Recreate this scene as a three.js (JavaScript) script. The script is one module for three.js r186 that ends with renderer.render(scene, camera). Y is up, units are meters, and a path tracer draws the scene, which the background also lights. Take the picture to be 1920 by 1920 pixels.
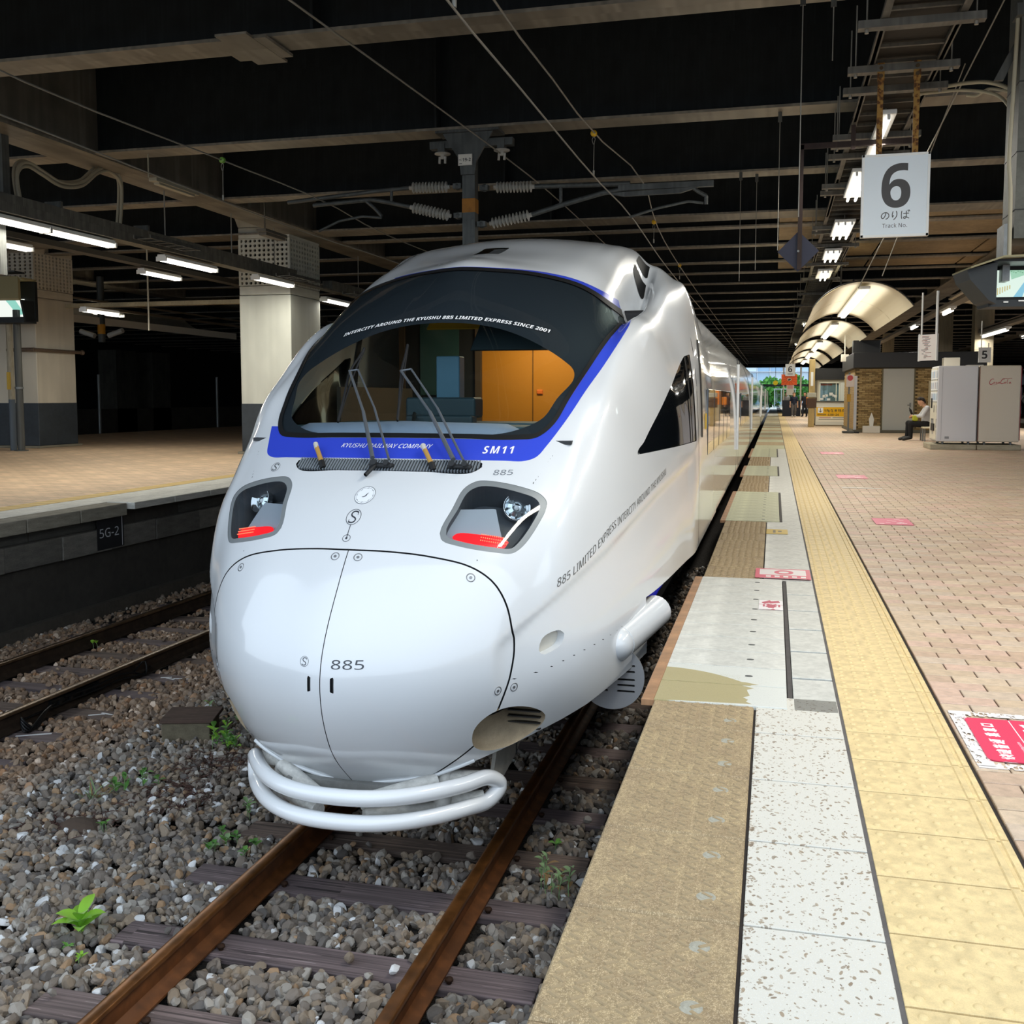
import * as THREE from 'three';
import { mergeGeometries, mergeVertices, toCreasedNormals } from 'three/addons/utils/BufferGeometryUtils.js';
import { RoundedBoxGeometry } from 'three/addons/geometries/RoundedBoxGeometry.js';
import { RectAreaLightUniformsLib } from 'three/addons/lights/RectAreaLightUniformsLib.js';
import { MarchingCubes } from 'three/addons/objects/MarchingCubes.js';

// ---------- camera, sky, exposure ----------
const scene = new THREE.Scene();
const camera = new THREE.PerspectiveCamera(2 * Math.atan(0.5) * 180 / Math.PI, 1, 0.05, 600);
camera.position.set(0, 1.3, 0);                       // eye 1.3 m above the platform (y = 0); the tracks run along -z
camera.rotation.set(-4.615 * Math.PI / 180, 14.328 * Math.PI / 180, 0, 'YXZ');
camera.setViewOffset(1920, 1920, 0, 60, 1920, 1920);
const renderer = new THREE.WebGLRenderer({ antialias: true });
renderer.toneMapping = THREE.LinearToneMapping;
renderer.toneMappingExposure = 0.95;
renderer.shadowMap.enabled = true;
RectAreaLightUniformsLib.init();
scene.background = new THREE.Color().setRGB(1.62, 1.88, 2.16);   // even overcast sky, seen and lighting only through the open ends
scene.environment = null;
const TUBE = 44, TUBE_GLOW = 3.0;                     // fluorescent tubes: light and visible glow

// ---------- helpers ----------
let seedState = 7;
const rnd = () => { seedState = (seedState + 0x6d2b79f5) | 0; let t = Math.imul(seedState ^ (seedState >>> 15), 1 | seedState); t = (t + Math.imul(t ^ (t >>> 7), 61 | t)) ^ t; return ((t ^ (t >>> 14)) >>> 0) / 4294967296; };
const reseed = (n) => { seedState = n; };
const rr = (a, b) => a + (b - a) * rnd();
const V3 = (x, y, z) => new THREE.Vector3(x, y, z);
const V2 = (x, y) => new THREE.Vector2(x, y);
const PI = Math.PI;
const names = new Map();
const numbered = (n) => { const k = names.get(n) ?? 0; names.set(n, k + 1); return k ? n + '_' + String(k).padStart(3, '0') : n; };
function thing(name, label, category, p = [0, 0, 0], turn = 0, group) {
  const o = new THREE.Group(); o.name = numbered(name); scene.add(o);
  o.position.set(...p); o.rotation.y = turn; o.userData = { label, category };
  if (group) o.userData.group = group;
  return o;
}
function struct(name, p = [0, 0, 0]) { const o = new THREE.Group(); o.name = numbered(name); o.position.set(...p); o.userData.kind = 'structure'; scene.add(o); return o; }
function part(name, geo, mat, parent, label) {
  const g = Array.isArray(geo) ? merge(geo) : geo;
  const m = new THREE.Mesh(g, mat); m.castShadow = m.receiveShadow = true;
  if (parent && parent !== scene) {
    let k = parent.children.filter((c) => c.userData.base === name).length;
    m.userData.base = name; m.name = k ? name + '_' + String(k).padStart(3, '0') : name; parent.add(m);
  } else { m.name = numbered(name); scene.add(m); }
  if (label) m.userData.label = label;
  return m;
}
function solo(name, geo, mat, label, category, group) { const m = part(name, geo, mat, scene); m.userData.label = label; m.userData.category = category; if (group) m.userData.group = group; return m; }
function stuff(m) { m.userData.kind = 'stuff'; return m; }
function dup(root, p, label, turn) { const r = root.clone(); r.name = numbered(root.name.replace(/_\d{3}$/, '')); r.userData = { ...root.userData }; if (label) r.userData.label = label; r.position.set(...p); if (turn !== undefined) r.rotation.y = turn; scene.add(r); return r; }
function clean(g) { g = g.index ? g.toNonIndexed() : g; for (const k of Object.keys(g.attributes)) if (!['position', 'normal', 'uv'].includes(k)) g.deleteAttribute(k); if (!g.attributes.uv) g.setAttribute('uv', new THREE.BufferAttribute(new Float32Array(g.attributes.position.count * 2), 2)); if (!g.attributes.normal) g.computeVertexNormals(); g.morphAttributes = {}; g.clearGroups(); return g; }
const merge = (list) => list.length === 1 ? list[0] : mergeGeometries(list.map(clean), false);
// boxes carry uv in metres
function box(w, h, d, x = 0, y = 0, z = 0) {
  const g = new THREE.BoxGeometry(w, h, d), n = g.attributes.normal, u = g.attributes.uv, p = g.attributes.position;
  for (let i = 0; i < u.count; i++) {
    const ax = Math.abs(n.getX(i)), ay = Math.abs(n.getY(i));
    if (ax > .5) u.setXY(i, p.getZ(i) + z, p.getY(i) + y); else if (ay > .5) u.setXY(i, p.getX(i) + x, p.getZ(i) + z); else u.setXY(i, p.getX(i) + x, p.getY(i) + y);
  }
  return g.translate(x, y, z);
}
const span = (x0, x1, y0, y1, z0, z1) => box(Math.abs(x1 - x0), Math.abs(y1 - y0), Math.abs(z1 - z0), (x0 + x1) / 2, (y0 + y1) / 2, (z0 + z1) / 2);
const rbox = (w, h, d, r = .01, x = 0, y = 0, z = 0, s = 2) => new RoundedBoxGeometry(w, h, d, s, Math.min(r, w / 2.01, h / 2.01, d / 2.01)).translate(x, y, z);
// chamfered slab of top size w x d, top at y = 0
function slabGeo(w, d, h, c = .004) {
  const s = [[w / 2, d / 2, -h], [w / 2, d / 2, -c], [w / 2 - c, d / 2 - c, 0]], pos = [], uv = [];
  const ring = s.map(([a, b, y]) => [[-a, y, -b], [a, y, -b], [a, y, b], [-a, y, b]]);
  const quad = (a, b, c2, d2) => { for (const v of [a, b, c2, a, c2, d2]) { pos.push(...v); uv.push(v[0], v[2]); } };
  for (let k = 0; k < 2; k++) for (let i = 0; i < 4; i++) { const j = (i + 1) % 4; quad(ring[k][j], ring[k][i], ring[k + 1][i], ring[k + 1][j]); }
  quad(ring[2][3], ring[2][2], ring[2][1], ring[2][0]);
  const g = new THREE.BufferGeometry(); g.setAttribute('position', new THREE.Float32BufferAttribute(pos, 3)); g.setAttribute('uv', new THREE.Float32BufferAttribute(uv, 2)); g.computeVertexNormals(); return g;
}
function rod(a, b, r, seg = 8, r2 = r) { const A = V3(...a), B = V3(...b), d = B.clone().sub(A), g = new THREE.CylinderGeometry(r2, r, d.length(), seg); g.applyQuaternion(new THREE.Quaternion().setFromUnitVectors(V3(0, 1, 0), d.clone().normalize())); return g.translate(...A.add(B).multiplyScalar(.5).toArray()); }
function bar(a, b, w, h) { const A = V3(...a), B = V3(...b), d = B.clone().sub(A), g = box(w, h, d.length()); const m = new THREE.Matrix4().lookAt(V3(0, 0, 0), d, Math.abs(d.clone().normalize().y) > .98 ? V3(0, 0, 1) : V3(0, 1, 0)); g.applyMatrix4(m); return g.translate(...A.add(B).multiplyScalar(.5).toArray()); }
function tube(pts, r, seg = 40, rad = 8, tension = .5, closed = false) { return new THREE.TubeGeometry(new THREE.CatmullRomCurve3(pts.map((p) => V3(...p)), closed, 'catmullrom', tension), seg, r, rad, closed); }
const poly = (pts) => new THREE.Shape(pts.map(([x, y]) => V2(x, y)));
const prism = (pts, depth, bevel = 0) => new THREE.ExtrudeGeometry(poly(pts), { depth, bevelEnabled: bevel > 0, bevelSize: bevel, bevelThickness: bevel, bevelSegments: 2 });
const lathe = (pts, seg = 24) => new THREE.LatheGeometry(pts.map(([x, y]) => V2(x, y)), seg);
// ---------- textures ----------
const hash2 = (x, y, s) => { let h = Math.imul(x | 0, 374761393) + Math.imul(y | 0, 668265263) + Math.imul(s, 1274126177); h = Math.imul(h ^ (h >>> 13), 1274126177); return ((h ^ (h >>> 16)) >>> 0) / 4294967296; };
function vnoise(x, y, per, s) { const xi = Math.floor(x), yi = Math.floor(y), fx = x - xi, fy = y - yi, w = (i) => ((i % per) + per) % per, sx = fx * fx * (3 - 2 * fx), sy = fy * fy * (3 - 2 * fy); const a = hash2(w(xi), w(yi), s), b = hash2(w(xi + 1), w(yi), s), c = hash2(w(xi), w(yi + 1), s), d = hash2(w(xi + 1), w(yi + 1), s); return a + (b - a) * sx + (c - a) * sy + (a - b - c + d) * sx * sy; }
const fbm = (u, v, per, oct, s) => { let t = 0, a = .5; for (let i = 0; i < oct; i++) { t += a * vnoise(u * per, v * per, per, s + i * 17); per *= 2; a *= .5; } return t / (1 - Math.pow(.5, oct)); };
function tex(n, f, { srgb = true, rx = 1, ry = 1, w = n } = {}) {
  const data = new Uint8Array(w * n * 4);
  for (let y = 0; y < n; y++) for (let x = 0; x < w; x++) { const c = f(x / w, y / n, x, y), o = (y * w + x) * 4; if (typeof c === 'number') data[o] = data[o + 1] = data[o + 2] = Math.max(0, Math.min(255, c * 255)); else for (let k = 0; k < 3; k++) data[o + k] = Math.max(0, Math.min(255, c[k] * 255)); data[o + 3] = 255; }
  const t = new THREE.DataTexture(data, w, n); t.magFilter = t.minFilter = THREE.LinearFilter; t.wrapS = t.wrapT = THREE.RepeatWrapping; if (srgb) t.colorSpace = THREE.SRGBColorSpace; t.repeat.set(rx, ry); t.needsUpdate = true; return t;
}
function canvasTex(w, h, draw) { const c = document.createElement('canvas'); c.width = w; c.height = h; const g = c.getContext('2d'); draw(g, w, h); const t = new THREE.CanvasTexture(c); t.colorSpace = THREE.SRGBColorSpace; t.magFilter = THREE.LinearFilter; return t; }
const lerp3 = (a, b, t) => [a[0] + (b[0] - a[0]) * t, a[1] + (b[1] - a[1]) * t, a[2] + (b[2] - a[2]) * t];
const clamp01 = (x) => Math.max(0, Math.min(1, x));
const std = (color, roughness = .6, metalness = 0, more = {}) => new THREE.MeshStandardMaterial({ color, roughness, metalness, ...more });
const phys = (color, roughness, more = {}) => new THREE.MeshPhysicalMaterial({ color, roughness, ...more });
const withRepeat = (t, r) => { const c = t.clone(); c.repeat.set(r, r); c.needsUpdate = true; return c; };
// grain textures (grey, multiply a material's colour), 1 repeat = 1 m
const grainT = tex(256, (u, v, x, y) => .80 + .2 * fbm(u, v, 16, 4, 3) + .06 * (hash2(x, y, 5) - .5));
const concreteT = tex(512, (u, v, x, y) => { const a = fbm(u, v, 4, 5, 11), b = fbm(u, v, 32, 3, 23); let k = .72 + .26 * a + .14 * (b - .5) + .07 * (hash2(x, y, 9) - .5); return [k, k * .985, k * .955]; });
const streakT = tex(256, (u, v, x, y) => { const a = vnoise(u * 48, v * 3, 48, 31), b = vnoise(u * 12, v * 2, 12, 37); return .62 + .3 * a * b + .2 * fbm(u, v, 8, 3, 5); });
const bumpT = tex(256, (u, v, x, y) => fbm(u, v, 24, 4, 77), { srgb: false });
const M = {
  dark: std(0x0b0c0d, .7), black: std(0x050506, .5), rubber: std(0x15161a, .65),
  galv: std(0x8d9090, .5, .55, { map: grainT }), galvDull: std(0x6c6d69, .65, .2, { map: streakT }), steelDark: std(0x2a2a2b, .6, .3),
  whitePaint: std(0xe8e9e6, .45), offWhite: std(0xdad6c8, .6), chrome: std(0xd8dadc, .15, 1), cable: std(0x2e2f31, .6), wire: std(0x8a8a84, .5, .5), beigePipe: std(0xb3ab93, .55),
};
function lampTube(name, parent, len, r = .016) { // a fluorescent tube along z, centre at its origin
  const m = part(name, rod([0, 0, -len / 2], [0, 0, len / 2], r, 10), tubeMat, parent); m.castShadow = false; return m;
}
const tubeMat = new THREE.MeshStandardMaterial({ name: 'lit fluorescent tube', color: 0xffffff, roughness: .4, emissive: new THREE.Color(1, .97, .88), emissiveIntensity: TUBE_GLOW });
function areaLight(parent, w, h, power, color, pos, look) { const l = new THREE.RectAreaLight(color, power, w, h); l.name = 'lamp_light'; parent.add(l); l.position.set(...pos); l.lookAt(V3(...look).add(parent.getWorldPosition(V3(0, 0, 0)))); return l; }
// ================= SETTING: ground, platforms, roof, walls =================
{
  const g = struct('floor');                          // compacted bed below ballast and platforms, also outside the open ends
  part('track_bed', span(-70, 60, -2.6, -1.36, 70, -260), std(0x4a443e, 1, 0, { map: withRepeat(concreteT, .5) }), g);
}
const brickTones = [[.70, .53, .37], [.76, .585, .42], [.66, .47, .34], [.72, .565, .43], [.76, .53, .41]];
const brickMat = brickTones.map((c) => { const m = std(0xffffff, .62, 0, { map: withRepeat(grainT, 2) }); m.color.setRGB(...c); return m; });
const jointMat = std(0x3b3431, .95, 0, { map: grainT });
const paleTex = tex(512, (u, v, x, y) => { const a = fbm(u, v, 6, 5, 41), b = fbm(u, v, 40, 3, 43); let k = .78 + .16 * a + .12 * (b - .5) + .05 * (hash2(x, y, 6) - .5); return [k, k, k * .985]; });
// inner slabs: pale concrete with brown drip spots, denser to one side
const spotTex = canvasTex(1024, 1024, (g, w, h) => {
  reseed(91); g.fillStyle = '#e3ded2'; g.fillRect(0, 0, w, h);
  for (let i = 0; i < 22000; i++) { const k = 205 + 45 * rnd() | 0; g.fillStyle = `rgba(${k},${k},${k - 4},.5)`; g.fillRect(rnd() * w, rnd() * h, 3, 3); }
  for (let i = 0; i < 900; i++) { const x = Math.pow(rnd(), 1.7) * w, y = rnd() * h, s = 2 + 9 * Math.pow(rnd(), 2.2), k = rnd(); g.fillStyle = `rgba(${120 + 40 * k | 0},${103 + 34 * k | 0},${84 + 26 * k | 0},${.4 + .4 * rnd()})`; g.beginPath(); g.ellipse(x, y, s * (1 + rnd()), s * .8, rnd() * 3, 0, 7); g.fill(); }
});
spotTex.wrapS = spotTex.wrapT = THREE.RepeatWrapping;
const treadTex = tex(512, (u, v, x, y) => { const a = fbm(u, v, 5, 4, 141), b = fbm(u, v, 64, 2, 47), s = hash2(x >> 1, y >> 1, 3) > .8 ? .16 : 0; const c = lerp3([.56, .49, .40], [.71, .64, .51], a); return c.map((k) => k * (.88 + .26 * b) + s); });
const M2 = {
  tread: std(0xf2ece0, .8, 0, { map: withRepeat(treadTex, 2) }), spot: std(0xf0f0f0, .75, 0, { map: spotTex }), pale: std(0xf0eee8, .6, 0, { map: withRepeat(paleTex, 1) }), board: std(0xf2f1ec, .42, 0, { map: withRepeat(paleTex, 1.3) }),
  green: std(0xd6d5b4, .5, 0, { map: withRepeat(paleTex, 1.3) }), yellow: std(0xffffff, .62, 0, { map: withRepeat(grainT, 2.2) }), copper: std(0xd0a078, .55, .1, { map: withRepeat(concreteT, 1) }),
};
M2.yellow.color.setRGB(.93, .71, .36);
const platform = struct('floor');                     // the platform of track 6
platform.name = 'platform_floor';
const XE = -.478;
part('platform_body', span(XE + .10, 10.4, -1.5, -.075, 9, -170), std(0x57544f, .9, 0, { map: withRepeat(concreteT, .6) }), platform);
part('mortar_bed', span(XE + .01, 10.2, -.09, -.012, 9, -170), jointMat, platform);
// raised tread pattern: short bars in two directions
function treadGeo(w, d, seed) {
  reseed(seed); const list = [slabGeo(w, d, .07, .006)], pitch = .052;
  const lz = new THREE.BoxGeometry(.037, .005, .0115, 1, 1, 1); { const p = lz.attributes.position; for (let i = 0; i < p.count; i++) if (p.getY(i) > 0) { p.setX(i, p.getX(i) * .86); p.setZ(i, p.getZ(i) * .6); } lz.computeVertexNormals(); }
  const nx = Math.floor((w - .05) / pitch), nz = Math.floor((d - .02) / (pitch * .60));
  for (let i = 0; i < nx; i++) for (let j = 0; j < nz; j++) {
    const b = lz.clone(); b.rotateY(((i + j) % 2 ? 1 : -1) * .66 + rr(-.05, .05)); b.translate(-w / 2 + .05 + (i + .5) * (w - .06) / nx, .0018 + rr(-.0006, .0004), -d / 2 + .015 + (j + .5) * (d - .03) / nz); list.push(b);
  }
  return merge(list);
}
const boltDisc = lathe([[0, .002], [.024, .0018], [.028, -.002]], 14);
{
  const A = [treadGeo(.418, .4965, 5), treadGeo(.418, .4965, 6)], inner = [0, 1].map((k) => { const g = slabGeo(.333, .494, .07, .0018), u = g.attributes.uv; for (let i = 0; i < u.count; i++) u.setXY(i, (u.getX(i) + .17) / .42 * .8, u.getY(i) * 1.6 + k * .37); return g; });
  const plain = [0, 1].map(() => slabGeo(.333, .494, .07, .002)), bd = slabGeo(.555, .304, .05, .0015), bdi = slabGeo(.178, .492, .06, .002), cop = slabGeo(.056, .308, .03, .004);
  const discMat = std(0xb8b4a4, .8, 0, { map: grainT });
  const tread = (z, k, near) => {
    const s = part('tread_slab', A[k % 2], M2.tread, platform); s.position.set(XE + .211, 0, z); s.rotation.y = k % 3 === 1 ? PI : 0;
    if (near) for (const q of [-.12, .13]) { const d = part('filled_bolt_hole', boltDisc, discMat, s); d.position.set((s.rotation.y ? -1 : 1) * .12, 0, (s.rotation.y ? -1 : 1) * q); }
    const n = part('inner_slab', near ? inner[k % 2] : plain[k % 2], near ? M2.spot : M2.pale, platform); n.position.set(.118, 0, z); if (near && k % 4 > 1) n.rotation.y = 0;
  };
  for (let k = 0; k < 12; k++) tread(1.3 - k * .503 + .001 - .03, k, true);      // the last one ends at z = -4.33
  // boards with a copper coloured nose
  const wet = canvasTex(512, 512, (g, w, h) => { reseed(4); g.fillStyle = '#dfe0dc'; g.fillRect(0, 0, w, h); for (let i = 0; i < 9000; i++) { const k = 180 + 60 * rnd() | 0; g.fillStyle = `rgba(${k},${k},${k},.35)`; g.fillRect(rnd() * w, rnd() * h, 3, 2); } g.fillStyle = '#b3a67c'; g.beginPath(); g.moveTo(0, 60); g.bezierCurveTo(120, 70, 220, 110, 330, 215); for (let i = 0; i < 12; i++) g.lineTo(330 + 45 * rnd() + (i % 2 ? 25 : 0), 215 + i * 25); g.lineTo(0, 512); g.fill(); for (let i = 0; i < 5000; i++) { g.fillStyle = `rgba(${rnd() > .5 ? '190,180,140' : '140,130,95'},.35)`; g.fillRect(rnd() * 320, 120 + rnd() * 390, 2, 2); } });
  const wetM = std(0xf4f4f0, .45, 0, { map: wet });
  function boards(z0, n, mat, first, gap = true) {
    for (let k = 0; k < n; k++) {
      const z = z0 - .1565 - k * .313; let g = bd;
      if (first && k < 2) { g = bd.clone(); const u = g.attributes.uv, p = g.attributes.position; for (let q = 0; q < u.count; q++) u.setXY(q, p.getX(q) / .56 + .5, (z0 - (p.getZ(q) + z)) / .626); }
      const b = part('edge_board', g, first && k < 2 ? wetM : mat, platform); b.position.set(XE + .2785, .006, z);
      const c = part('edge_nosing', cop, M2.copper, platform); c.position.set(XE - .026, .005, z);
      if (!first || k) { const s = part('screw_cap', boltDisc, M.galvDull, b); s.position.set(.11, .0005, 0); s.scale.set(.7, 1, .45); }
    }
    const len = n * .313;
    part('joint_strip', span(.083, .103, -.05, -.004, z0, z0 - len), std(0x5d5856, .9, 0, { map: grainT }), platform);
    for (let k = 0; k < Math.round(len / .505); k++) { const b = part('inner_slab', bdi, M2.pale, platform); b.position.set(.195, 0, z0 - .25 - k * (len / Math.round(len / .505))); }
  }
  boards(-4.335, 10, M2.board, true);
  let z = -7.465, k = 12;
  for (let i = 0; i < 7; i++, k++) { tread(z - .2515, k, false); z -= .503; }
  boards(z, 11, M2.green, false); z -= 11 * .313;
  for (let i = 0; i < 6; i++, k++) { tread(z - .2515, k, false); z -= .503; }
  boards(z, 8, M2.green, false); z -= 8 * .313;
  for (let i = 0; i < 6; i++, k++) { tread(z - .2515, k, false); z -= .503; }
  boards(z, 12, M2.green, false); z -= 12 * .313;
  const zEnd = z;
  for (let n = 0; n < 24; n++) { const q = part('edge_slab', slabGeo(.76, 1.98, .07, .006), n % 2 ? M2.tread : M2.green, platform); q.position.set(XE + .38, 0, zEnd - 1 - n * 2); }
  part('edge_band', span(XE, .28, -.07, 0, zEnd - 48, -170), M2.pale, platform);
  part('gutter_strip', span(.283, .297, -.06, -.003, 3, -170), std(0x6d6866, .9, 0, { map: grainT }), platform);
}
{ // yellow tactile blocks with 5 x 5 domes and two inner bars
  const list = [slabGeo(.398, .3035, .05, .0016)];
  const dome = lathe([[0, .0052], [.006, .0049], [.0095, .0032], [.0125, 0]], 12);
  for (let i = 0; i < 5; i++) for (let j = 0; j < 5; j++) list.push(dome.clone().translate(-.2 + .034 + i * .0597, 0, -.154 + .032 + j * .061));
  for (const x of [.349 - .2, .385 - .2]) { const b = box(.026, .005, .30, x, .0024, 0), p = b.attributes.position; for (let i = 0; i < p.count; i++) if (p.getY(i) > .003) p.setX(i, x + (p.getX(i) - x) * .7); b.computeVertexNormals(); list.push(b); }
  const g = merge(list);
  for (let k = 0; k < 72; k++) { const b = part('tactile_block', g, M2.yellow, platform); b.position.set(.496, 0, .10 - k * .312); }
  const far = slabGeo(.398, 1.24, .05, .004), fl = [far]; for (let i = 0; i < 5; i++) fl.push(box(.022, .006, 1.2, -.2 + .034 + i * .0597, .002, 0)); const fg = merge(fl);
  for (let k = 0; k < 60; k++) { const b = part('tactile_strip', fg, M2.yellow, platform); b.position.set(.496, 0, .10 - 71.5 * .312 - .624 - k * 1.248); }
}
{ // brick pavers, running bond across the platform
  const g = slabGeo(.2285, .1105, .045, .0025), half = slabGeo(.111, .1105, .045, .0025);
  const items = []; const X0 = .712;
  for (let r = 0; r < 290; r++) {
    const z = -3.846 + 24 * .1165 - r * .1165; if (z > .6) continue; const d = -z, xmax = Math.min(9.9, .36 * d + 1.2);
    const off = r % 2 ? 0 : .1165;
    if (off) items.push([X0 + .0555, z, 1]);
    for (let x = X0 + off; x + .23 < xmax; x += .235) items.push([x + .1145, z, 0]);
  }
  const seen = (x, z) => { const d = -z * .969 + x * .247; return d > .9 && (x * .969 + -z * -.2475) / d < .56 && 1.3 / d < .62; };
  items.sort((a, b) => (seen(b[0], b[1]) - seen(a[0], a[1])) || b[1] - a[1]);
  reseed(17);
  const rest = [];
  items.forEach(([x, z, h], i) => {
    const y = rr(-.0025, .0005), t = Math.min(4, Math.floor(Math.pow(rnd(), 1.1) * 5));
    if (i < 300) { const b = part('paving_brick', h ? half : g, brickMat[t], platform); b.position.set(x, y, z); } else rest.push([x, y, z, t, h]);
  });
  const im = new THREE.InstancedMesh(g, std(0xffffff, .62, 0, { map: withRepeat(grainT, 2) }), rest.length), m4 = new THREE.Matrix4(), c = new THREE.Color();
  rest.forEach(([x, y, z, t, h], i) => { im.setMatrixAt(i, m4.makeScale(h ? .48 : 1, 1, 1).setPosition(x, y, z)); const k = rr(.92, 1.06); im.setColorAt(i, c.setRGB(...brickTones[t].map((v) => v * k))); });
  im.name = 'paving_bricks_beyond'; stuff(im); im.receiveShadow = im.castShadow = true; platform.add(im);
  // beyond, and outside the view, one bed whose grain shows the courses
  const farT = tex(512, (u, v, x, y) => { const row = Math.floor(v * 8), bx = (u * 4 + (row % 2) * .5) % 1, by = (v * 8) % 1, id = hash2(Math.floor(u * 4 + (row % 2) * .5) % 4, row, 8); if (bx < .03 || by < .06) return [.42, .36, .33]; return [.84 + .08 * id, .735 + .07 * id, .62 + .06 * id]; }, { rx: 1 / .94, ry: 1 / .932 });
  const bed = std(0xffffff, .62, 0, { map: farT });
  part('brick_paving_far', [span(.70, 10.2, -.05, -.003, -30.97, -170)], bed, platform);
  part('brick_paving_side', [span(.70, 10.2, -.05, -.004, .4, 9)], bed, platform);
}
// ---------- left platform ----------
const platL = struct('floor'); platL.name = 'far_platform_floor';
{
  const XL = -7.72, XR = -23.5;
  part('platform_body', span(XL - .16, XR, -1.5, -.06, 9, -140), std(0x4a4743, .95, 0, { map: withRepeat(concreteT, .5) }), platL);
  const courseT = tex(512, (u, v, x, y) => { const row = Math.floor(v * 8), id = hash2(Math.floor(u * 4 + (row % 2) * .5) % 4, row, 8), by = (v * 8) % 1, bx = (u * 4 + (row % 2) * .5) % 1, k = .86 + .12 * fbm(u, v, 4, 4, 5); if (bx < .03 || by < .06) return [.5 * k, .41 * k, .34 * k]; return [(.86 + .1 * id) * k, (.74 + .08 * id) * k, (.61 + .06 * id) * k]; }, { rx: 1 / .94, ry: 1 / .932 });
  part('brick_paving', span(XL - 1.13, XR, -.06, 0, 9, -140), std(0xffffff, .65, 0, { map: courseT }), platL);
  const yl = tex(128, (u, v, x, y) => (Math.floor(v * 6) % 2 ? [.80, .66, .36] : [.86, .74, .45]), { ry: 1.6 });
  part('tactile_strip', span(XL - .83, XL - 1.12, -.06, .004, 9, -140), std(0xffffff, .65, 0, { map: yl }), platL);
  part('edge_apron', span(XL - .30, XL - .82, -.06, .002, 9, -140), M2.pale, platL);
  // coping stones, ashlar course and the recessed wall below
  reseed(33);
  const stoneM = [.78, .62, .9].map((k) => std(new THREE.Color().setRGB(.30 * k, .29 * k, .27 * k), .95, 0, { map: withRepeat(concreteT, 1.6), bumpMap: withRepeat(bumpT, 3), bumpScale: .004 }));
  let z = -6.6; for (let i = 0; z > -26; i++) { const l = z > -11.2 && z < -8 ? .88 : rr(.78, .95); const wide = z - l < -11.35; const s = part('coping_stone', rbox(.40, wide ? .085 : .15, l - .015, .01, XL - (wide ? .10 : .20) , wide ? -.035 : -.075, z - l / 2), wide ? M2.pale : std(0xaaa69b, .9, 0, { map: withRepeat(concreteT, 1.4) }), platL); z -= l; }
  z = -6; for (let i = 0; z > -26; i++) { const l = rr(.5, 1.1); part('ashlar_stone', rbox(.2, .27, l - .014, .012, XL - .19 + rr(-.012, .012), -.42, z - l / 2), stoneM[i % 3], platL); z -= l; }
  z = -6; for (let i = 0; z > -26; i++) { const l = rr(.9, 1.6); part('packing_stone', rbox(.16, .13, l - .02, .012, XL - .24 + rr(-.015, .015), -.215, z - l / 2), std(new THREE.Color().setRGB(.10, .1, .095), .95, 0, { map: withRepeat(concreteT, 2) }), platL); z -= l; }
  const soot = tex(512, (u, v, x, y) => { const a = fbm(u, v, 5, 5, 61), s = vnoise(u * 40, v * 2, 40, 63); const k = .30 + .5 * a + .28 * s * a; return [k * .96, k * .98, k]; }, { rx: .45, ry: .6 });
  const wallM = std(0x6f7072, .95, 0, { map: soot });
  const panels = [-5, -8.3, -10.0, -11.05, -13.2, -15.4, -17.6, -20, -24];
  for (let i = 0; i < panels.length - 1; i++) part('wall_panel', rbox(.1, .74, panels[i] - panels[i + 1] - .012, .008, XL - .42, -.92, (panels[i] + panels[i + 1]) / 2), wallM, platL);
  part('wall_rest', span(XL - .37, XL - .5, -1.4, -.55, -24, -140), wallM, platL);
  part('kerb_beam', span(XL - .05, XL - .28, -1.36, -1.18, 9, -30), std(0x5b554e, .95, 0, { map: withRepeat(concreteT, 1.2) }), platL);
  for (const y of [-.70, -.93]) part('wall_rail', [span(XL - .30, XL - .36, y - .035, y + .035, 9, -10.3), span(XL - .24, XL - .31, y + .028, y + .036, 9, -10.3)], std(0x6d675d, .6, .3, { map: streakT }), platL);
  const pipe = part('drain_pipe', tube([[XL - .3, -.5, -10.42], [XL - .3, -.8, -10.42], [XL - .31, -1.0, -10.36], [XL - .28, -1.25, -10.2]], .03, 24), M.steelDark, platL);
  part('drain_outlet', [lathe([[.055, 0], [.085, 0], [.085, .05], [.055, .05], [.055, 0]], 18).rotateZ(PI / 2).translate(XL - .33, -1.06, -8.32), new THREE.CircleGeometry(.056, 18).rotateY(PI / 2).translate(XL - .345, -1.06, -8.32)], M.black, platL);
  const num = canvasTex(256, 256, (g) => { g.fillStyle = '#15161a'; g.fillRect(0, 0, 256, 256); g.strokeStyle = '#c9ccd0'; g.fillStyle = '#c9ccd0'; g.font = '92px sans-serif'; g.setTransform(1, 0, 0, 1, 0, 0); g.fillText('5G-2', 18, 168); g.fillRect(236, 10, 7, 240); });
  part('painted_number', new THREE.PlaneGeometry(.52, .42).rotateY(PI / 2).translate(XL - .075, -.32, -10.78), std(0xffffff, .8, 0, { map: num }), platL, 'black patch with painted number 5G-2');
}
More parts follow.
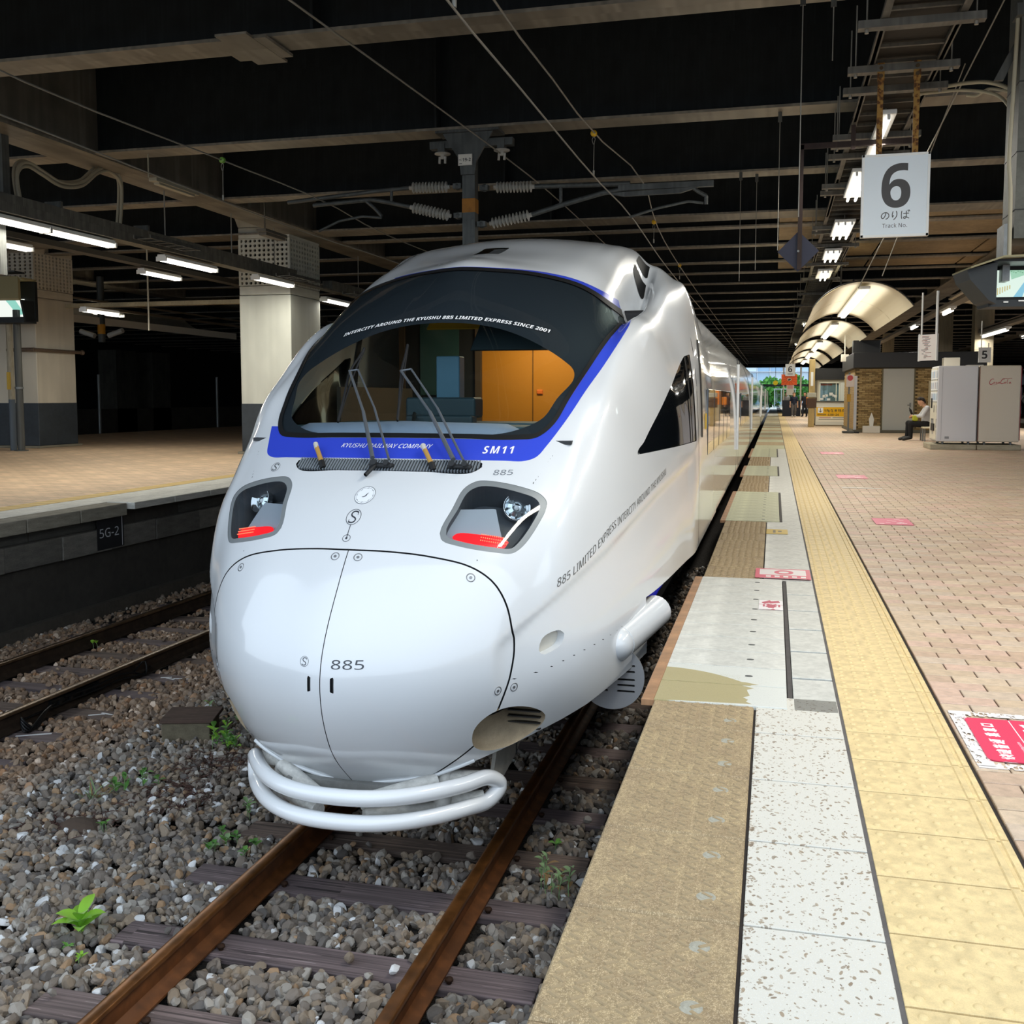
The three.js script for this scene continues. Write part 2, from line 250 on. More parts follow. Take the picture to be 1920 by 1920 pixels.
// ---------- roof: slab, steel girders with pale bottom flanges ----------
const ceiling = struct('ceiling');
const beamZ = [-9.9, -13.9, -17.9];
{
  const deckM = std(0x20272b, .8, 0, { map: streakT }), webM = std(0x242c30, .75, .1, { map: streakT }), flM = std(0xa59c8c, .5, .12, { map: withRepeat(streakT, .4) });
  part('roof_slab', span(-60, 40, 6.5, 7.1, -2.6, -118), deckM, ceiling);
  part('roof_fascia', span(-60, 40, 5.0, 6.5, -2.5, -2.7), deckM, ceiling);
  const girder = (name, z, y, fw, h, x0 = -46, x1 = 32) => {
    const b = new THREE.Group(); b.name = name + '_' + String(ceiling.children.length).padStart(3, '0'); ceiling.add(b);
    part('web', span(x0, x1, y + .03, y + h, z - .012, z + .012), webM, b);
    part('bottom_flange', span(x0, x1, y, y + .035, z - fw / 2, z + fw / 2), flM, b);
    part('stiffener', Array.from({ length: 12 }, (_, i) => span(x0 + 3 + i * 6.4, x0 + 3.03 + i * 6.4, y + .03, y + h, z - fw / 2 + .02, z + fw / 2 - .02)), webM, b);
    return b;
  };
  const zs = [-3.2, -6.6, -10.0, -13.9, -17.6]; 
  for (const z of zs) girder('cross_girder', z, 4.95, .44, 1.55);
  // measured rows further on
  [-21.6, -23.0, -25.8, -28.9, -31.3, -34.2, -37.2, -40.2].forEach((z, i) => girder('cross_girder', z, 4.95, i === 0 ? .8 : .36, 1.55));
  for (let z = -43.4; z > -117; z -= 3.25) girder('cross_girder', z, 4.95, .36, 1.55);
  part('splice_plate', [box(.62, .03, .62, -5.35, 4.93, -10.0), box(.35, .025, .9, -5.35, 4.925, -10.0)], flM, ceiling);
  // long box girders along the tracks, and pale soffit panels over the platform
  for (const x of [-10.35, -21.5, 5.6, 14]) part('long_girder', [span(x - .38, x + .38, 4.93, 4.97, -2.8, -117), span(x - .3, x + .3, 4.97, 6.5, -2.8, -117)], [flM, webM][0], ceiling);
  const sof = std(0xb8a280, .7, 0, { map: concreteT });
  for (const [a, b] of [[-21.9, -25.4], [-26.1, -28.6], [-29.2, -31]]) for (let i = 0; i < 5; i++) part('soffit_panel', rbox(2.35, .04, Math.abs(a - b) - .06, .01, 1.2 + i * 2.4, 5.02, (a + b) / 2), sof, ceiling);
}
// ---------- side walls that close the hall ----------
{
  const w = struct('wall_left');
  const cm = std(0x4c4a46, .95, 0, { map: withRepeat(concreteT, .4) }), dk = std(0x14151a, .9, 0, { map: withRepeat(concreteT, .4) });
  part('wall_body', span(-44, -43, -2, 6.6, 3, -118), dk, w);
  const b = std(0x4a453f, .95, 0, { map: withRepeat(concreteT, .5) });
  // ramp wall and piers beyond the far platform
  const ramp = prism([[-24, 0], [-24, .55], [-30, .62], [-33.8, 1.1], [-38.5, 1.98], [-42.4, 2.05], [-62, 2.05], [-62, -1.4], [-24, -1.4]].map(([z, h]) => [-z, h - 1.3]), .4).rotateY(PI / 2).translate(-31.4, 0, 0);
  part('ramp_wall', ramp, b, w);
  for (const [z, x, hgt] of [[-31, -31.8, 1.0], [-33.4, -31.8, 1.0], [-44.5, -31.5, 1.4], [-47.5, -31.5, 1.4]]) part('pier', span(x - .5, x + .5, -1.4, 2.2 + hgt, z + .8, z - .8), std(0x56544c, .95, 0, { map: withRepeat(streakT, .5) }), w);
  part('lintel', span(-32.2, -31.4, 1.5, 2.1, -27, -36), b, w);
  const r = struct('wall_right');
  part('wall_body', span(33, 34, -2, 6.6, 3, -118), dk, r);
}
// ================= TRACKS: rails, sleepers, ballast, weeds =================
const RAIL = -1.146, SLEEP = RAIL - .165;
const woodT = tex(512, (u, v, x, y) => { const a = vnoise(u * 4, v * 90, 90, 3), b = vnoise(u * 10, v * 200, 200, 5), c = fbm(u, v, 6, 3, 9), crack = vnoise(u * 3, v * 40, 40, 13) > .83 ? -.2 : 0, w = vnoise(u * 9, v * 70, 70, 21) > .9 ? .26 : 0; const k = .42 + .25 * a + .12 * b + .16 * c + crack + w; return [k, k * .93, k * .92]; }, { rx: .6, ry: 1.6 });
const rustT = tex(256, (u, v, x, y) => { const a = vnoise(u * 40, v * 2, 40, 3), b = fbm(u, v, 16, 4, 8); const k = .55 + .3 * a * b + .25 * b; return [k, k * .92, k * .85]; });
const railMat = std(0x9a683e, .55, .25, { map: rustT }), headMat = std(0xa87848, .32, .55, { map: rustT }), railMatL = std(0x554a40, .6, .35, { map: rustT }), headMatL = std(0x8a7860, .33, .6, { map: rustT });
const sleeperMats = [0xa39a98, 0x958a80, 0x9a9295].map((c) => std(c, .85, 0, { map: woodT }));
function railThing(x, z0, z1, label, body, head) {
  const t = thing('track_rail', label, 'rail', [x, 0, 0], 0, undefined);
  const half = [[.0635, 0], [.0635, .010], [.02, .026], [.0085, .04], [.0085, .112], [.028, .122], [.0325, .13]], pr = [...half, ...half.slice().reverse().map(([a, b]) => [-a, b])];
  const ext = (pts, y) => new THREE.ExtrudeGeometry(poly(pts), { depth: z0 - z1, bevelEnabled: false }).translate(0, y, z1);
  part('rail_web_and_foot', toCreasedNormals(ext(pr, RAIL - .153), .6), body, t);
  const hd = []; for (let i = 0; i <= 8; i++) { const a = PI * i / 8; hd.push([.0325 * Math.sign(Math.cos(a)) * Math.pow(Math.abs(Math.cos(a)), .45), .138 + .015 * Math.pow(Math.sin(a), .6)]); }
  part('rail_head', toCreasedNormals(ext([[.0325, .13], ...hd, [-.0325, .13]], RAIL - .153), .7), head, t);
  return t;
}
const RX = [-2.611 + .033, -1.412 - .033], LXr = [-6.89, -5.74];
const TXC = -2.011;
railThing(RX[0], 4, -60, 'rusty left rail of the near track, running under the white guard tube', railMat, headMat);
railThing(RX[1], 4, -60, 'rusty right rail of the near track, nearest the platform edge', railMat, headMat);
railThing(LXr[0], 4, -60, 'dull brown rail beside the wall of the far platform', railMatL, headMatL);
{
  const t = railThing(LXr[1], 4, -60, 'dull brown rail of the left track with black cable and fishplate on it', railMatL, headMatL);
  part('fishplate', [box(.03, .07, .62, .024, RAIL - .075, -7.35), ...[-.22, -.08, .08, .22].map((k) => box(.03, .028, .028, .045, RAIL - .075, -7.35 + k))], M.black, t);
  const loop = (k) => tube([[.05, RAIL - .06, -7.0 - k * .02], [.12, RAIL - .10 + k * .01, -6.85], [.16, RAIL - .15, -6.7 + k * .03], [.10, RAIL - .05 - k * .02, -6.62], [.05, RAIL - .09, -6.75], [.04, RAIL - .1, -7.1 - k * .1]], .009, 40, 6);
  part('bond_cable', [loop(0), loop(1), loop(2), loop(3), tube([[.045, RAIL - .05, -7.2], [.06, RAIL - .06, -7.6], [.045, RAIL - .055, -7.9], [.07, RAIL - .08, -8.1], [.10, RAIL - .13, -8.25], [.06, RAIL - .02, -8.3], [.05, RAIL - .08, -8.15]], .009, 40, 6), tube([[.045, RAIL - .09, -7.2], [.06, RAIL - .10, -7.6], [.05, RAIL - .1, -7.9], [.09, RAIL - .12, -8.2], [.05, RAIL - .10, -8.4]], .009, 30, 6)], M.black, t);
}
// sleepers: position of the near edge row measured in the photograph
function sleeper(x, z, len, mi, label, turn = 0, w = .2) {
  const t = thing('wooden_sleeper', label, 'sleeper', [x, SLEEP, z], turn);
  reseed(400 + Math.round(z * 31)); const g = rbox(len, .15, w, .008, 0, -.075, 0, 2), p = g.attributes.position; 
  const u = g.attributes.uv; for (let i = 0; i < p.count; i++) u.setXY(i, p.getX(i) * .8 + z, p.getZ(i) + p.getY(i) + z * .37);
  part('timber', g, sleeperMats[mi], t);
  return t;
}
const spikeG = [rod([0, -.01, 0], [0, .022, 0], .012, 8), lathe([[0, .03], [.018, .024], [.02, .014], [.012, .012]], 10)];
const chairMat = std(0x4b3320, .8, .2, { map: rustT });
const nearSleepers = [[-2.45, 0], [-3.03, 1], [-3.62, 0], [-4.22, 2], [-4.87, 2], [-5.47, 1], [-6.1, 2], [-6.7, 1], [-7.3, 0], [-7.9, 2], [-8.5, 1]];
const words = ['first', 'second', 'third', 'fourth', 'fifth', 'sixth', 'seventh', 'eighth', 'ninth', 'tenth', 'eleventh'];
nearSleepers.forEach(([z, m], i) => {
  const t = sleeper(TXC, z, 2.1, m, `grey timber sleeper of the near track, ${words[i]} from the bottom of the photo`);
  for (const x of RX) for (const s of [-1, 1]) { const q = part('rail_spike', spikeG.map((g) => g.clone()), chairMat, t); q.position.set(x - TXC + s * .088, 0, s * .045); }
});
const leftZ = [-5.4, -6.0, -6.6, -7.18, -7.75, -8.3, -8.9, -9.5, -10.05, -10.65, -11.25];
const paintMat = std(0xdedede, .7);
leftZ.forEach((z, i) => {
  const t = sleeper(-6.315, z, 2.3, (i + 1) % 3, `brown timber sleeper of the left track, ${words[i]} from the left edge of the photo`);
  const mk = (x, zz, w, d, a) => part('chalk_mark', box(w, .003, d, 0, 0, 0).rotateY(a).translate(x, .002, zz), paintMat, t);
  if (i === 4) mk(.30, .02, .30, .018, .05); if (i === 8) mk(.30, .0, .28, .018, .05); if (i === 2) mk(.80, .0, .26, .02, .5);
  if (i === 3) { mk(.95, .02, .13, .018, .5); mk(1.02, -.02, .12, .018, -.2); } if (i === 5) { mk(.86, 0, .1, .018, .4); mk(.92, .03, .11, .018, -.35); mk(1.02, .0, .15, .018, .25); mk(1.08, .01, .09, .018, 1.0); }
});
// ---------- ballast ----------
{
  const bed = struct('ballast_bed');
  const gravT = tex(512, (u, v, x, y) => { const k = .2 + .4 * fbm(u, v, 24, 3, 71) * fbm(u, v, 60, 2, 75) + .1 * hash2(x >> 2, y >> 2, 2); return [k, k * .95, k * .9]; }, { rx: 1.2, ry: 1.2 });
  part('gravel_floor', [span(-7.92, XE + .2, -1.42, -1.345, 9, -140)], std(0x6d655b, 1, 0, { map: gravT, bumpMap: withRepeat(bumpT, 3), bumpScale: .03 }), bed);
  part('gravel_floor_right', span(10.3, 22, -1.42, -1.345, 9, -140), std(0x5d564e, 1, 0, { map: gravT }), bed);
  reseed(1234);
  const kinds = [];
  for (let k = 0; k < 9; k++) {
    let g = new THREE.IcosahedronGeometry(.5, 1); g = mergeVertices(g.deleteAttribute('uv').deleteAttribute('normal')); const p = g.attributes.position;
    const cuts = Array.from({ length: 7 }, () => { const n = V3(rr(-1, 1), rr(-1, 1), rr(-1, 1)).normalize(); return [n, rr(.22, .38)]; });
    for (let i = 0; i < p.count; i++) { const v = V3(p.getX(i), p.getY(i), p.getZ(i)); for (const [n, d] of cuts) { const e = v.dot(n) - d; if (e > 0) v.addScaledVector(n, -e); } v.multiplyScalar(1.25 + rr(-.05, .05)); p.setXYZ(i, v.x, v.y * .8, v.z); }
    g = g.toNonIndexed(); g.computeVertexNormals(); kinds.push(clean(g));
  }
  const onSleeper = (x, z) => nearSleepers.some(([s]) => Math.abs(z - s) < .125 && Math.abs(x - TXC) < 1.06) || leftZ.some((s) => Math.abs(z - s) < .12 && Math.abs(x + 6.315) < 1.05);
  const onRail = (x) => [...RX, ...LXr].some((r) => Math.abs(x - r) < .088);
  const hgt = (x, z) => { let h = SLEEP - .022; if (x > -5.2 && x < -2.95) h += .035 * Math.sin(PI * (x + 5.2) / 2.25) + .03 * (fbm(x * .2 + 5, z * .2 + 9, 8, 2, 3) - .5); return h; };
  const place = [];
  const put = (x, z, layer) => {
    const s = .034 + .028 * Math.pow(rnd(), 1.6); if (onRail(x)) return; const os = onSleeper(x, z); if (os && rnd() > .012) return;
    const q = rnd(); const dirty = (x > -4.6 && x < -3.1) ? .5 : 0; let c;
    if (q < .05) c = [.50, .50, .50]; else if (q < .27) c = [.245, .222, .195]; else if (q < .58) c = [.155, .128, .105]; else if (q < .80) c = [.20, .155, .112]; else if (q < .85) c = [.24, .155, .09]; else c = [.10, .088, .08];
    const left = x < -4.9 ? [1.02, .92, .82] : [1, 1, 1];
    if (x < -4.7 && x > -7.7) c = c.map((v, i) => (v * .8 + .035) * [1.12, .97, .84][i]);
    const k = rr(1.1, 1.55) * (x > -.95 - .5 && x < -.5 ? .85 : 1);
    place.push([x, (os ? SLEEP + s * .3 : hgt(x, z)) + layer, z, s, c.map((v, i) => v * k * left[i])]);
  };
  const region = (x0, x1, z0, z1, dens, layers = 2) => { const n = (x1 - x0) * Math.abs(z1 - z0) * dens; for (let l = 0; l < layers; l++) for (let i = 0; i < n; i++) put(rr(x0, x1), rr(z0, z1), l * .016 + rr(-.01, .012)); };
  region(-4.9, -.5, -2.2, -5.2, 560); region(-4.9, -.5, -5.2, -8.5, 430); region(-8.0, -4.9, -4.4, -10, 430); region(-8.0, -4.6, -10, -14.5, 300, 1);
  region(-1.35, -.45, -8.5, -16, 200, 1);
  place.sort((a, b) => b[2] - a[2]);
  const big = [...place].filter(([x, y, z]) => Math.abs(x + 2.6) < 2 && z < -2.75).slice(0, 300), bigSet = new Set(big);
  const rest = place.filter((p) => !bigSet.has(p));
  const tints = [[.245, .222, .195], [.155, .128, .105], [.20, .155, .112], [.10, .088, .08], [.5, .5, .5], [.24, .155, .09]].map((c) => { const m = std(0xffffff, .8, 0, { map: grainT }); m.color.setRGB(...c); return m; });
  big.forEach(([x, y, z, s, c]) => { let best = 0, bd = 9; tints.forEach((t, i) => { const d = Math.abs(t.color.r - c[0]) + Math.abs(t.color.b - c[2]); if (d < bd) { bd = d; best = i; } }); const m = part('ballast_stone', kinds[Math.floor(rnd() * 9)], tints[best], bed); m.position.set(x, y, z); m.rotation.set(rr(0, 6), rr(0, 6), rr(0, 6)); m.scale.set(s * rr(.9, 1.5), s, s * rr(.8, 1.2)); });
  const stoneMat = std(0xffffff, .82, 0), byKind = kinds.map(() => []); rest.forEach((p, i) => byKind[i % 9].push(p));
  byKind.forEach((list, k) => {
    const im = new THREE.InstancedMesh(kinds[k], stoneMat, list.length), q = new THREE.Quaternion(), e = new THREE.Euler(), col = new THREE.Color(), m4 = new THREE.Matrix4();
    list.forEach(([x, y, z, s, c], i) => { q.setFromEuler(e.set(rr(0, 6), rr(0, 6), rr(0, 6))); im.setMatrixAt(i, m4.compose(V3(x, y, z), q, V3(s * rr(.9, 1.5), s, s * rr(.8, 1.2)))); im.setColorAt(i, col.setRGB(...c)); });
    im.name = 'ballast_stones' + (k ? '_' + String(k).padStart(3, '0') : ''); stuff(im); im.castShadow = im.receiveShadow = true; bed.add(im);
  });
}
// ---------- weeds and small things on the ballast ----------
const leafMat = (c) => phys(c, .75, { transmission: .35, thickness: 0, side: THREE.DoubleSide });
const leafMats = { lime: leafMat(0x9bd23a), green: leafMat(0x5d9a3c), pale: leafMat(0x8fae78), dry: leafMat(0x9a7a4c), mid: leafMat(0x74b04a) };
function leafGeo(l, w, bend = .25) { const n = 5, pos = [], uv = [], idx = []; for (let i = 0; i <= n; i++) { const t = i / n, ww = w * Math.pow(Math.sin(PI * Math.min(1, .06 + t * .94)), .8) / 2, y = l * (t * .55 - bend * t * t), z = l * t * .85; pos.push(-ww, y + ww * .35, z, 0, y, z, ww, y + ww * .35, z); uv.push(0, t, .5, t, 1, t); if (i < n) for (const k of [0, 1]) { const a = i * 3 + k; idx.push(a, a + 3, a + 1, a + 1, a + 3, a + 4); } } const g = new THREE.BufferGeometry(); g.setAttribute('position', new THREE.Float32BufferAttribute(pos, 3)); g.setAttribute('uv', new THREE.Float32BufferAttribute(uv, 2)); g.setIndex(idx); g.computeVertexNormals(); return g; }
function weed(label, x, z, { n = 7, l = .1, w = .04, h = .06, stems = 1, spread = .04, mats = ['green'], seed = 1, y = SLEEP }) {
  reseed(seed); const t = thing('weed', label, 'plant', [x, y, z], rnd() * 6);
  for (let s = 0; s < stems; s++) {
    const bx = rr(-spread, spread) * (stems > 1 ? 1 : 0), bz = rr(-spread, spread) * (stems > 1 ? 1 : 0), hh = h * rr(.7, 1.2), tx = bx + rr(-.02, .02), tz = bz + rr(-.02, .02);
    part('stem', tube([[bx, -.03, bz], [(bx + tx) / 2 + .004, hh * .5, (bz + tz) / 2], [tx, hh, tz]], .0028, 8, 5), leafMats.pale, t);
    const k = Math.ceil(n / stems);
    for (let i = 0; i < k; i++) { const f = k > 3 ? .35 + .65 * i / (k - 1) : .9, m = part('leaf', leafGeo(l * rr(.7, 1.1), w * rr(.8, 1.15), rr(.15, .5)), leafMats[mats[Math.floor(rnd() * mats.length)]], t); m.position.set(bx + (tx - bx) * f, hh * f, bz + (tz - bz) * f); m.rotation.set(rr(-.5, .15), i * 2.4 + rr(-.3, .3), 0, 'YXZ'); }
  }
  return t;
}

weed('bright lime green seedling with broad leaves standing alone beside the near left rail', -3.2, -4.11, { n: 11, l: .155, w: .068, h: .15, mats: ['lime'], seed: 3, y: SLEEP - .01 });
weed('tiny green star-shaped sprig just below the lime seedling, the higher of two', -3.19, -3.99, { n: 6, l: .045, w: .016, h: .02, mats: ['mid'], seed: 4 });
weed('tiny lime star-shaped sprig below the lime seedling, the lower of two', -3.08, -3.92, { n: 6, l: .045, w: .014, h: .02, mats: ['lime'], seed: 5 });
weed('leafy green weed in the brown dead grass left of the white guard tube', -4.04, -5.8, { n: 30, l: .075, w: .03, h: .12, stems: 6, spread: .13, mats: ['mid', 'green'], seed: 6 });
weed('low creeping green weed by the left rail just below the guard tube', -2.98, -5.2, { n: 36, l: .05, w: .03, h: .05, stems: 7, spread: .13, mats: ['mid', 'pale', 'green'], seed: 7 });
weed('small pale green weed left of the guard tube end', -3.14, -5.6, { n: 9, l: .06, w: .03, h: .09, stems: 2, spread: .03, mats: ['pale', 'mid'], seed: 8 });
weed('dense green weed beside the concrete block left of the train nose', -3.88, -6.6, { n: 40, l: .08, w: .04, h: .17, stems: 7, spread: .13, mats: ['green', 'mid', 'lime'], seed: 9 });
weed('yellowing grassy tuft behind the brown boulder', -4.14, -5.5, { n: 24, l: .17, w: .010, h: .05, stems: 4, spread: .08, mats: ['pale', 'dry'], seed: 10 });
weed('thin green sprig right of the brown boulder', -3.8, -5.1, { n: 9, l: .045, w: .02, h: .09, stems: 3, spread: .04, mats: ['mid'], seed: 11 });
weed('pale green ground cover behind the concrete block, against the train nose', -4.2, -7.35, { n: 70, l: .06, w: .025, h: .08, stems: 14, spread: .33, mats: ['pale', 'mid', 'dry'], seed: 12 });
weed('whitish green weed with dry stalks between the right rail and the platform', -1.08, -5.12, { n: 34, l: .07, w: .025, h: .17, stems: 7, spread: .08, mats: ['pale', 'pale', 'dry'], seed: 13 });
weed('small bright clover between the right rail and the platform, nearer the train', -1.18, -5.62, { n: 6, l: .05, w: .035, h: .04, stems: 2, spread: .03, mats: ['mid'], seed: 14 });
weed('two small yellow green leaves at the foot of the rail by the far platform', -6.96 + .16, -9.07, { n: 4, l: .07, w: .04, h: .08, stems: 2, spread: .03, mats: ['lime'], seed: 15 });
{ // dead grass in wisps
  const t = solo('dead_grass', (() => { reseed(77); const l = []; for (let i = 0; i < 900; i++) { const k = rnd(), c = k < .38 ? [-4.12, -5.12, .34, .22] : k < .72 ? [-3.75, -5.72, .30, .26] : [-3.82, -6.35, .30, .30]; const r = Math.sqrt(rnd()), a = rnd() * 6.28, x = c[0] + c[2] * r * Math.cos(a) * .9, z = c[1] + c[3] * r * Math.sin(a), b = rnd() * 6.28, L = rr(.06, .16); l.push(tube([[x, SLEEP + .0 + rr(0, .02), z], [x + Math.cos(b) * L * .5, SLEEP + rr(.01, .06), z + Math.sin(b) * L * .5], [x + Math.cos(b + .5) * L, SLEEP + rr(0, .05), z + Math.sin(b + .5) * L]], .0022, 4, 4)); } return l; })(), std(0x5a4038, .95), 'brown dead grass and creeper matted over the ballast left of the train', 'grass'); stuff(t);
}
{ reseed(5); let g = new THREE.IcosahedronGeometry(.14, 2); g = mergeVertices(g.deleteAttribute('uv').deleteAttribute('normal')); const p = g.attributes.position; for (let i = 0; i < p.count; i++) { const k = .8 + .35 * fbm(p.getX(i) * .5 + 3, p.getZ(i) * .5 + p.getY(i), 4, 3, 7); p.setXYZ(i, p.getX(i) * k * 1.1, p.getY(i) * k * .62, p.getZ(i) * k * .8); } g = g.toNonIndexed(); g.computeVertexNormals(); const m = solo('boulder', clean(g), std(0x6e5d52, .95, 0, { map: concreteT }), 'brown half-buried boulder in the dead grass, left on the ballast', 'stone'); m.position.set(-4.0, SLEEP - .005, -5.15);
}
{ const t = thing('concrete_block', 'weathered concrete block sunk in the ballast left of the train nose', 'block', [-4.28, SLEEP - .08, -6.82], .3); part('block_body', rbox(.36, .34, .30, .012, 0, .08, 0), std(0x77705f, .95, 0, { map: withRepeat(concreteT, 2) }), t); part('wooden_lid', rbox(.40, .03, .34, .006, .01, .265, -.01), std(0x77665a, .9, 0, { map: woodT }), t); }
// ================= THE WHITE TRAIN =================
// The nose is a sheet of ribs fanned about a pivot; each row gives the radius of the rib at the half-widths in RIBX.
const PIV = [-.62, -8.4];
const RIBA = [-4, 0, 4, 9, 15, 21, 26, 31, 36, 42, 50, 57, 63, 70, 78, 90];
const RIBX = [0, .25, .5, .72, .88, 1.0, 1.1, 1.2, 1.3, 1.38, 1.43, 1.455, 1.455, 1.455];
const RIBR = [
  [3.433, 3.390, 3.285, 3.106, 2.900, 2.704, 2.513, 2.272, 1.921, 1.497, 1.091], [3.753, 3.701, 3.576, 3.370, 3.158, 2.967, 2.780, 2.523, 2.133, 1.654, 1.190],
  [4.040, 3.983, 3.854, 3.635, 3.412, 3.230, 3.044, 2.766, 2.333, 1.799, 1.278], [4.165, 4.113, 4.010, 3.832, 3.622, 3.438, 3.237, 2.929, 2.459, 1.884, 1.321],
  [4.019, 3.991, 3.937, 3.820, 3.662, 3.509, 3.284, 2.950, 2.461, 1.872, 1.295], [3.816, 3.806, 3.768, 3.696, 3.605, 3.506, 3.283, 2.940, 2.442, 1.845, 1.258],
  [3.610, 3.606, 3.590, 3.541, 3.480, 3.406, 3.231, 2.913, 2.426, 1.833, 1.236], [3.432, 3.428, 3.418, 3.398, 3.364, 3.309, 3.178, 2.879, 2.406, 1.822, 1.225],
  [3.340, 3.338, 3.326, 3.304, 3.270, 3.245, 3.159, 2.865, 2.408, 1.840, 1.249], [3.292, 3.283, 3.261, 3.215, 3.162, 3.124, 3.070, 2.828, 2.413, 1.878, 1.305],
  [3.341, 3.306, 3.256, 3.190, 3.113, 3.008, 2.988, 2.825, 2.465, 1.972, 1.420], [3.343, 3.293, 3.228, 3.152, 3.060, 2.875, 2.898, 2.796, 2.494, 2.054, 1.541],
  [3.247, 3.216, 3.175, 3.126, 3.010, 2.720, 2.794, 2.727, 2.471, 2.091, 1.638], [3.179, 3.163, 3.140, 3.102, 2.980, 2.610, 2.728, 2.702, 2.485, 2.157, 1.758],
  [3.185, 3.175, 3.149, 3.115, 3.025, 2.630, 2.760, 2.771, 2.603, 2.312, 1.937], [3.213, 3.207, 3.183, 3.147, 3.111, 2.999, 2.955, 2.873, 2.797, 2.523, 2.142]];
const CARR = [3.07, 3.065, 3.05, 3.03, 2.99, 2.94, 2.86, 2.75, 2.56, 2.33, 2.0];
const withFoot = (r) => [...r, r[10] * .72, r[10] * .36, 0];
const ribs = RIBR.map(withFoot), carRib = withFoot(CARR);
const cr = (a, b, c, d, t) => b + .5 * t * (c - a + t * (2 * a - 5 * b + 4 * c - d + t * (3 * (b - c) + d - a)));
function alongRib(arr, u, even) { const n = arr.length, i = Math.min(n - 2, Math.floor(u)), t = u - i, g = (k) => k < 0 ? (even ? arr[-k] : 2 * arr[0] - arr[-k]) : k >= n ? 2 * arr[n - 1] - arr[2 * n - 2 - k] : arr[k]; return cr(g(i - 1), g(i), g(i + 1), g(i + 2), t); }
const NI = 200, NJ = 260, NZ = 26;
const smooth = (a, b, x) => { const t = clamp01((x - a) / (b - a)); return t * t * (3 - 2 * t); };
const creaseY = (x) => { const p = [[.70, .08], [.808, .151], [1.0, .32], [1.152, .468], [1.208, .541], [1.315, .693], [1.44, .838], [1.46, .86]]; if (x < .72) return null; for (let i = 1; i < p.length; i++) if (x <= p[i][0]) { const [a, b] = [p[i - 1], p[i]]; return a[1] + (b[1] - a[1]) * (x - a[0]) / (b[0] - a[0]); } return null; };
function bodyHalf() {
  const rows = [];
  for (let i = 0; i <= NI + NZ; i++) {
    const row = [], ext = i > NI, u = Math.min(15, i / NI * 15), k = ext ? (i - NI) / NZ : 0;
    const a = alongRib(RIBA, u) * PI / 180;
    for (let j = 0; j <= NJ; j++) {
      const v = j / NJ * 13, x = alongRib(RIBX, v), blend = smooth(0, .8, k);
      let r; if (ext) r = alongRib(ribs[15], v, true) * (1 - blend) + alongRib(carRib, v, true) * blend;
      else r = alongRib(ribs.map ? ribColumns(v) : 0, u);
      const y = ext ? PIV[0] + r : PIV[0] + r * Math.sin(a), z = ext ? PIV[1] - k * 2.2 : PIV[1] + r * Math.cos(a);
      row.push([Math.min(1.457, x), y, z]);
    }
    rows.push(row);
  }
  // the crease along the flank: the sheet below it steps in by a centimetre and comes back
  for (const row of rows) for (const p of row) { const c = creaseY(p[0]); if (c === null || p[2] < -7.9) continue; const d = (c - p[1]) * .75; if (d > -.05 && d < .5) { const s = .018 * smooth(-.03, .03, d) * (1 - smooth(.05, .36, d)) * smooth(.72, .8, p[0]) * smooth(-7.9, -7.5, p[2]); p[0] -= s; p[2] -= s * .3; } }
  const nrm = rows.map((row) => row.map(() => [0, 0, 0])), A = V3(0, 0, 0), B = V3(0, 0, 0);
  for (let i = 0; i < rows.length; i++) for (let j = 0; j <= NJ; j++) {
    const i0 = Math.max(0, i - 1), i1 = Math.min(rows.length - 1, i + 1), j1 = Math.min(NJ, j + 1), p = rows[i][j];
    const q0 = j === 0 ? [-rows[i][1][0], rows[i][1][1], rows[i][1][2]] : rows[i][j - 1];
    A.set(...rows[i1][j]).sub(B.set(...rows[i0][j])); const C = V3(...rows[i][j1]).sub(V3(...q0)); const n = C.cross(A).normalize(); nrm[i][j] = [n.x, n.y, n.z];
  }
  const out = [];
  const v = (i, j) => out.push(...rows[i][j], ...nrm[i][j]);
  for (let i = 0; i < rows.length - 1; i++) for (let j = 0; j < NJ; j++) { v(i, j); v(i, j + 1); v(i + 1, j); v(i + 1, j); v(i, j + 1); v(i + 1, j + 1); }
  return out;
}
const colCache = new Map();
function ribColumns(v) { if (!colCache.has(v)) colCache.set(v, ribs.map((r) => alongRib(r, v, true))); return colCache.get(v); }
// keep the part of a triangle soup (x, y, z, nx, ny, nz per corner) where f >= 0
function clip(soup, f) {
  const out = [];
  for (let t = 0; t < soup.length; t += 18) {
    const vs = [0, 6, 12].map((k) => soup.slice(t + k, t + k + 6)), d = vs.map((p) => f(p[0], p[1], p[2], p));
    if (d[0] >= 0 && d[1] >= 0 && d[2] >= 0) { for (const p of vs) out.push(...p); continue; }
    if (d[0] < 0 && d[1] < 0 && d[2] < 0) continue;
    const pg = [];
    for (let k = 0; k < 3; k++) { const n = (k + 1) % 3; if (d[k] >= 0) pg.push(vs[k]); if ((d[k] >= 0) !== (d[n] >= 0)) { const s = d[k] / (d[k] - d[n]); pg.push(vs[k].map((c, q) => c + (vs[n][q] - c) * s)); } }
    for (let k = 1; k < pg.length - 1; k++) out.push(...pg[0], ...pg[k], ...pg[k + 1]);
  }
  return out;
}
const mirror = (s) => { const o = []; for (let t = 0; t < s.length; t += 18) for (const k of [0, 12, 6]) { const p = s.slice(t + k, t + k + 6); o.push(-p[0], p[1], p[2], -p[3], p[4], p[5]); } return o; };
const shift = (s, d) => { const o = s.slice(); for (let i = 0; i < o.length; i += 6) for (let k = 0; k < 3; k++) o[i + k] += o[i + 3 + k] * d; return o; };
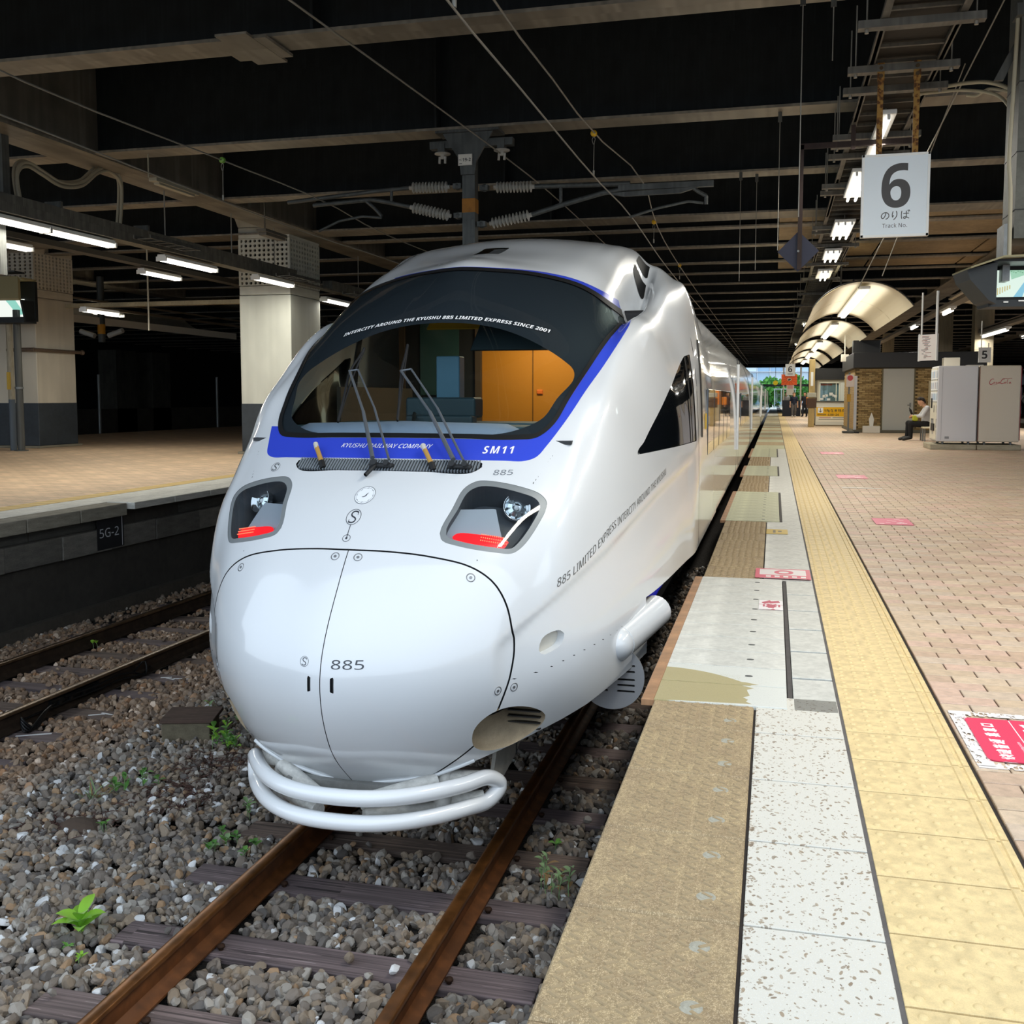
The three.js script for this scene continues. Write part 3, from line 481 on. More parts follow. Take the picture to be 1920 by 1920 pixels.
function soupGeo(s, uvf = (x, y, z) => [Math.abs(x) > 1.3 ? z : x, y]) {
  const n = s.length / 6, p = new Float32Array(n * 3), q = new Float32Array(n * 3), u = new Float32Array(n * 2);
  for (let i = 0; i < n; i++) { for (let k = 0; k < 3; k++) { p[i * 3 + k] = s[i * 6 + k]; q[i * 3 + k] = s[i * 6 + 3 + k]; } const w = uvf(s[i * 6], s[i * 6 + 1], s[i * 6 + 2]); u[i * 2] = w[0]; u[i * 2 + 1] = w[1]; }
  const g = new THREE.BufferGeometry(); g.setAttribute('position', new THREE.BufferAttribute(p, 3)); g.setAttribute('normal', new THREE.BufferAttribute(q, 3)); g.setAttribute('uv', new THREE.BufferAttribute(u, 2)); return g;
}
const both = (s) => s.concat(mirror(s));
function sd(pts, x, y) { // signed distance to a closed outline, negative inside
  let d = 1e9, inside = false;
  for (let i = 0, j = pts.length - 1; i < pts.length; j = i++) {
    const [ax, ay] = pts[j], [bx, by] = pts[i], ex = bx - ax, ey = by - ay, t = clamp01(((x - ax) * ex + (y - ay) * ey) / (ex * ex + ey * ey)), dx = x - ax - ex * t, dy = y - ay - ey * t; d = Math.min(d, dx * dx + dy * dy);
    if ((ay > y) !== (by > y) && x < ax + (y - ay) / (by - ay) * ex) inside = !inside;
  }
  return Math.sqrt(d) * (inside ? -1 : 1);
}
const lineD = (pts, x, y) => { let d = 1e9; for (let i = 1; i < pts.length; i++) { const [ax, ay] = pts[i - 1], [bx, by] = pts[i], ex = bx - ax, ey = by - ay, t = clamp01(((x - ax) * ex + (y - ay) * ey) / (ex * ex + ey * ey)); d = Math.min(d, Math.hypot(x - ax - ex * t, y - ay - ey * t)); } return d; };
const rounded = (pts, n = 4) => { const c = new THREE.CatmullRomCurve3(pts.map(([x, y]) => V3(x, y, 0)), true, 'centripetal'); return c.getPoints(pts.length * n).slice(0, -1).map((p) => [p.x, p.y]); };
const openCurve = (pts, n = 5) => new THREE.CatmullRomCurve3(pts.map(([x, y]) => V3(x, y, 0)), false, 'centripetal').getPoints(pts.length * n).map((p) => [p.x, p.y]);
const halfClose = (pts) => [[-1, pts[0][1]], ...openCurve(pts), [-1, pts[pts.length - 1][1]]];
const O = {
  glass: halfClose([[0, 1.088], [.363, 1.086], [.66, 1.083], [.76, 1.095], [.825, 1.16], [.868, 1.287], [.931, 1.477], [.99, 1.671], [1.012, 1.77], [.985, 1.86], [.90, 1.945], [.80, 2.01], [.685, 2.058], [.437, 2.114], [.2, 2.132], [0, 2.137]]),
  clear: halfClose([[0, 1.098], [.3, 1.096], [.50, 1.10], [.64, 1.125], [.765, 1.19], [.815, 1.30], [.87, 1.40], [.86, 1.46], [.78, 1.53], [.60, 1.635], [.40, 1.715], [.2, 1.755], [0, 1.765]]),
  band: halfClose([[0, .972], [.3, .971], [.62, .966], [.735, .964], [.79, .985], [.825, 1.04], [.852, 1.09], [.909, 1.21], [.957, 1.33], [1.037, 1.553], [1.078, 1.69], [1.088, 1.785], [1.05, 1.875], [.953, 1.967], [.878, 2.012], [.714, 2.084], [.509, 2.132], [.3, 2.150], [0, 2.156]]),
  cover: halfClose([[0, .554], [.18, .551], [.41, .530], [.597, .485], [.706, .413], [.767, .318], [.80, .197], [.809, .071], [.80, -.015], [.788, -.076], [.739, -.215], [.68, -.33], [.615, -.405], [.5, -.50], [.398, -.573], [.3, -.62], [0, -.66]]),
  lamp: rounded([[.478, .832], [.53, .868], [.61, .868], [.76, .838], [.855, .800], [.893, .752], [.866, .655], [.815, .562], [.775, .533], [.70, .541], [.52, .577], [.445, .602], [.426, .640], [.455, .745]]),
  lampIn: rounded([[.503, .815], [.545, .843], [.62, .844], [.76, .812], [.835, .782], [.862, .745], [.838, .66], [.79, .575], [.765, .556], [.70, .564], [.53, .598], [.466, .62], [.453, .65], [.482, .74]]),
  red: rounded([[.505, .642], [.62, .634], [.729, .614], [.758, .585], [.738, .566], [.62, .582], [.505, .605], [.487, .622]]),
  grill: rounded([[0, .966], [.25, .965], [.5, .963], [.535, .944], [.49, .908], [.25, .910], [0, .912], [-.25, .910], [-.49, .908], [-.535, .944], [-.5, .963], [-.25, .965]], 6),
  opening: rounded([[.618, -.37], [.64, -.295], [.70, -.235], [.76, -.213], [.833, -.226], [.895, -.275], [.912, -.32], [.89, -.365], [.83, -.412], [.75, -.450], [.665, -.452], [.625, -.42]]),
  recess: rounded([[.905, .062], [.918, .108], [.95, .128], [.99, .128], [1.003, .105], [.99, .055], [.95, .03], [.912, .025]]),
  sideWin: [[-6.12, .962], [-6.15, .985], [-6.27, 1.02], [-6.34, 1.05], [-7.02, 1.345], [-7.72, 1.60], [-7.90, 1.62], [-7.92, .972]],
};
const hemY = (x, z) => { if (z < -6.02) return .115 + .02 * smooth(-6.0, -7, z); const p = [[0, -.64], [.4, -.585], [.62, -.50], [.964, -.372], [1.078, -.322], [1.185, -.263], [1.30, -.215], [1.46, -.2]]; for (let i = 1; i < p.length; i++) if (x <= p[i][0]) { const [a, b] = [p[i - 1], p[i]]; return a[1] + (b[1] - a[1]) * (x - a[0]) / (b[0] - a[0]); } return -.2; };
const front = (z) => z > -7.25;
const grooves = [[[.874, 1.0], [.80, .845]], [[.648, .538], [.606, .48]], [[.792, -.07], [.928, -.054], [1.069, -.008], [1.188, .019], [1.30, .06]]];
const T = { white: phys(0xdfe2e5, .3, { clearcoat: 1, clearcoatRoughness: .06 }), blue: phys(0x3a50d6, .3, { clearcoat: 1, clearcoatRoughness: .05 }), grey: std(0x4b4f55, .5), dark: std(0x0d0e10, .6), glass: phys(0xd9e6e4, .02, { transmission: 1, thickness: 0, ior: 1.5 }), tint: phys(0x101418, .06, { clearcoat: 1, clearcoatRoughness: .02 }), seam: std(0x2a2c30, .8), light: std(0x9a9ca0, .5, .2), ink: std(0x33353b, .5) };
const train = thing('train_car', 'white streamlined leading railcar with rounded nose, wide windscreen and blue band', 'train', [TXC, 0, 0]);
const H = bodyHalf();
{
  const region = (name, s, m, label) => part(name, soupGeo(s), m, train, label);
  let S = clip(H, (x, y, z) => y - hemY(x, z));
  S = clip(S, (x, y, z) => front(z) ? sd(O.band, x, y) : 1);
  const coverD = (x, y, z) => z > -5.3 && x < .95 ? sd(O.cover, x, y) : 1;
  S = clip(S, (x, y, z) => coverD(x, y, z) - .0035);
  S = clip(S, (x, y, z) => z > -5.4 ? sd(O.lamp, x, y) : 1);
  S = clip(S, (x, y, z) => z > -5.4 && y > .85 ? sd(O.grill, x, y) : 1);
  S = clip(S, (x, y, z) => z > -5.3 ? sd(O.opening, x, y) : 1);
  S = clip(S, (x, y, z) => z > -5.3 && y < .2 ? sd(O.recess, x, y) : 1);
  S = clip(S, (x, y, z) => x > 1 && z < -5.9 ? sd(O.sideWin, z, y) - .004 : 1);
  S = clip(S, (x, y, z) => z > -6.2 ? Math.min(...grooves.map((g) => lineD(g, x, y))) - .0032 : 1);
  S = clip(S, (x, y, z) => x > 1.2 && y > .14 && y < 1.85 ? Math.min(Math.abs(z + 8.06) - .012, 1) : 1);
  S = clip(S, (x, y, z) => Math.max(Math.abs(z + 7.27) - .16, Math.abs(x - .04) - .055, 2 - y));
  region('body_shell', both(S), T.white);
  // the two halves of the nose cover
  let C = clip(H, (x, y, z) => -coverD(x, y, z) - .0035); C = clip(C, (x, y, z) => y - hemY(x, z) - .0); C = clip(C, (x, y, z) => sd(O.opening, x, y)); C = clip(C, (x) => x - .0022);
  C = clip(C, (x, y) => Math.max(Math.abs(x - .0575) - .0085, Math.abs(y + .025) - .048));
  region('nose_cover', C, T.white); region('nose_cover', mirror(C), T.white);
  part('lip_bead', tube(Array.from({ length: 25 }, (_, i) => { const x = -.60 + i * .05; return [x, hemY(Math.abs(x), -4.6) + .008, noseZ(Math.abs(x), hemY(Math.abs(x), -4.6) + .012) - .002]; }), .011, 60, 8), T.white, train);
  // dark liner that shows through every joint
  let L = clip(H, (x, y, z) => Math.min(y - hemY(x, z), 1.04 - y, z + 7.0)); L = clip(L, (x, y, z) => Math.min(sd(O.lamp, x, y), sd(O.opening, x, y), sd(O.recess, x, y)) - .002);
  region('inner_liner', both(shift(L, -.014)), T.seam);
  region('door_joint', both(shift(clip(H, (x, y, z) => Math.min(x - 1.1, .06 - Math.abs(z + 8.06), y - .12, 1.9 - y)), -.012)), T.seam);
  // blue band, gasket, windscreen
  let B = clip(H, (x, y, z) => front(z) ? -sd(O.band, x, y) : -1); B = clip(B, (x, y, z) => sd(O.glass, x, y) - .012); B = clip(B, (x, y, z) => z > -5.4 && y > .85 && y < .98 ? sd(O.grill, x, y) : 1);
  const white2 = mirror(clip(B, (x, y, z) => Math.min(x - .55, y - 1.13)));
  region('pillar_band', white2, T.white); region('blue_band', B.concat(mirror(clip(B, (x, y, z) => Math.max(.55 - x, 1.13 - y)))), T.blue, 'blue band framing the windscreen');
  const G = clip(H, (x, y, z) => front(z) ? -sd(O.glass, x, y) : -1);
  region('windscreen_gasket', both(shift(clip(clip(H, (x, y, z) => front(z) ? .013 - sd(O.glass, x, y) : -1), (x, y) => sd(O.glass, x, y) + .012), .003)), T.dark);
  region('windscreen', both(clip(G, (x, y) => -sd(O.glass, x, y) - .006)), T.glass, 'large curved windscreen');
  region('windscreen_frit', both(shift(clip(clip(G, (x, y) => -sd(O.glass, x, y) - .004), (x, y) => sd(O.clear, x, y)), -.006)), std(0x34363f, .45), 'printed border of the windscreen, blue-grey reflection painted in');  // border colour lightened to blue-grey to imitate reflection on the glass
  // wiper louvre: dark slot with upright ribs
  const Gr = clip(H, (x, y, z) => z > -5.4 && y > .85 && y < 1 ? -sd(O.grill, x, y) : -1);
  const louvre = region('louvre_back', both(shift(Gr, -.02)), T.dark);
  const rib = []; for (let i = -32; i <= 32; i++) { const x = i * .0165; if (Math.abs(x) > .525) continue; const y0 = Math.abs(x) > .5 ? .925 : .911, y1 = .965; rib.push(bar([x, y0, noseZ(Math.abs(x), y0) - .006], [x, y1, noseZ(Math.abs(x), y1) - .006], .008, .012)); }
  part('louvre_ribs', rib, std(0x8c949b, .5, .3), louvre);
  // headlamp clusters
  for (const s of [1, -1]) {
    const m = s > 0 ? (q) => q : mirror, inLamp = (o) => clip(H, (x, y, z) => z > -5.4 ? -sd(o, x, y) : -1);
    const lampG = part('headlamp_rim', soupGeo(m(shift(clip(inLamp(O.lamp), (x, y) => sd(O.lampIn, x, y)), -.002))), std(0x878c8e, .45, .2), train, 'grey rim of a headlamp cluster');
    part('lamp_housing', soupGeo(m(shift(inLamp(O.lamp), -.15))), std(0x55585d, .5), lampG);
    part('lamp_wall', soupGeo(m(wall(O.lampIn, .15, -.003))), T.grey, lampG);
    part('lamp_shelf', soupGeo(m(shift(clip(inLamp(O.lampIn), (x, y) => Math.min(.765 - y, .66 - x + (.765 - y) * .45)), -.045))), std(0xaeb4bd, .45), lampG);
    const c = V3(s * .722, .726, -5.135), nn = V3(s * .38, .32, .86).normalize(), orient = (g) => g.applyQuaternion(new THREE.Quaternion().setFromUnitVectors(V3(0, 1, 0), nn)).translate(c.x, c.y, c.z);
    part('lamp_reflector', orient(lathe([[.004, -.006], [.02, -.004], [.045, .006], [.062, .022], [.068, .03], [.074, .03], [.074, .0]], 28)), M.chrome, lampG);
    part('lamp_facets', Array.from({ length: 9 }, (_, i) => orient(box(.02, .01, .03, 0, .008, 0).rotateX(.5).rotateY(i * .698).translate(.032 * Math.sin(i * .698), .006, .032 * Math.cos(i * .698)))), std(0xe6eef2, .1, .9), lampG);
    part('lamp_bulb', orient(lathe([[0, .024], [.01, .02], [.014, .008], [.014, 0]], 14)), std(0xf4f6f8, .15), lampG);
    const redS = m(shift(clip(H, (x, y, z) => z > -5.4 ? -sd(O.red, x, y) : -1), -.022));
    part('tail_light', soupGeo(redS), new THREE.MeshStandardMaterial({ name: 'lit red tail lamp', color: 0xd01018, roughness: .3, emissive: new THREE.Color(1, .02, .03), emissiveIntensity: 1.0 }), lampG, 'lit red tail light');
    const pips = []; for (let i = 0; i < 13; i++) for (let j = 0; j < 3; j++) { const x = .62 + i * .0098, y = .617 - (x - .62) * .19 - j * .013 + .006; pips.push(new THREE.SphereGeometry(.0035, 6, 4).translate(s * x, y, noseZ(x, y) - .02)); }
    part('led_pips', pips, new THREE.MeshStandardMaterial({ name: 'lit lamp pips', color: 0xff6a50, emissive: new THREE.Color(1, .25, .12), emissiveIntensity: 1.3 }), lampG);
    const tl = new THREE.RectAreaLight(new THREE.Color(1, .05, .05), 1.2, .24, .05); tl.name = 'tail_light_glow'; train.add(tl); tl.position.set(s * .62, .61, noseZ(.62, .61) - .008); tl.lookAt(V3(TXC + s * 1.2, .7, 0));
    part('lamp_cover', soupGeo(m(shift(inLamp(O.lampIn), -.001))), phys(0xe9eef0, .04, { transmission: 1, thickness: 0 }), lampG);
    // opening low in the bow, with louvres in its depth
    const bowl = part('bow_opening', soupGeo(m(wall(O.opening, .16, 0, .12))), std(0xb7a78f, .6, 0, { map: concreteT }), train, 'stained round opening low in the bow');
    part('opening_back', soupGeo(m(shift(clip(H, (x, y, z) => z > -5.4 ? -sd(O.opening, x, y) - .0 : -1), -.19))), T.dark, bowl);
    for (let k = 0; k < 5; k++) part('louvre', box(.17, .006, .03, s * .80, -.27 - k * .03, noseZ(.80, -.3) - .17), std(0x1b1a19, .5), bowl);
    const rec = part('step_recess', soupGeo(m(wall(O.recess, .05, 0, .02))), T.white, train); part('recess_back', soupGeo(m(shift(clip(H, (x, y, z) => z > -5.4 && y < .2 ? -sd(O.recess, x, y) : -1), -.045))), std(0xc9c4b8, .6), rec);
    // slots, bolts
    const slot = part('coupler_slot', rboxAt(.0575 * s, -.025, .022, .10), T.dark, train); slot.castShadow = false;
    for (const [x, y] of [[.060, .523], [.612, .435], [.748, -.11], [.807, -.11]]) { const z = noseZ(x, y), n = noseN(x, y), b = part('bolt', [lathe([[.0, -.004], [.014, -.004], [.019, .001], [.0225, .0015], [.0225, -.006]], 16), rod([0, -.004, 0], [0, .003, 0], .008, 6)], std(0x8d8f92, .4, .6), train); b.position.set(s * x, y, z); b.quaternion.setFromUnitVectors(V3(0, 1, 0), V3(s * n[0], n[1], n[2])); }
    const w = clip(H, (x, y, z) => x > 1 && z < -5.9 ? -sd(O.sideWin, z, y) : -1); const wt = clip(w, (x, y, z) => -6.35 - z);
    part('cab_side_window', soupGeo(m(shift(w, -.006))), T.tint, train, 'dark triangular cab side window'); part('window_post', soupGeo(m(shift(clip(w, (x, y, z) => .022 - Math.abs(z + 7.72)), .002))), T.dark, train);
    part('cab_door_window', soupGeo(m(shift(clip(H, (x, y, z) => x > 1.2 ? Math.min(.055 - Math.abs(z + 8.36), y - .98, 1.76 - y) : -1), .004))), T.dark, train); part('door_edge', soupGeo(m(shift(clip(H, (x, y, z) => x > 1.2 ? Math.min(.012 - Math.abs(z + 8.62), y - .15, 1.78 - y) : -1), .003))), T.light, train);
  }
  function noseN(x, y) { return surfAt(x, y).n; }
  function rboxAt(x, y, w, h) { const z = noseZ(Math.abs(x), y); return rbox(w, h, .05, .01, x, y, z - .032); }
}
// nose surface at (half-width, height): nearest sheet corner in front view
function surfAt(x, y) { let best = 1e9, k = 0; for (let i = 0; i < H.length; i += 6) { if (H[i + 2] < -7.3) continue; const d = (H[i] - x) ** 2 + (H[i + 1] - y) ** 2; if (d < best) { best = d; k = i; } } const n = [H[k + 3], H[k + 4], H[k + 5]]; return { z: H[k + 2] - (n[0] * (x - H[k]) + n[1] * (y - H[k + 1])) / Math.max(.2, n[2]), n }; }
function noseZ(x, y) { return surfAt(x, y).z; }
// side wall of a recess: the outline carried inwards (and narrowed by `narrow`)
function wall(pts, depth, lift = 0, narrow = 0) {
  const n = pts.length, cx = pts.reduce((a, p) => a + p[0], 0) / n, cy = pts.reduce((a, p) => a + p[1], 0) / n, out = [];
  const ring = pts.map(([x, y]) => { const s = surfAt(x, y), f = 1 - narrow / .3, a = [x + s.n[0] * lift, y + s.n[1] * lift, s.z + s.n[2] * lift], steps = [a]; for (let k = 1; k <= 4; k++) { const t = k / 4, q = 1 - (1 - f) * t * t; steps.push([cx + (x - cx) * q - s.n[0] * depth * t, cy + (y - cy) * q - s.n[1] * depth * t, s.z - s.n[2] * depth * t]); } return steps; });
  for (let i = 0; i < n; i++) { const j = (i + 1) % n; for (let k = 0; k < 4; k++) { const q = [ring[i][k], ring[j][k], ring[i][k + 1], ring[j][k + 1]], e = V3(...q[1]).sub(V3(...q[0])), d = V3(...q[2]).sub(V3(...q[0])), nn = e.cross(d).normalize(); if (nn.x * (cx - q[0][0]) + nn.y * (cy - q[0][1]) < 0) nn.negate(); const N = [nn.x, nn.y, nn.z]; const gn = V3(...q[1]).sub(V3(...q[0])).cross(V3(...q[2]).sub(V3(...q[0]))), ord = gn.dot(nn) > 0 ? [0, 1, 2, 2, 1, 3] : [0, 2, 1, 2, 3, 1]; for (const a of ord) out.push(...q[a], ...N); } }
  return out;
}
// lettering and marks: thin film on the sheet, cut to its rectangle
function decal(name, w, h, draw, x0, x1, y0, y1, { px = 512, lift = .0012, label } = {}) {
  const t = canvasTex(px, Math.round(px * h / w), draw), m = phys(0xffffff, .35, { map: t, transparent: true });
  const f = (x, y, z) => front(z) ? Math.min(x - x0, x1 - x, y - y0, y1 - y) : -1;
  const s = clip(H, (x, y, z) => front(z) ? Math.min(Math.max(-x0, x1) - x, y - y0, y1 - y) : -1), all = clip(both(s), f);
  const q = part(name, soupGeo(shift(all, lift), (x, y) => [(x - x0) / (x1 - x0), (y - y0) / (y1 - y0)]), m, train, label); q.castShadow = false; return q;
}
{
  const ink = '#3a3d45';
  const mark = (g, w, h, f, txt, font, col, sp = 0) => { g.clearRect(0, 0, w, h); g.fillStyle = col; g.font = font; g.textBaseline = 'middle'; if (sp) { let x = 8; for (const c of txt) { g.fillText(c, x, h / 2); x += g.measureText(c).width + sp; } } else { const tw = g.measureText(txt).width; g.save(); g.translate(8, h / 2); g.scale((w - 16) / tw, 1); g.fillText(txt, 0, 0); g.restore(); } };
  decal('number_on_cover', 3, 1, (g, w, h) => mark(g, w, h, 0, '885', '150px sans-serif', ink), .043, .208, .035, .100);
  decal('number_under_band', 3, 1, (g, w, h) => mark(g, w, h, 0, '885', '150px sans-serif', '#777c84'), .595, .700, .890, .928);
  decal('unit_number', 4, 1, (g, w, h) => mark(g, w, h, 0, 'SM11', 'bold 120px sans-serif', '#ffffff', 14), .50, .745, .992, 1.046);
  decal('company_lettering', 14, 1, (g, w, h) => { g.transform(1, 0, -.2, 1, 6, 0); mark(g, w - 12, h, 0, 'KYUSHU RAILWAY COMPANY', '60px sans-serif', '#ffffff'); }, -.318, .225, 1.017, 1.053, { px: 1024 });
  const sMark = (tail) => (g, w, h) => { g.clearRect(0, 0, w, h); g.strokeStyle = ink; g.fillStyle = ink; g.lineWidth = w * .028; const r = w * .40, cx = w / 2, cy = w / 2; g.beginPath(); g.arc(cx, cy, r, 0, 7); g.stroke(); g.lineWidth = w * .07; g.beginPath(); g.moveTo(cx + w * .2, cy - w * .24); g.bezierCurveTo(cx - w * .1, cy - w * .42, cx - w * .32, cy - w * .1, cx, cy); g.bezierCurveTo(cx + w * .32, cy + w * .1, cx + w * .1, cy + w * .4, cx - w * .2, cy + w * .25); g.stroke(); g.lineWidth = w * .03; g.beginPath(); g.moveTo(cx + w * .2, cy - w * .26); g.lineTo(cx + w * .2, cy - w * .12); g.moveTo(cx - w * .2, cy + w * .14); g.lineTo(cx - w * .2, cy + w * .3); g.stroke(); if (tail) { g.lineWidth = w * .04; g.beginPath(); g.moveTo(cx, cy + r); g.lineTo(cx + w * .03, h * .84); g.stroke(); g.lineWidth = w * .025; g.beginPath(); g.ellipse(cx + w * .03, h * .86, w * .21, w * .17, 0, 0, 7); g.stroke(); g.beginPath(); g.arc(cx + w * .03, h * .86, w * .06, 0, 7); g.fill(); } };
  decal('s_mark', 1, 1.85, sMark(true), -.082, .012, .582, .742, { px: 256 });
  decal('s_mark', 1, 1, sMark(false), -.116, -.060, .045, .101, { px: 256 });
  decal('s_mark', 1, 1, sMark(false), -.700, -.628, .888, .942, { px: 256 });
  decal('bird_emblem', 1.3, 1, (g, w, h) => { g.clearRect(0, 0, w, h); g.fillStyle = '#eef1f5'; g.strokeStyle = '#4a4e58'; g.lineWidth = 9; g.beginPath(); g.ellipse(w / 2, h / 2, w * .44, h * .43, 0, 0, 7); g.fill(); g.stroke(); g.lineWidth = 4; g.beginPath(); g.ellipse(w / 2, h / 2, w * .38, h * .36, 0, 0, 7); g.stroke(); g.fillStyle = '#4a4e58'; const bird = (x, y, s, a) => { g.save(); g.translate(x, y); g.rotate(a); g.scale(s, s); g.beginPath(); g.moveTo(-46, 14); g.quadraticCurveTo(-10, 16, 8, 2); g.quadraticCurveTo(20, -22, 52, -26); g.quadraticCurveTo(28, -8, 30, 6); g.quadraticCurveTo(12, 22, -6, 22); g.quadraticCurveTo(-24, 28, -46, 14); g.fill(); g.restore(); }; bird(w / 2, h / 2, 1.5, -.15); for (let k = 0; k < 8; k++) { const a = k * .785; bird(w / 2 + w * .37 * Math.cos(a), h / 2 + h * .35 * Math.sin(a), .5, a + 1.4); } }, -.082, .038, .752, .844);
  // lettering that follows an arc on the printed border of the glass
  const arcY = (x) => 1.796 - .205 * x * x + .0 * x;
  const arcT = canvasTex(2048, 64, (g, w, h) => { g.clearRect(0, 0, w, h); g.fillStyle = '#fff'; g.font = 'bold 44px sans-serif'; g.textBaseline = 'middle'; const s = 'INTERCITY AROUND THE KYUSHU 885 LIMITED EXPRESS SINCE 2001', tw = g.measureText(s).width; g.translate(14, h / 2); g.scale((w - 40) / tw, 1); g.transform(1, 0, -.22, 1, 6, 0); g.fillText(s, 0, 0); });
  const arc = clip(both(clip(H, (x, y, z) => front(z) && z < -5.7 ? Math.min(.72 - x, .04 - Math.abs(y - arcY(x))) : -1)), (x, y) => Math.min(x + .70, .69 - x, .021 - Math.abs(y - arcY(x))));
  part('glass_lettering', soupGeo(shift(arc, .001), (x, y) => [(x + .70) / 1.39, (y - arcY(x) + .021) / .042]), std(0xffffff, .5, 0, { map: arcT, transparent: true }), train, 'white italic lettering in an arc across the windscreen').castShadow = false;
  // lettering along the flank, above the crease
  const base = [[-4.96, .322], [-5.28, .447], [-5.567, .552], [-6.0, .643], [-6.731, .785], [-7.1, .835]];
  const baseY = (z) => { for (let i = 1; i < base.length; i++) if (z >= base[i][0]) { const [a, b] = [base[i - 1], base[i]]; return a[1] + (b[1] - a[1]) * (z - a[0]) / (b[0] - a[0]); } return 1; };
  const flT = canvasTex(2048, 96, (g, w, h) => { g.clearRect(0, 0, w, h); g.fillStyle = '#5a5a58'; g.font = '70px sans-serif'; g.textBaseline = 'middle'; const s = '885 LIMITED EXPRESS INTERCITY AROUND THE KYUSHU', tw = g.measureText(s).width; g.translate(10, h / 2); g.scale((w - 30) / tw, 1); g.transform(1, 0, -.2, 1, 10, 0); g.fillText(s, 0, 0); });
  const fl = clip(H, (x, y, z) => x > .9 && z < -4.9 ? Math.min(-4.955 - z, z + 6.74, y - baseY(z) - .0, baseY(z) + .074 - y) : -1);
  const along = (x, z) => (x - .97) * .62 + (-4.96 - z) * 1.0; const tot = along(1.338, -6.731);
  part('flank_lettering', soupGeo(shift(fl, .0015), (x, y, z) => [along(x, z) / tot, (y - baseY(z)) / .074]), phys(0xffffff, .4, { map: flT, transparent: true }), train, 'grey italic lettering running along the flank').castShadow = false;
  part('yellow_tag', box(.004, .13, .10, 1.457, 1.10, -8.78), std(0xe0b415, .5), train);
}
{ // wipers, washer nozzles, roof hatch
  const on = (x, y, k) => { const s = surfAt(Math.abs(x), y), q = x < 0 ? -1 : 1; return [x + q * s.n[0] * k, y + s.n[1] * k, s.z + s.n[2] * k]; };
  const wm = std(0x777d84, .4, .5), wd = std(0x1d1f22, .6);
  for (const [b1, b2, a1, a2, t, b, lever] of [[[-.069, .952], [.03, .944], [-.477, 1.426], [-.423, 1.432], [-.472, 1.600], [-.424, 1.153], true], [[.38, .949], [.435, .945], [-.141, 1.424], [-.081, 1.434], [-.180, 1.617], [-.059, 1.163], false]]) {
    const w = part('wiper_arm', [rod(on(...b1, .03), on((b1[0] * .55 + a1[0] * .45), b1[1] * .55 + a1[1] * .45, .07), .013, 8, .010), rod(on((b1[0] * .55 + a1[0] * .45), b1[1] * .55 + a1[1] * .45, .07), on(...a1, .045), .008, 8)], wm, train, 'twin-rod pantograph wiper');
    part('guide_rod', [rod(on(...b2, .03), on(b2[0] * .5 + a2[0] * .5, b2[1] * .5 + a2[1] * .5, .065), .007, 8), rod(on(b2[0] * .5 + a2[0] * .5, b2[1] * .5 + a2[1] * .5, .065), on(...a2, .045), .006, 8), rod(on(...a1, .045), on(...a2, .045), .006, 6)], wm, w);
    const mid = on((t[0] + b[0]) / 2 * .35 + a1[0] * .65 - .0, (t[1] + b[1]) / 2 * .35 + a1[1] * .65, .02);
    part('wiper_blade', [tube([on(...t, .008), on(t[0] * .6 + a1[0] * .4, t[1] * .6 + a1[1] * .4, .02), on(...a1, .035), on(b[0] * .6 + a1[0] * .4, b[1] * .6 + a1[1] * .4, .022), on(...b, .008)], .0075, 24, 6), tube([on(...t, .004), on((t[0] + b[0]) / 2 * .5 + a1[0] * .5, (t[1] + b[1]) / 2 * .5 + a1[1] * .5, .008), on(...b, .004)], .007, 16, 6)], wd, w);
    const c = on((b1[0] + b2[0]) / 2 + .012, (b1[1] + b2[1]) / 2 - .018, .012); part('wiper_base', [rbox(.13, .022, .05, .01, c[0], c[1], c[2]), rod([c[0] - .035, c[1], c[2]], [c[0] - .035, c[1] + .02, c[2] + .035], .018, 10), rod([c[0] + .035, c[1], c[2]], [c[0] + .035, c[1] + .02, c[2] + .035], .016, 10)], wd, w);
    if (lever) part('parking_lever', tube([on(-.035, .925, .02), on(-.04, .90, .03), on(-.06, .872, .025)], .011, 12, 8), wd, w);
  }
  for (const [x, y] of [[-.355, .93], [.275, .93]]) { const n = part('washer_nozzle', rod(on(x, y, .01), on(x - .075, y + .065, .035), .013, 10), std(0xb98f4a, .5), train, 'tan washer nozzle'); part('nozzle_boot', rod(on(x + .01, y - .012, .0), on(x - .012, y + .01, .016), .017, 10), T.dark, n); part('nozzle_tip', rod(on(x - .07, y + .06, .033), on(x - .092, y + .08, .04), .0135, 10), std(0xc9c6bd, .5), n); }
  const hz = clip(both(clip(H, (x, y, z) => Math.min(z + 7.9, -6.9 - z, .4 - x, y - 2))), (x, y, z) => Math.min(.16 - Math.abs(z + 7.27), .055 - Math.abs(x - .04)));
  part('roof_hatch', soupGeo(shift(hz, -.008)), std(0x55585a, .25, .1), train, 'small dark hatch on the roof');
  for (const s of [1, -1]) for (const [z0, z1] of [[-7.98, -8.14], [-8.2, -8.36], [-8.42, -8.58]]) { const v = shift(clip(H, (x, y, z) => Math.min(z - z1, z0 - z, x - .93, 1.02 - x, y - 1.9)), .003); if (v.length) part('roof_vent', soupGeo(s > 0 ? v : mirror(v)), T.dark, train); }
}
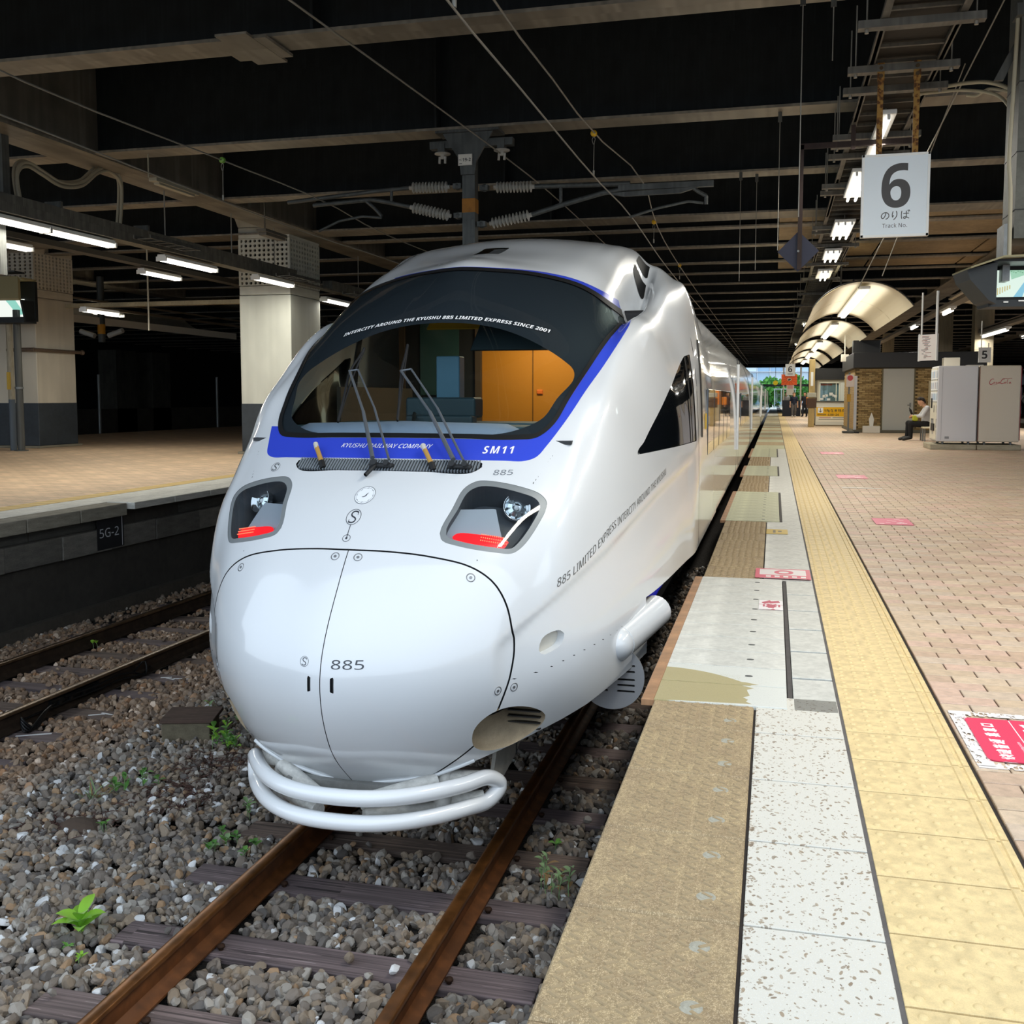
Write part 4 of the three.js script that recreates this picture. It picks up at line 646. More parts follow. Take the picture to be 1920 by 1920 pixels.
{ // guard tube under the bow, couplings and skirts
  const yA = -.735, yB = -.612, zf = (x) => -4.42 - .50 * Math.pow(Math.abs(x) / .69, 2.4), pts = [];
  const W = .645;
  for (let i = 0; i <= 16; i++) { const x = -W + i * W / 8; pts.push([x, yA + .0, zf(x)]); }
  pts.push([W + .045, (yA + yB) / 2, zf(W + .045)]);
  for (let i = 0; i <= 16; i++) { const x = W - i * W / 8; pts.push([x, yB, zf(x)]); }
  pts.push([-W - .045, (yA + yB) / 2, zf(W + .045)]);
  const gd = part('guard_tube', tube(pts, .040, 220, 14, .5, true), phys(0xf1f3f5, .3, { clearcoat: .6 }), train, 'white looped guard tube under the nose');
  const wm = std(0xe4e2dc, .5, 0, { map: grainT });
  for (const s of [-1, 1]) { part('guard_strut', [rod([s * .44, -.80, -4.72], [s * .44, -.50, -4.80], .045, 14)], wm, gd); part('guard_brace', [rod([s * .42, -.60, -4.72], [s * .10, -.66, -4.50], .038, 12), rod([s * .42, -.75, -4.74], [s * .12, -.72, -4.5], .034, 12), rod([s * .46, -.60, -4.78], [s * .62, -.62, -4.86], .035, 10), rod([s * .46, -.73, -4.78], [s * .62, -.72, -4.86], .035, 10)], wm, gd); }
  part('coupler_shelf', [prism([[-.42, 0], [.42, 0], [.34, .05], [-.34, .05]], .55).translate(0, -.66, -5.15), box(.62, .02, .5, 0, -.60, -4.95)], std(0x9a9c9d, .6, 0, { map: concreteT }), train);
  for (const s of [-1, 1]) part('skirt_plate', [prism([[4.98, -.72], [5.12, -.76], [5.45, -.72], [6.2, -.52], [6.2, -.2], [5.3, -.2]], .02).rotateY(PI / 2).translate(s * .62 - .01, 0, 0)], std(0xd6d2c8, .5, 0, { map: grainT }), train);
  for (const s of [-1, 1]) part('skirt_joint', box(.03, .5, .008, s * .62, -.47, -5.5), T.seam, train);
  // sensor pod and disc at the platform side, with its twin on the far side
  for (const s of [-1, 1]) {
    const pod = part('flank_pod', rod([s * 1.19, -.07, -5.62], [s * 1.335, .0, -6.20], .098, 24), T.white, train, 'white horn-like tube pod on the flank');
    part('pod_nose', [new THREE.SphereGeometry(.098, 20, 14).scale(1, 1, 1.25).translate(s * 1.185, -.072, -5.61)], T.white, pod);
    part('pod_fin', [new THREE.SphereGeometry(.10, 18, 12).scale(.5, 1.5, 1.2).translate(s * 1.125, -.045, -5.62)], T.white, pod);
    const hole = (h) => { const p = new THREE.Path(); p.moveTo(h[0] - .045, h[1] - .006); p.lineTo(h[0] + .045, h[1] - .006); p.absarc(h[0] + .045, h[1], .006, -PI / 2, PI / 2); p.lineTo(h[0] - .045, h[1] + .006); p.absarc(h[0] - .045, h[1], .006, PI / 2, PI * 1.5); return p; };
    const sh = new THREE.Shape().absarc(0, 0, .19, 0, 2 * PI); for (const x of [-.07, .085]) for (const y of [.07, .035, -.012, -.045, -.08]) sh.holes.push(hole([x, y])); const g = new THREE.ExtrudeGeometry(sh, { depth: .015, bevelEnabled: false, curveSegments: 36 });
    part('slotted_disc', g.translate(s * 1.135, -.30, -5.75), std(0xb9bbbf, .45, .3), train, 'grey round disc with short slots'); part('disc_back', new THREE.CylinderGeometry(.17, .17, .03, 28).rotateX(PI / 2).translate(s * 1.135, -.30, -5.80), T.dark, train);
  }
  const blue = std(0x2a2fd0, .4); part('blue_sill', both2((s) => tube([[s * 1.20, -.10, -6.3], [s * 1.26, .02, -6.9], [s * 1.30, .06, -7.6]], .03, 20, 8)), blue, train, 'bright blue strip under the flank');
  function both2(f) { return [f(1), f(-1)]; }
  const under = std(0x0f0f10, .8);
  part('underframe', [span(-1.15, 1.15, -.32, .16, -6.9, -25.2), span(-1.0, 1.0, -.75, -.3, -7.6, -9.8), span(-.95, .95, -.80, -.3, -12, -19), span(-.6, .6, -.45, -.1, -5.2, -7)], under, train);
  for (const z of [-7.6, -9.7]) for (const x of [-.53, .53]) part('wheel', lathe([[.0, -.065], [.2, -.065], [.40, -.055], [.43, -.02], [.43, .045], [.46, .05], [.46, .065], [0, .065]], 32).rotateZ(PI / 2).translate(x, RAIL + .43, z), std(0x3a3430, .5, .5), train);
}
{ // cab interior behind the windscreen
  const org = std(0xd8871c, .6), orgHi = std(0xe0b030, .6), desk = std(0x43606f, .6), navy = std(0x24343d, .5);
  const cab = part('cab_floor', box(1.7, .04, 3.0, 0, .62, -7.2), std(0x4a4a4c, .8), train);
  part('rear_wall', [box(1.55, 1.3, .04, .42, 1.45, -8.28)], org, cab, 'orange cab rear wall'); part('rear_wall_joint', box(.006, 1.2, .01, .08, 1.4, -8.255), std(0x7a4d12, .7), cab);
  part('cab_door', box(.62, 1.3, .04, -.72, 1.4, -8.26), std(0x2b2a2a, .5), cab); part('door_frame', [box(.05, 1.35, .05, -.38, 1.4, -8.24), box(.05, 1.35, .05, -1.05, 1.4, -8.24)], std(0x5a4634, .6), cab); part('door_pane', box(.34, .6, .01, -.72, 1.62, -8.235), std(0x3d5b56, .15), cab);
  part('side_lining', both3((s) => box(.03, .75, 1.7, s * .98, 1.0, -7.6)), std(0x595046, .7), cab);
  part('cab_ceiling', box(1.5, .03, 1.0, 0, 2.05, -7.85), std(0xd0b060, .6), cab);
  part('head_lining', prism([[-.55, 0], [.80, 0], [.72, .16], [-.48, .16]], .02).rotateX(-.35).translate(.15, 1.78, -7.0), orgHi, cab);
  part('driver_desk', [rbox(1.9, .30, .62, .05, .05, .98, -6.05), rbox(1.7, .06, .5, .02, .1, 1.11, -6.45)], desk, cab, 'grey-blue driver desk');
  part('desk_cowl', lathe([[0, .05], [.62, .035], [.78, -.03], [.78, -.1]], 40).scale(1, 1, .34).translate(-.1, 1.11, -5.74), std(0xaab0cc, .6), cab);  // pale lavender paints in the cowl as mirrored low in the windscreen
  part('instrument_box', [rbox(.46, .13, .2, .02, -.03, 1.235, -6.25), rbox(.44, .08, .12, .02, -.02, 1.15, -6.15)], navy, cab); part('display_back', rbox(.16, .30, .12, .01, -.07, 1.42, -6.5).rotateY(.0), std(0x50748c, .5), cab); part('cable_loop', tube([[-.18, 1.2, -6.1], [-.16, 1.12, -6.0], [-.2, 1.09, -5.95]], .012, 16, 6), T.dark, cab);
  part('sun_visor', prism([[-.42, -.08], [.40, -.08], [.46, .10], [-.30, .13], [-.36, .10]], .02, .006).rotateX(-.25).translate(.47, 1.69, -6.62), navy, cab, 'dark blue sun visor');
  part('seat', [rbox(.46, .66, .12, .05, 1.0, 1.42, -7.4), rbox(.26, .2, .1, .04, 1.0, 1.82, -7.4)], std(0x15161a, .7), cab); part('rear_post', box(.14, 1.3, .06, .83, 1.4, -8.2), std(0x5c5c5c, .5), cab);
  for (const x of [.14, .52, .84]) part('indicator_lamp', rbox(.05, .035, .01, .006, x, 1.345, -8.25), std(0xff7a20, .4), cab);
  const hook = part('sill_pad', box(1.9, .02, .2, 0, 1.055, -5.55), std(0x2d3034, .7), cab);
  // ceiling lamp of the cab
  const lampM = new THREE.MeshStandardMaterial({ name: 'lit cab ceiling lamp', color: 0xffffff, emissive: new THREE.Color(1, .9, .6), emissiveIntensity: 1.6 });
  part('cab_lamp', box(.5, .03, .14, .25, 2.02, -7.7), lampM, cab); const l = new THREE.RectAreaLight(new THREE.Color(1, .86, .6), 26, .5, .3); l.name = 'cab_lamp_light'; train.add(l); l.position.set(.25, 1.99, -7.7); l.lookAt(V3(TXC + .25, 0, -7.85));
  function both3(f) { return [f(1), f(-1)]; }
}
// ---------- car bodies ----------
const carSection = () => { const o = []; for (let j = 0; j <= 60; j++) { const v = j / 60 * 13, x = Math.min(1.457, alongRib(RIBX, v)), y = PIV[0] + alongRib(carRib, v, true); if (y > .125) o.push([x, y]); } o.push([1.44, .12]); return o; };
function carTube(z0, z1) { const half = carSection(), full = [...half.slice().reverse().map(([x, y]) => [-x, y]), ...half.slice(1)], pos = [], idx = []; for (const z of [z0, z1]) for (const [x, y] of full) pos.push(x, y, z); const n = full.length; for (let i = 0; i < n - 1; i++) idx.push(i, i + n, i + 1, i + 1, i + n, i + n + 1); const g = new THREE.BufferGeometry(); g.setAttribute('position', new THREE.Float32BufferAttribute(pos, 3)); g.setIndex(idx); g.computeVertexNormals(); return clean(g); }
function sideFittings(t, zs, doors, z0, z1) {
  for (const s of [-1, 1]) {
    for (const [a, b] of zs) { part('side_window', rbox(.02, .58, Math.abs(a - b), .008, s * 1.449, 1.085, (a + b) / 2), T.tint, t); }
    for (const z of doors) { part('door_seam', [box(.012, 1.75, .015, s * 1.451, 1.02, z - .45), box(.012, 1.75, .015, s * 1.451, 1.02, z + .45)], T.seam, t); part('door_window', rbox(.02, .75, .34, .01, s * 1.449, 1.25, z), T.tint, t); part('grab_post', rod([s * 1.468, .5, z + .5], [s * 1.468, 1.8, z + .5], .022, 8), T.white, t); }
  }
}
part('rear_body', carTube(-10.55, -25.2), T.white, train);
sideFittings(train, [0, 1, 2, 3, 4].map((k) => [-9.05 - k * .93, -9.9 - k * .93]).concat([0, 1, 2, 3, 4, 5].map((k) => [-18.2 - k * .95, -19.07 - k * .95])), [-16.6], 0, 0);
{
  const names = ['second', 'third', 'fourth', 'fifth'];
  names.forEach((w, i) => {
    const z0 = -25.7 - i * 20.5, z1 = z0 - 19.9, t = thing('train_car', `white passenger railcar, ${w} of the train behind the leading car`, 'train', [TXC, 0, 0]);
    part('body_shell', carTube(z0, z1), T.white, t); part('end_wall', [prism(carSection().concat([[0, .12]]), .05).translate(0, 0, z0 - .05), prism(carSection().concat([[0, .12]]).map(([x, y]) => [-x, y]), .05).translate(0, 0, z0 - .05)], T.grey, t);
    part('underframe', [span(-1.15, 1.15, -.35, .16, z0, z1), span(-.95, .95, -.8, -.3, z0 - 5, z1 + 5)], std(0x0f0f10, .8), t);
    sideFittings(t, Array.from({ length: 14 }, (_, k) => [z0 - 2.4 - k * 1.1, z0 - 3.35 - k * 1.1]), [z0 - 1.2, z1 + 1.2]);
    part('gangway', span(-.6, .6, 0, 2, z0 + .5, z0), T.dark, t);
  });
}
// ================= OVERHEAD: wires, mast, tray, lamps, signs =================
const wireM = std(0x9a968c, .45, .5), insM = std(0xb9b6ae, .35), mastM = std(0x6f7270, .55, .4, { map: withRepeat(streakT, .8) });
function wireThing(label, pts, r = .008, group) { return solo('overhead_wire', tube(pts, r, 60, 6), wireM, label, 'wire', group); }
wireThing('contact wire over the near track, lower of its two wires', [[-1.9, 3.7, -2.9], [-1.98, 3.71, -6.1], [-2.0, 3.74, -8], [-2.0, 3.755, -11.5], [-1.92, 3.735, -13.87], [-2.0, 3.74, -18.6], [-2.0, 3.72, -24], [-2.0, 3.73, -40], [-2, 3.73, -80]], .0085);
wireThing('catenary wire over the near track, upper of its two wires, carrying yellow balls', [[-1.9, 4.12, -2.9], [-1.98, 4.1, -7.2], [-2, 4.17, -9.4], [-2, 4.22, -11.5], [-1.76, 4.2, -13.87], [-1.88, 4.08, -16.4], [-1.93, 4.02, -19], [-1.95, 3.98, -24], [-1.95, 3.96, -32], [-1.95, 3.96, -50], [-1.95, 3.96, -80]], .009);
wireThing('catenary wire over the left track, carrying a green ball', [[-6.3, 4.25, -3], [-6.3, 4.01, -7.4], [-6.3, 4.06, -11], [-6.35, 4.12, -13.87], [-6.3, 3.99, -17], [-6.3, 4.1, -28], [-6.3, 4.1, -60]], .009);
wireThing('contact wire over the left track, lowest of the wires at the left', [[-6.35, 3.7, -3], [-6.3, 3.65, -7.4], [-6.3, 3.6, -10], [-6.4, 3.6, -13.87], [-6.3, 3.6, -20], [-6.3, 3.62, -60]], .0085);
wireThing('feeder wire between the tracks running through the mast bracket insulator', [[-3.95, 4.35, -3], [-3.85, 4.5, -8.0], [-3.69, 4.62, -13.87], [-3.6, 4.62, -18], [-3.69, 4.66, -28], [-3.6, 4.6, -60]], .010);
{
  const ball = (name, label, c, x, yT, yB, z) => {
    const t = thing(name, label, 'dropper', [x, yT, z]); const m = std(c, .35);
    part('grooved_ball', [lathe([[0, -.03], [.026, -.024], [.036, -.012], [.022, 0], [.036, .012], [.026, .024], [0, .03]], 18).rotateX(PI / 2)], m, t);
    part('hanger_loop', [tube([[0, -.03, 0], [.018, -.07, 0], [.004, -.12, 0], [0, yB - yT + .06, 0]], .0035, 20, 5), tube([[0, -.03, 0], [-.018, -.07, 0], [-.004, -.12, 0]], .0035, 12, 5), rod([-.0, yB - yT, 0], [0, yB - yT + .06, 0], .012, 6)], wireM, t);
  };
  ball('wire_dropper', 'bright yellow ball dropper high above the train, nearest of the yellow ones', 0xe2b21c, -2.0, 4.22, 3.755, -11.5); ball('wire_dropper', 'yellow ball dropper just behind the mast arm, middle of three', 0xd8a818, -1.9, 4.06, 3.735, -16.5); ball('wire_dropper', 'small yellow ball dropper near the cab roof, farthest of three', 0xd8a818, -1.94, 4.0, 3.72, -21.5);
  ball('wire_dropper', 'green ball dropper on the wire of the left track', 0x7fb04a, -6.3, 4.06, 3.6, -11.0);
  const cl = solo('wire_clamp', [rod([-1.98, 3.9, -6.3], [-1.98, 3.72, -6.3], .006, 6), rod([-1.98, 3.8, -6.3], [-1.98, 3.72, -6.3], .016, 8)], M.wire, 'small hanger clamp on the near wire at the top edge', 'clamp');
}
{ // mast hanging from the girder with two cantilevers
  const Z = -13.87, X = -4.14;
  const m = thing('hanging_mast', 'grey hanging mast with orange band carrying insulators and tubular arms', 'mast', [0, 0, 0]);
  part('pole', box(.18, 1.75, .16, X, 3.95, Z), mastM, m); part('orange_band', box(.188, .19, .168, X, 3.94, Z), std(0xb5761a, .6, 0, { map: grainT }), m);
  part('head_plate', [prism([[-.38, 4.95], [.36, 4.92], [.12, 4.52], [.10, 4.35], [-.10, 4.35], [-.12, 4.55]], .04).translate(X, 0, Z + .08), box(.9, .04, .34, X - .0, 4.935, Z)], mastM, m);
  for (const [x, s] of [[-4.52, -1], [-3.67, 1]]) { part('bracket', [box(.42, .10, .12, x + (s > 0 ? -.05 : .04), 4.77, Z + .05), box(.1, .12, .14, x, 4.74, Z + .06)], mastM, m); part('disc_insulator', [lathe([[0, .03], [.03, .03], [.05, 0], [.11, -.012], [.11, -.028], [.03, -.035], [.03, -.09], [0, -.09]], 20).translate(x, 4.68, Z + .06), rod([x - .04, 4.62, Z + .06], [x - .045, 4.53, Z + .06], .018, 8), rod([x + .04, 4.62, Z + .06], [x + .035, 4.53, Z + .06], .018, 8)], insM, m); }
  const num = canvasTex(128, 96, (g) => { g.fillStyle = '#e7e2d6'; g.fillRect(0, 0, 128, 96); g.strokeStyle = '#777'; g.strokeRect(3, 3, 122, 90); g.fillStyle = '#333'; g.font = 'bold 40px sans-serif'; g.fillText('19-2', 38, 62); g.font = '24px sans-serif'; g.fillText('HC', 6, 56); g.fillRect(10, 78, 26, 5); });
  part('number_plate', [box(.20, .15, .012, X - .02, 4.545, Z + .13)], std(0xffffff, .6, 0, { map: num }), m).geometry = (() => { const g = new THREE.BoxGeometry(.20, .15, .012); return g.translate(X - .03, 4.545, Z + .135); })();
  const insulator = (a, b, host) => { const A = V3(...a), B = V3(...b), n = 11, L = A.distanceTo(B), q = new THREE.Quaternion().setFromUnitVectors(V3(0, 1, 0), B.clone().sub(A).normalize()), pr = [[.0, 0], [.03, 0]]; for (let i = 0; i < n; i++) { const y = .03 + (L - .06) * i / n, s = (L - .06) / n; pr.push([.028, y], [.075, y + s * .35], [.078, y + s * .45], [.03, y + s * .8]); } pr.push([.03, L], [0, L]); const g = lathe(pr, 18).applyQuaternion(q).translate(A.x, A.y, A.z); return part('ribbed_insulator', g, insM, host); };
  const joint = (p, h) => part('insulator_clamp', [new THREE.SphereGeometry(.055, 10, 8).translate(...p), box(.12, .07, .09, ...p)], mastM, h);
  for (const [uA, uB, lA, lB] of [[[-4.44, 4.22, Z], [-5.03, 4.235, Z], [-4.42, 3.82, Z], [-5.02, 3.97, Z]], [[-3.80, 4.18, Z], [-3.22, 4.165, Z], [-3.86, 3.69, Z], [-3.26, 3.79, Z]]]) { insulator(uA, uB, m); insulator(lA, lB, m); for (const p of [uA, lA]) { joint([p[0] * .6 + X * .4, p[1], Z], m); } }
  const tb = (pts, r = .03) => tube(pts, r, Math.max(8, pts.length * 8), 10, .1);
  part('arm_left', [tb([[-5.03, 4.235, Z], [-5.6, 4.21, Z], [-6.9, 4.12, Z]]), tb([[-5.02, 3.97, Z], [-5.35, 4.05, Z], [-5.62, 4.10, Z], [-6.5, 4.06, Z]]), tb([[-5.30, 4.22, Z], [-5.30, 4.05, Z]], .022), tb([[-5.68, 4.08, Z], [-5.56, 3.98, Z], [-5.45, 3.86, Z]], .024), tb([[-5.45, 3.84, Z], [-5.75, 3.87, Z], [-6.1, 3.82, Z], [-6.42, 3.69, Z]], .018)], mastM, m);
  part('arm_right', [tb([[-3.22, 4.165, Z], [-2.5, 4.15, Z], [-1.92, 4.14, Z]], .034), tb([[-3.26, 3.79, Z], [-2.85, 3.90, Z], [-2.3, 4.03, Z], [-1.9, 4.08, Z]], .034), box(1.25, .075, .07, -1.45, 4.085, Z), prism([[-2.25, 4.02], [-1.0, 4.05], [-1.25, 3.98], [-2.0, 3.97]], .05).translate(0, 0, Z - .02), tb([[-2.86, 4.15, Z], [-2.86, 3.90, Z]], .024), tb([[-1.1, 4.05, Z], [-1.02, 3.99, Z], [-.92, 3.93, Z], [-.92, 3.82, Z]], .026), tb([[-.95, 3.84, Z], [-1.15, 3.87, Z], [-1.55, 3.80, Z], [-1.92, 3.70, Z]], .018)], mastM, m);
}
// cable ladder over the platform, with its cross channels, hangers and lamps
const ladderM = std(0x85827a, .55, .3, { map: streakT }), boardM = std(0x3a342c, .8, 0, { map: withRepeat(concreteT, 1) });
{
  const t = thing('cable_ladder', 'long overhead cable ladder with timber-brown boards running along the platform', 'cable ladder', [0, 0, 0]), y = 4.4;
  for (const x of [.82, 1.42]) part('side_rail', [span(x - .015, x + .015, y, y + .10, -3, -66), span(x - .03, x + .03, y, y + .012, -3, -66)], ladderM, t);
  part('cover_board', span(.84, 1.40, y + .07, y + .10, -3, -66), boardM, t);
  for (let k = 0; k < 130; k++) part('rung', box(.6, .03, .035, 1.12, y + .035, -6.3 - k * .46), ladderM, t);
  for (const z of [-9.2, -10.42, -11.1, -13.0, -13.4, -14.0, -15.9, -16.4, -19.7, -20.2, -22, -25, -28, -32, -36, -42, -50]) { part('cross_channel', [box(.98, .05, .09, 1.1, y - .03, z), box(.98, .02, .10, 1.1, y - .06, z)], ladderM, t); for (const x of [.68, 1.52]) part('hanger_rod', [rod([x, y - .09, z], [x, 4.96, z], .008, 6), rod([x, y - .10, z], [x, y - .06, z], .018, 6)], wireM, t); }
  const f = (label, z0, z1, tubes = 3) => {
    const L = thing('platform_lamp', label, 'lamp', [1.1, 4.2, (z0 + z1) / 2], 0), len = Math.abs(z0 - z1);
    part('lamp_tray', rbox(tubes > 1 ? .34 : .16, .05, len + .04, .01, 0, .07, 0), M.whitePaint, L); part('lamp_stem', [rod([0, .09, len * .35], [0, .2, len * .35], .012, 6), rod([0, .09, -len * .35], [0, .2, -len * .35], .012, 6)], ladderM, L);
    for (let i = 0; i < tubes; i++) { const q = lampTube('lamp_tube', L, len, .019); q.position.set((i - (tubes - 1) / 2) * .11, .0, 0); part('lamp_holder', [box(.03, .06, .03, 0, .02, len / 2), box(.03, .06, .03, 0, .02, -len / 2)], M.whitePaint, L).position.x = (i - (tubes - 1) / 2) * .11; }
    areaLight(L, tubes > 1 ? .3 : .12, len, TUBE * (tubes > 1 ? 1 : 2), new THREE.Color(1, .96, .86), [0, -.03, 0], [0, -10, 0.001]);
  };
  f('three-tube lamp under the ladder above the camera, out of the picture', -3.6, -6.4); f('single-tube lamp under the ladder, half hidden by the large 6 sign', -11.6, -13.9, 1); f('three-tube lamp under the ladder just left of the large 6 sign', -14.4, -16.2); f('three-tube lamp under the ladder, second past the large 6 sign', -18.4, -20.0); f('three-tube lamp under the ladder, third past the large 6 sign', -21.9, -23.3); f('short lamp under the ladder above the first curved canopy', -25.3, -26.9, 2); f('tiny bright lamp left of the first curved canopy', -42.6, -43.8, 1); f('tiny bright lamp left of the third curved canopy', -58.5, -59.8, 1);
}
for (const [x, z, w] of [[4.4, -5.5, 'nearer the camera'], [4.4, -9.5, 'farther on']]) { const L = thing('platform_lamp', `three-tube lamp hung over the brick paving right of the picture, ${w}`, 'lamp', [x, 4.2, z]); part('lamp_tray', rbox(.34, .05, 2.5, .01, 0, .07, 0), M.whitePaint, L); part('lamp_stem', [rod([0, .09, .9], [0, .76, .9], .012, 6), rod([0, .09, -.9], [0, .76, -.9], .012, 6)], ladderM, L); for (const q of [-.11, 0, .11]) lampTube('lamp_tube', L, 2.4, .019).position.x = q; areaLight(L, .3, 2.4, TUBE, new THREE.Color(1, .95, .84), [0, -.03, 0], [0, -10, .001]); }
{ // track sign 6 on two rusty straps
  const s = thing('track_sign', 'large white hanging sign with black 6 and small lettering Track No.', 'sign', [1.06, 3.19, -10.4], .0);
  const stroke = (g, list, x, y, k, w) => { g.save(); g.translate(x, y); g.scale(k, k); g.lineWidth = w; g.lineCap = g.lineJoin = 'round'; for (const p of list) { const q = new Path2D(p); g.stroke(q); } g.restore(); };
  const face = canvasTex(768, 1000, (g, w, h) => {
    g.fillStyle = '#dfe8ee'; g.fillRect(0, 0, w, h); reseed(3); for (let i = 0; i < 300; i++) { g.fillStyle = 'rgba(160,170,175,.25)'; g.fillRect(rnd() * w, rnd() * h, 3, 3); }
    g.fillStyle = '#33302f'; g.strokeStyle = '#33302f'; g.font = 'bold 760px sans-serif'; g.textAlign = 'center'; g.textBaseline = 'alphabetic'; g.save(); g.translate(w / 2 + 4, 650); g.scale(.95, 1); g.fillText('6', 0, 0); g.restore();
    stroke(g, ['M60 20C56 48 46 72 32 78C16 82 10 56 20 40C34 16 72 10 86 38C96 60 80 80 60 86'], 205, 690, 1.24, 8.5);
    stroke(g, ['M34 14C26 40 26 56 31 70L39 54', 'M66 12C78 40 72 74 42 94'], 322, 688, 1.24, 8.5);
    stroke(g, ['M20 12C14 44 15 68 21 88', 'M38 36L88 34', 'M66 12L66 70C66 92 36 92 38 78C40 66 66 68 90 86', 'M80 4L87 16', 'M91 0L98 12'], 446, 690, 1.2, 8.5);
    g.font = '72px sans-serif'; g.fillText('Track No.', w / 2 + 6, 905);
  });
  const panel = new THREE.BoxGeometry(.565, .735, .05);
  part('sign_panel', panel, std(0xffffff, .45, 0, { map: face }), s); part('sign_frame', [box(.60, .022, .06, 0, .372, 0), box(.60, .022, .06, 0, -.372, 0), box(.022, .765, .06, .291, 0, 0), box(.022, .765, .06, -.291, 0, 0)], M.whitePaint, s);
  const rust = std(0xb09460, .75, .1, { map: withRepeat(tex(256, (u, v, x, y) => { const a = fbm(u, v, 14, 4, 19); return a > .60 ? [.50, .38, .25] : a > .5 ? [.76, .63, .42] : [.88, .80, .62]; }), 2) });
  for (const x of [-.155, .165]) { part('hanger_strap', [box(.052, .86, .03, x, .79, 0), box(.062, .16, .045, x, 1.14, 0)], rust, s); part('strap_bolt', [rod([x, 1.17, .02], [x, 1.17, .035], .018, 8), rod([x, 1.10, .02], [x, 1.10, .035], .018, 8)], std(0x57462f, .6, .4), s); }
}
{ // diamond marker on an angle-iron bracket
  const d = thing('diamond_marker', 'dark blue-grey diamond plate hanging on a brown angle-iron bracket', 'marker', [.235, 3.0, -12.6]);
  const brown = std(0x4a3a36, .7, .2, { map: streakT });
  part('diamond_plate', box(.33, .33, .008).rotateZ(PI / 4), std(0x2c2f42, .6), d); part('bracket', [box(.05, 1.42, .012, .015, .50, .02), box(.05, .012, .05, .015, 1.2, 0), box(1.28, .06, .012, .63, 1.19, .02), box(1.28, .012, .05, .63, 1.22, 0), box(.05, .35, .012, .58, 1.30, .03)], brown, d); part('bolt', rod([.0, 0, .02], [0, 0, .036], .014, 8), M.galv, d);
}
{ // thin hanging rods and turnbuckles under the girders
  reseed(8);
  const spots = [[.18, -9.9, 2.95], [-.0, -13.9, 3.2], [-.35, -17.6, 3.4], [-.6, -17.4, 3.2], [.45, -10, 4.35]];
  for (const [x, z, yb] of spots) { const r = thing('hanging_rod', 'thin steel rod with turnbuckle hanging from a roof girder left of the ladder', 'rod', [x, yb, z], 0, 'thin rods hanging from the girders'); part('rod_bar', rod([0, 0, 0], [0, 4.95 - yb, 0], .006, 6), wireM, r); part('turnbuckle', [box(.05, .16, .012, 0, 4.9 - yb, 0), box(.012, .16, .05, 0, 4.9 - yb, 0)], M.galvDull, r); }
  solo('stay_rod', [rod([1.2, 2.95, -16.5], [1.95, 4.94, -9.6], .008, 6)], wireM, 'slanting stay rod right of the large 6 sign, upper one', 'rod'); solo('stay_rod', [rod([1.35, 2.9, -14.5], [1.95, 4.94, -12.4], .007, 6)], wireM, 'slanting stay rod right of the large 6 sign, lower one', 'rod');
}
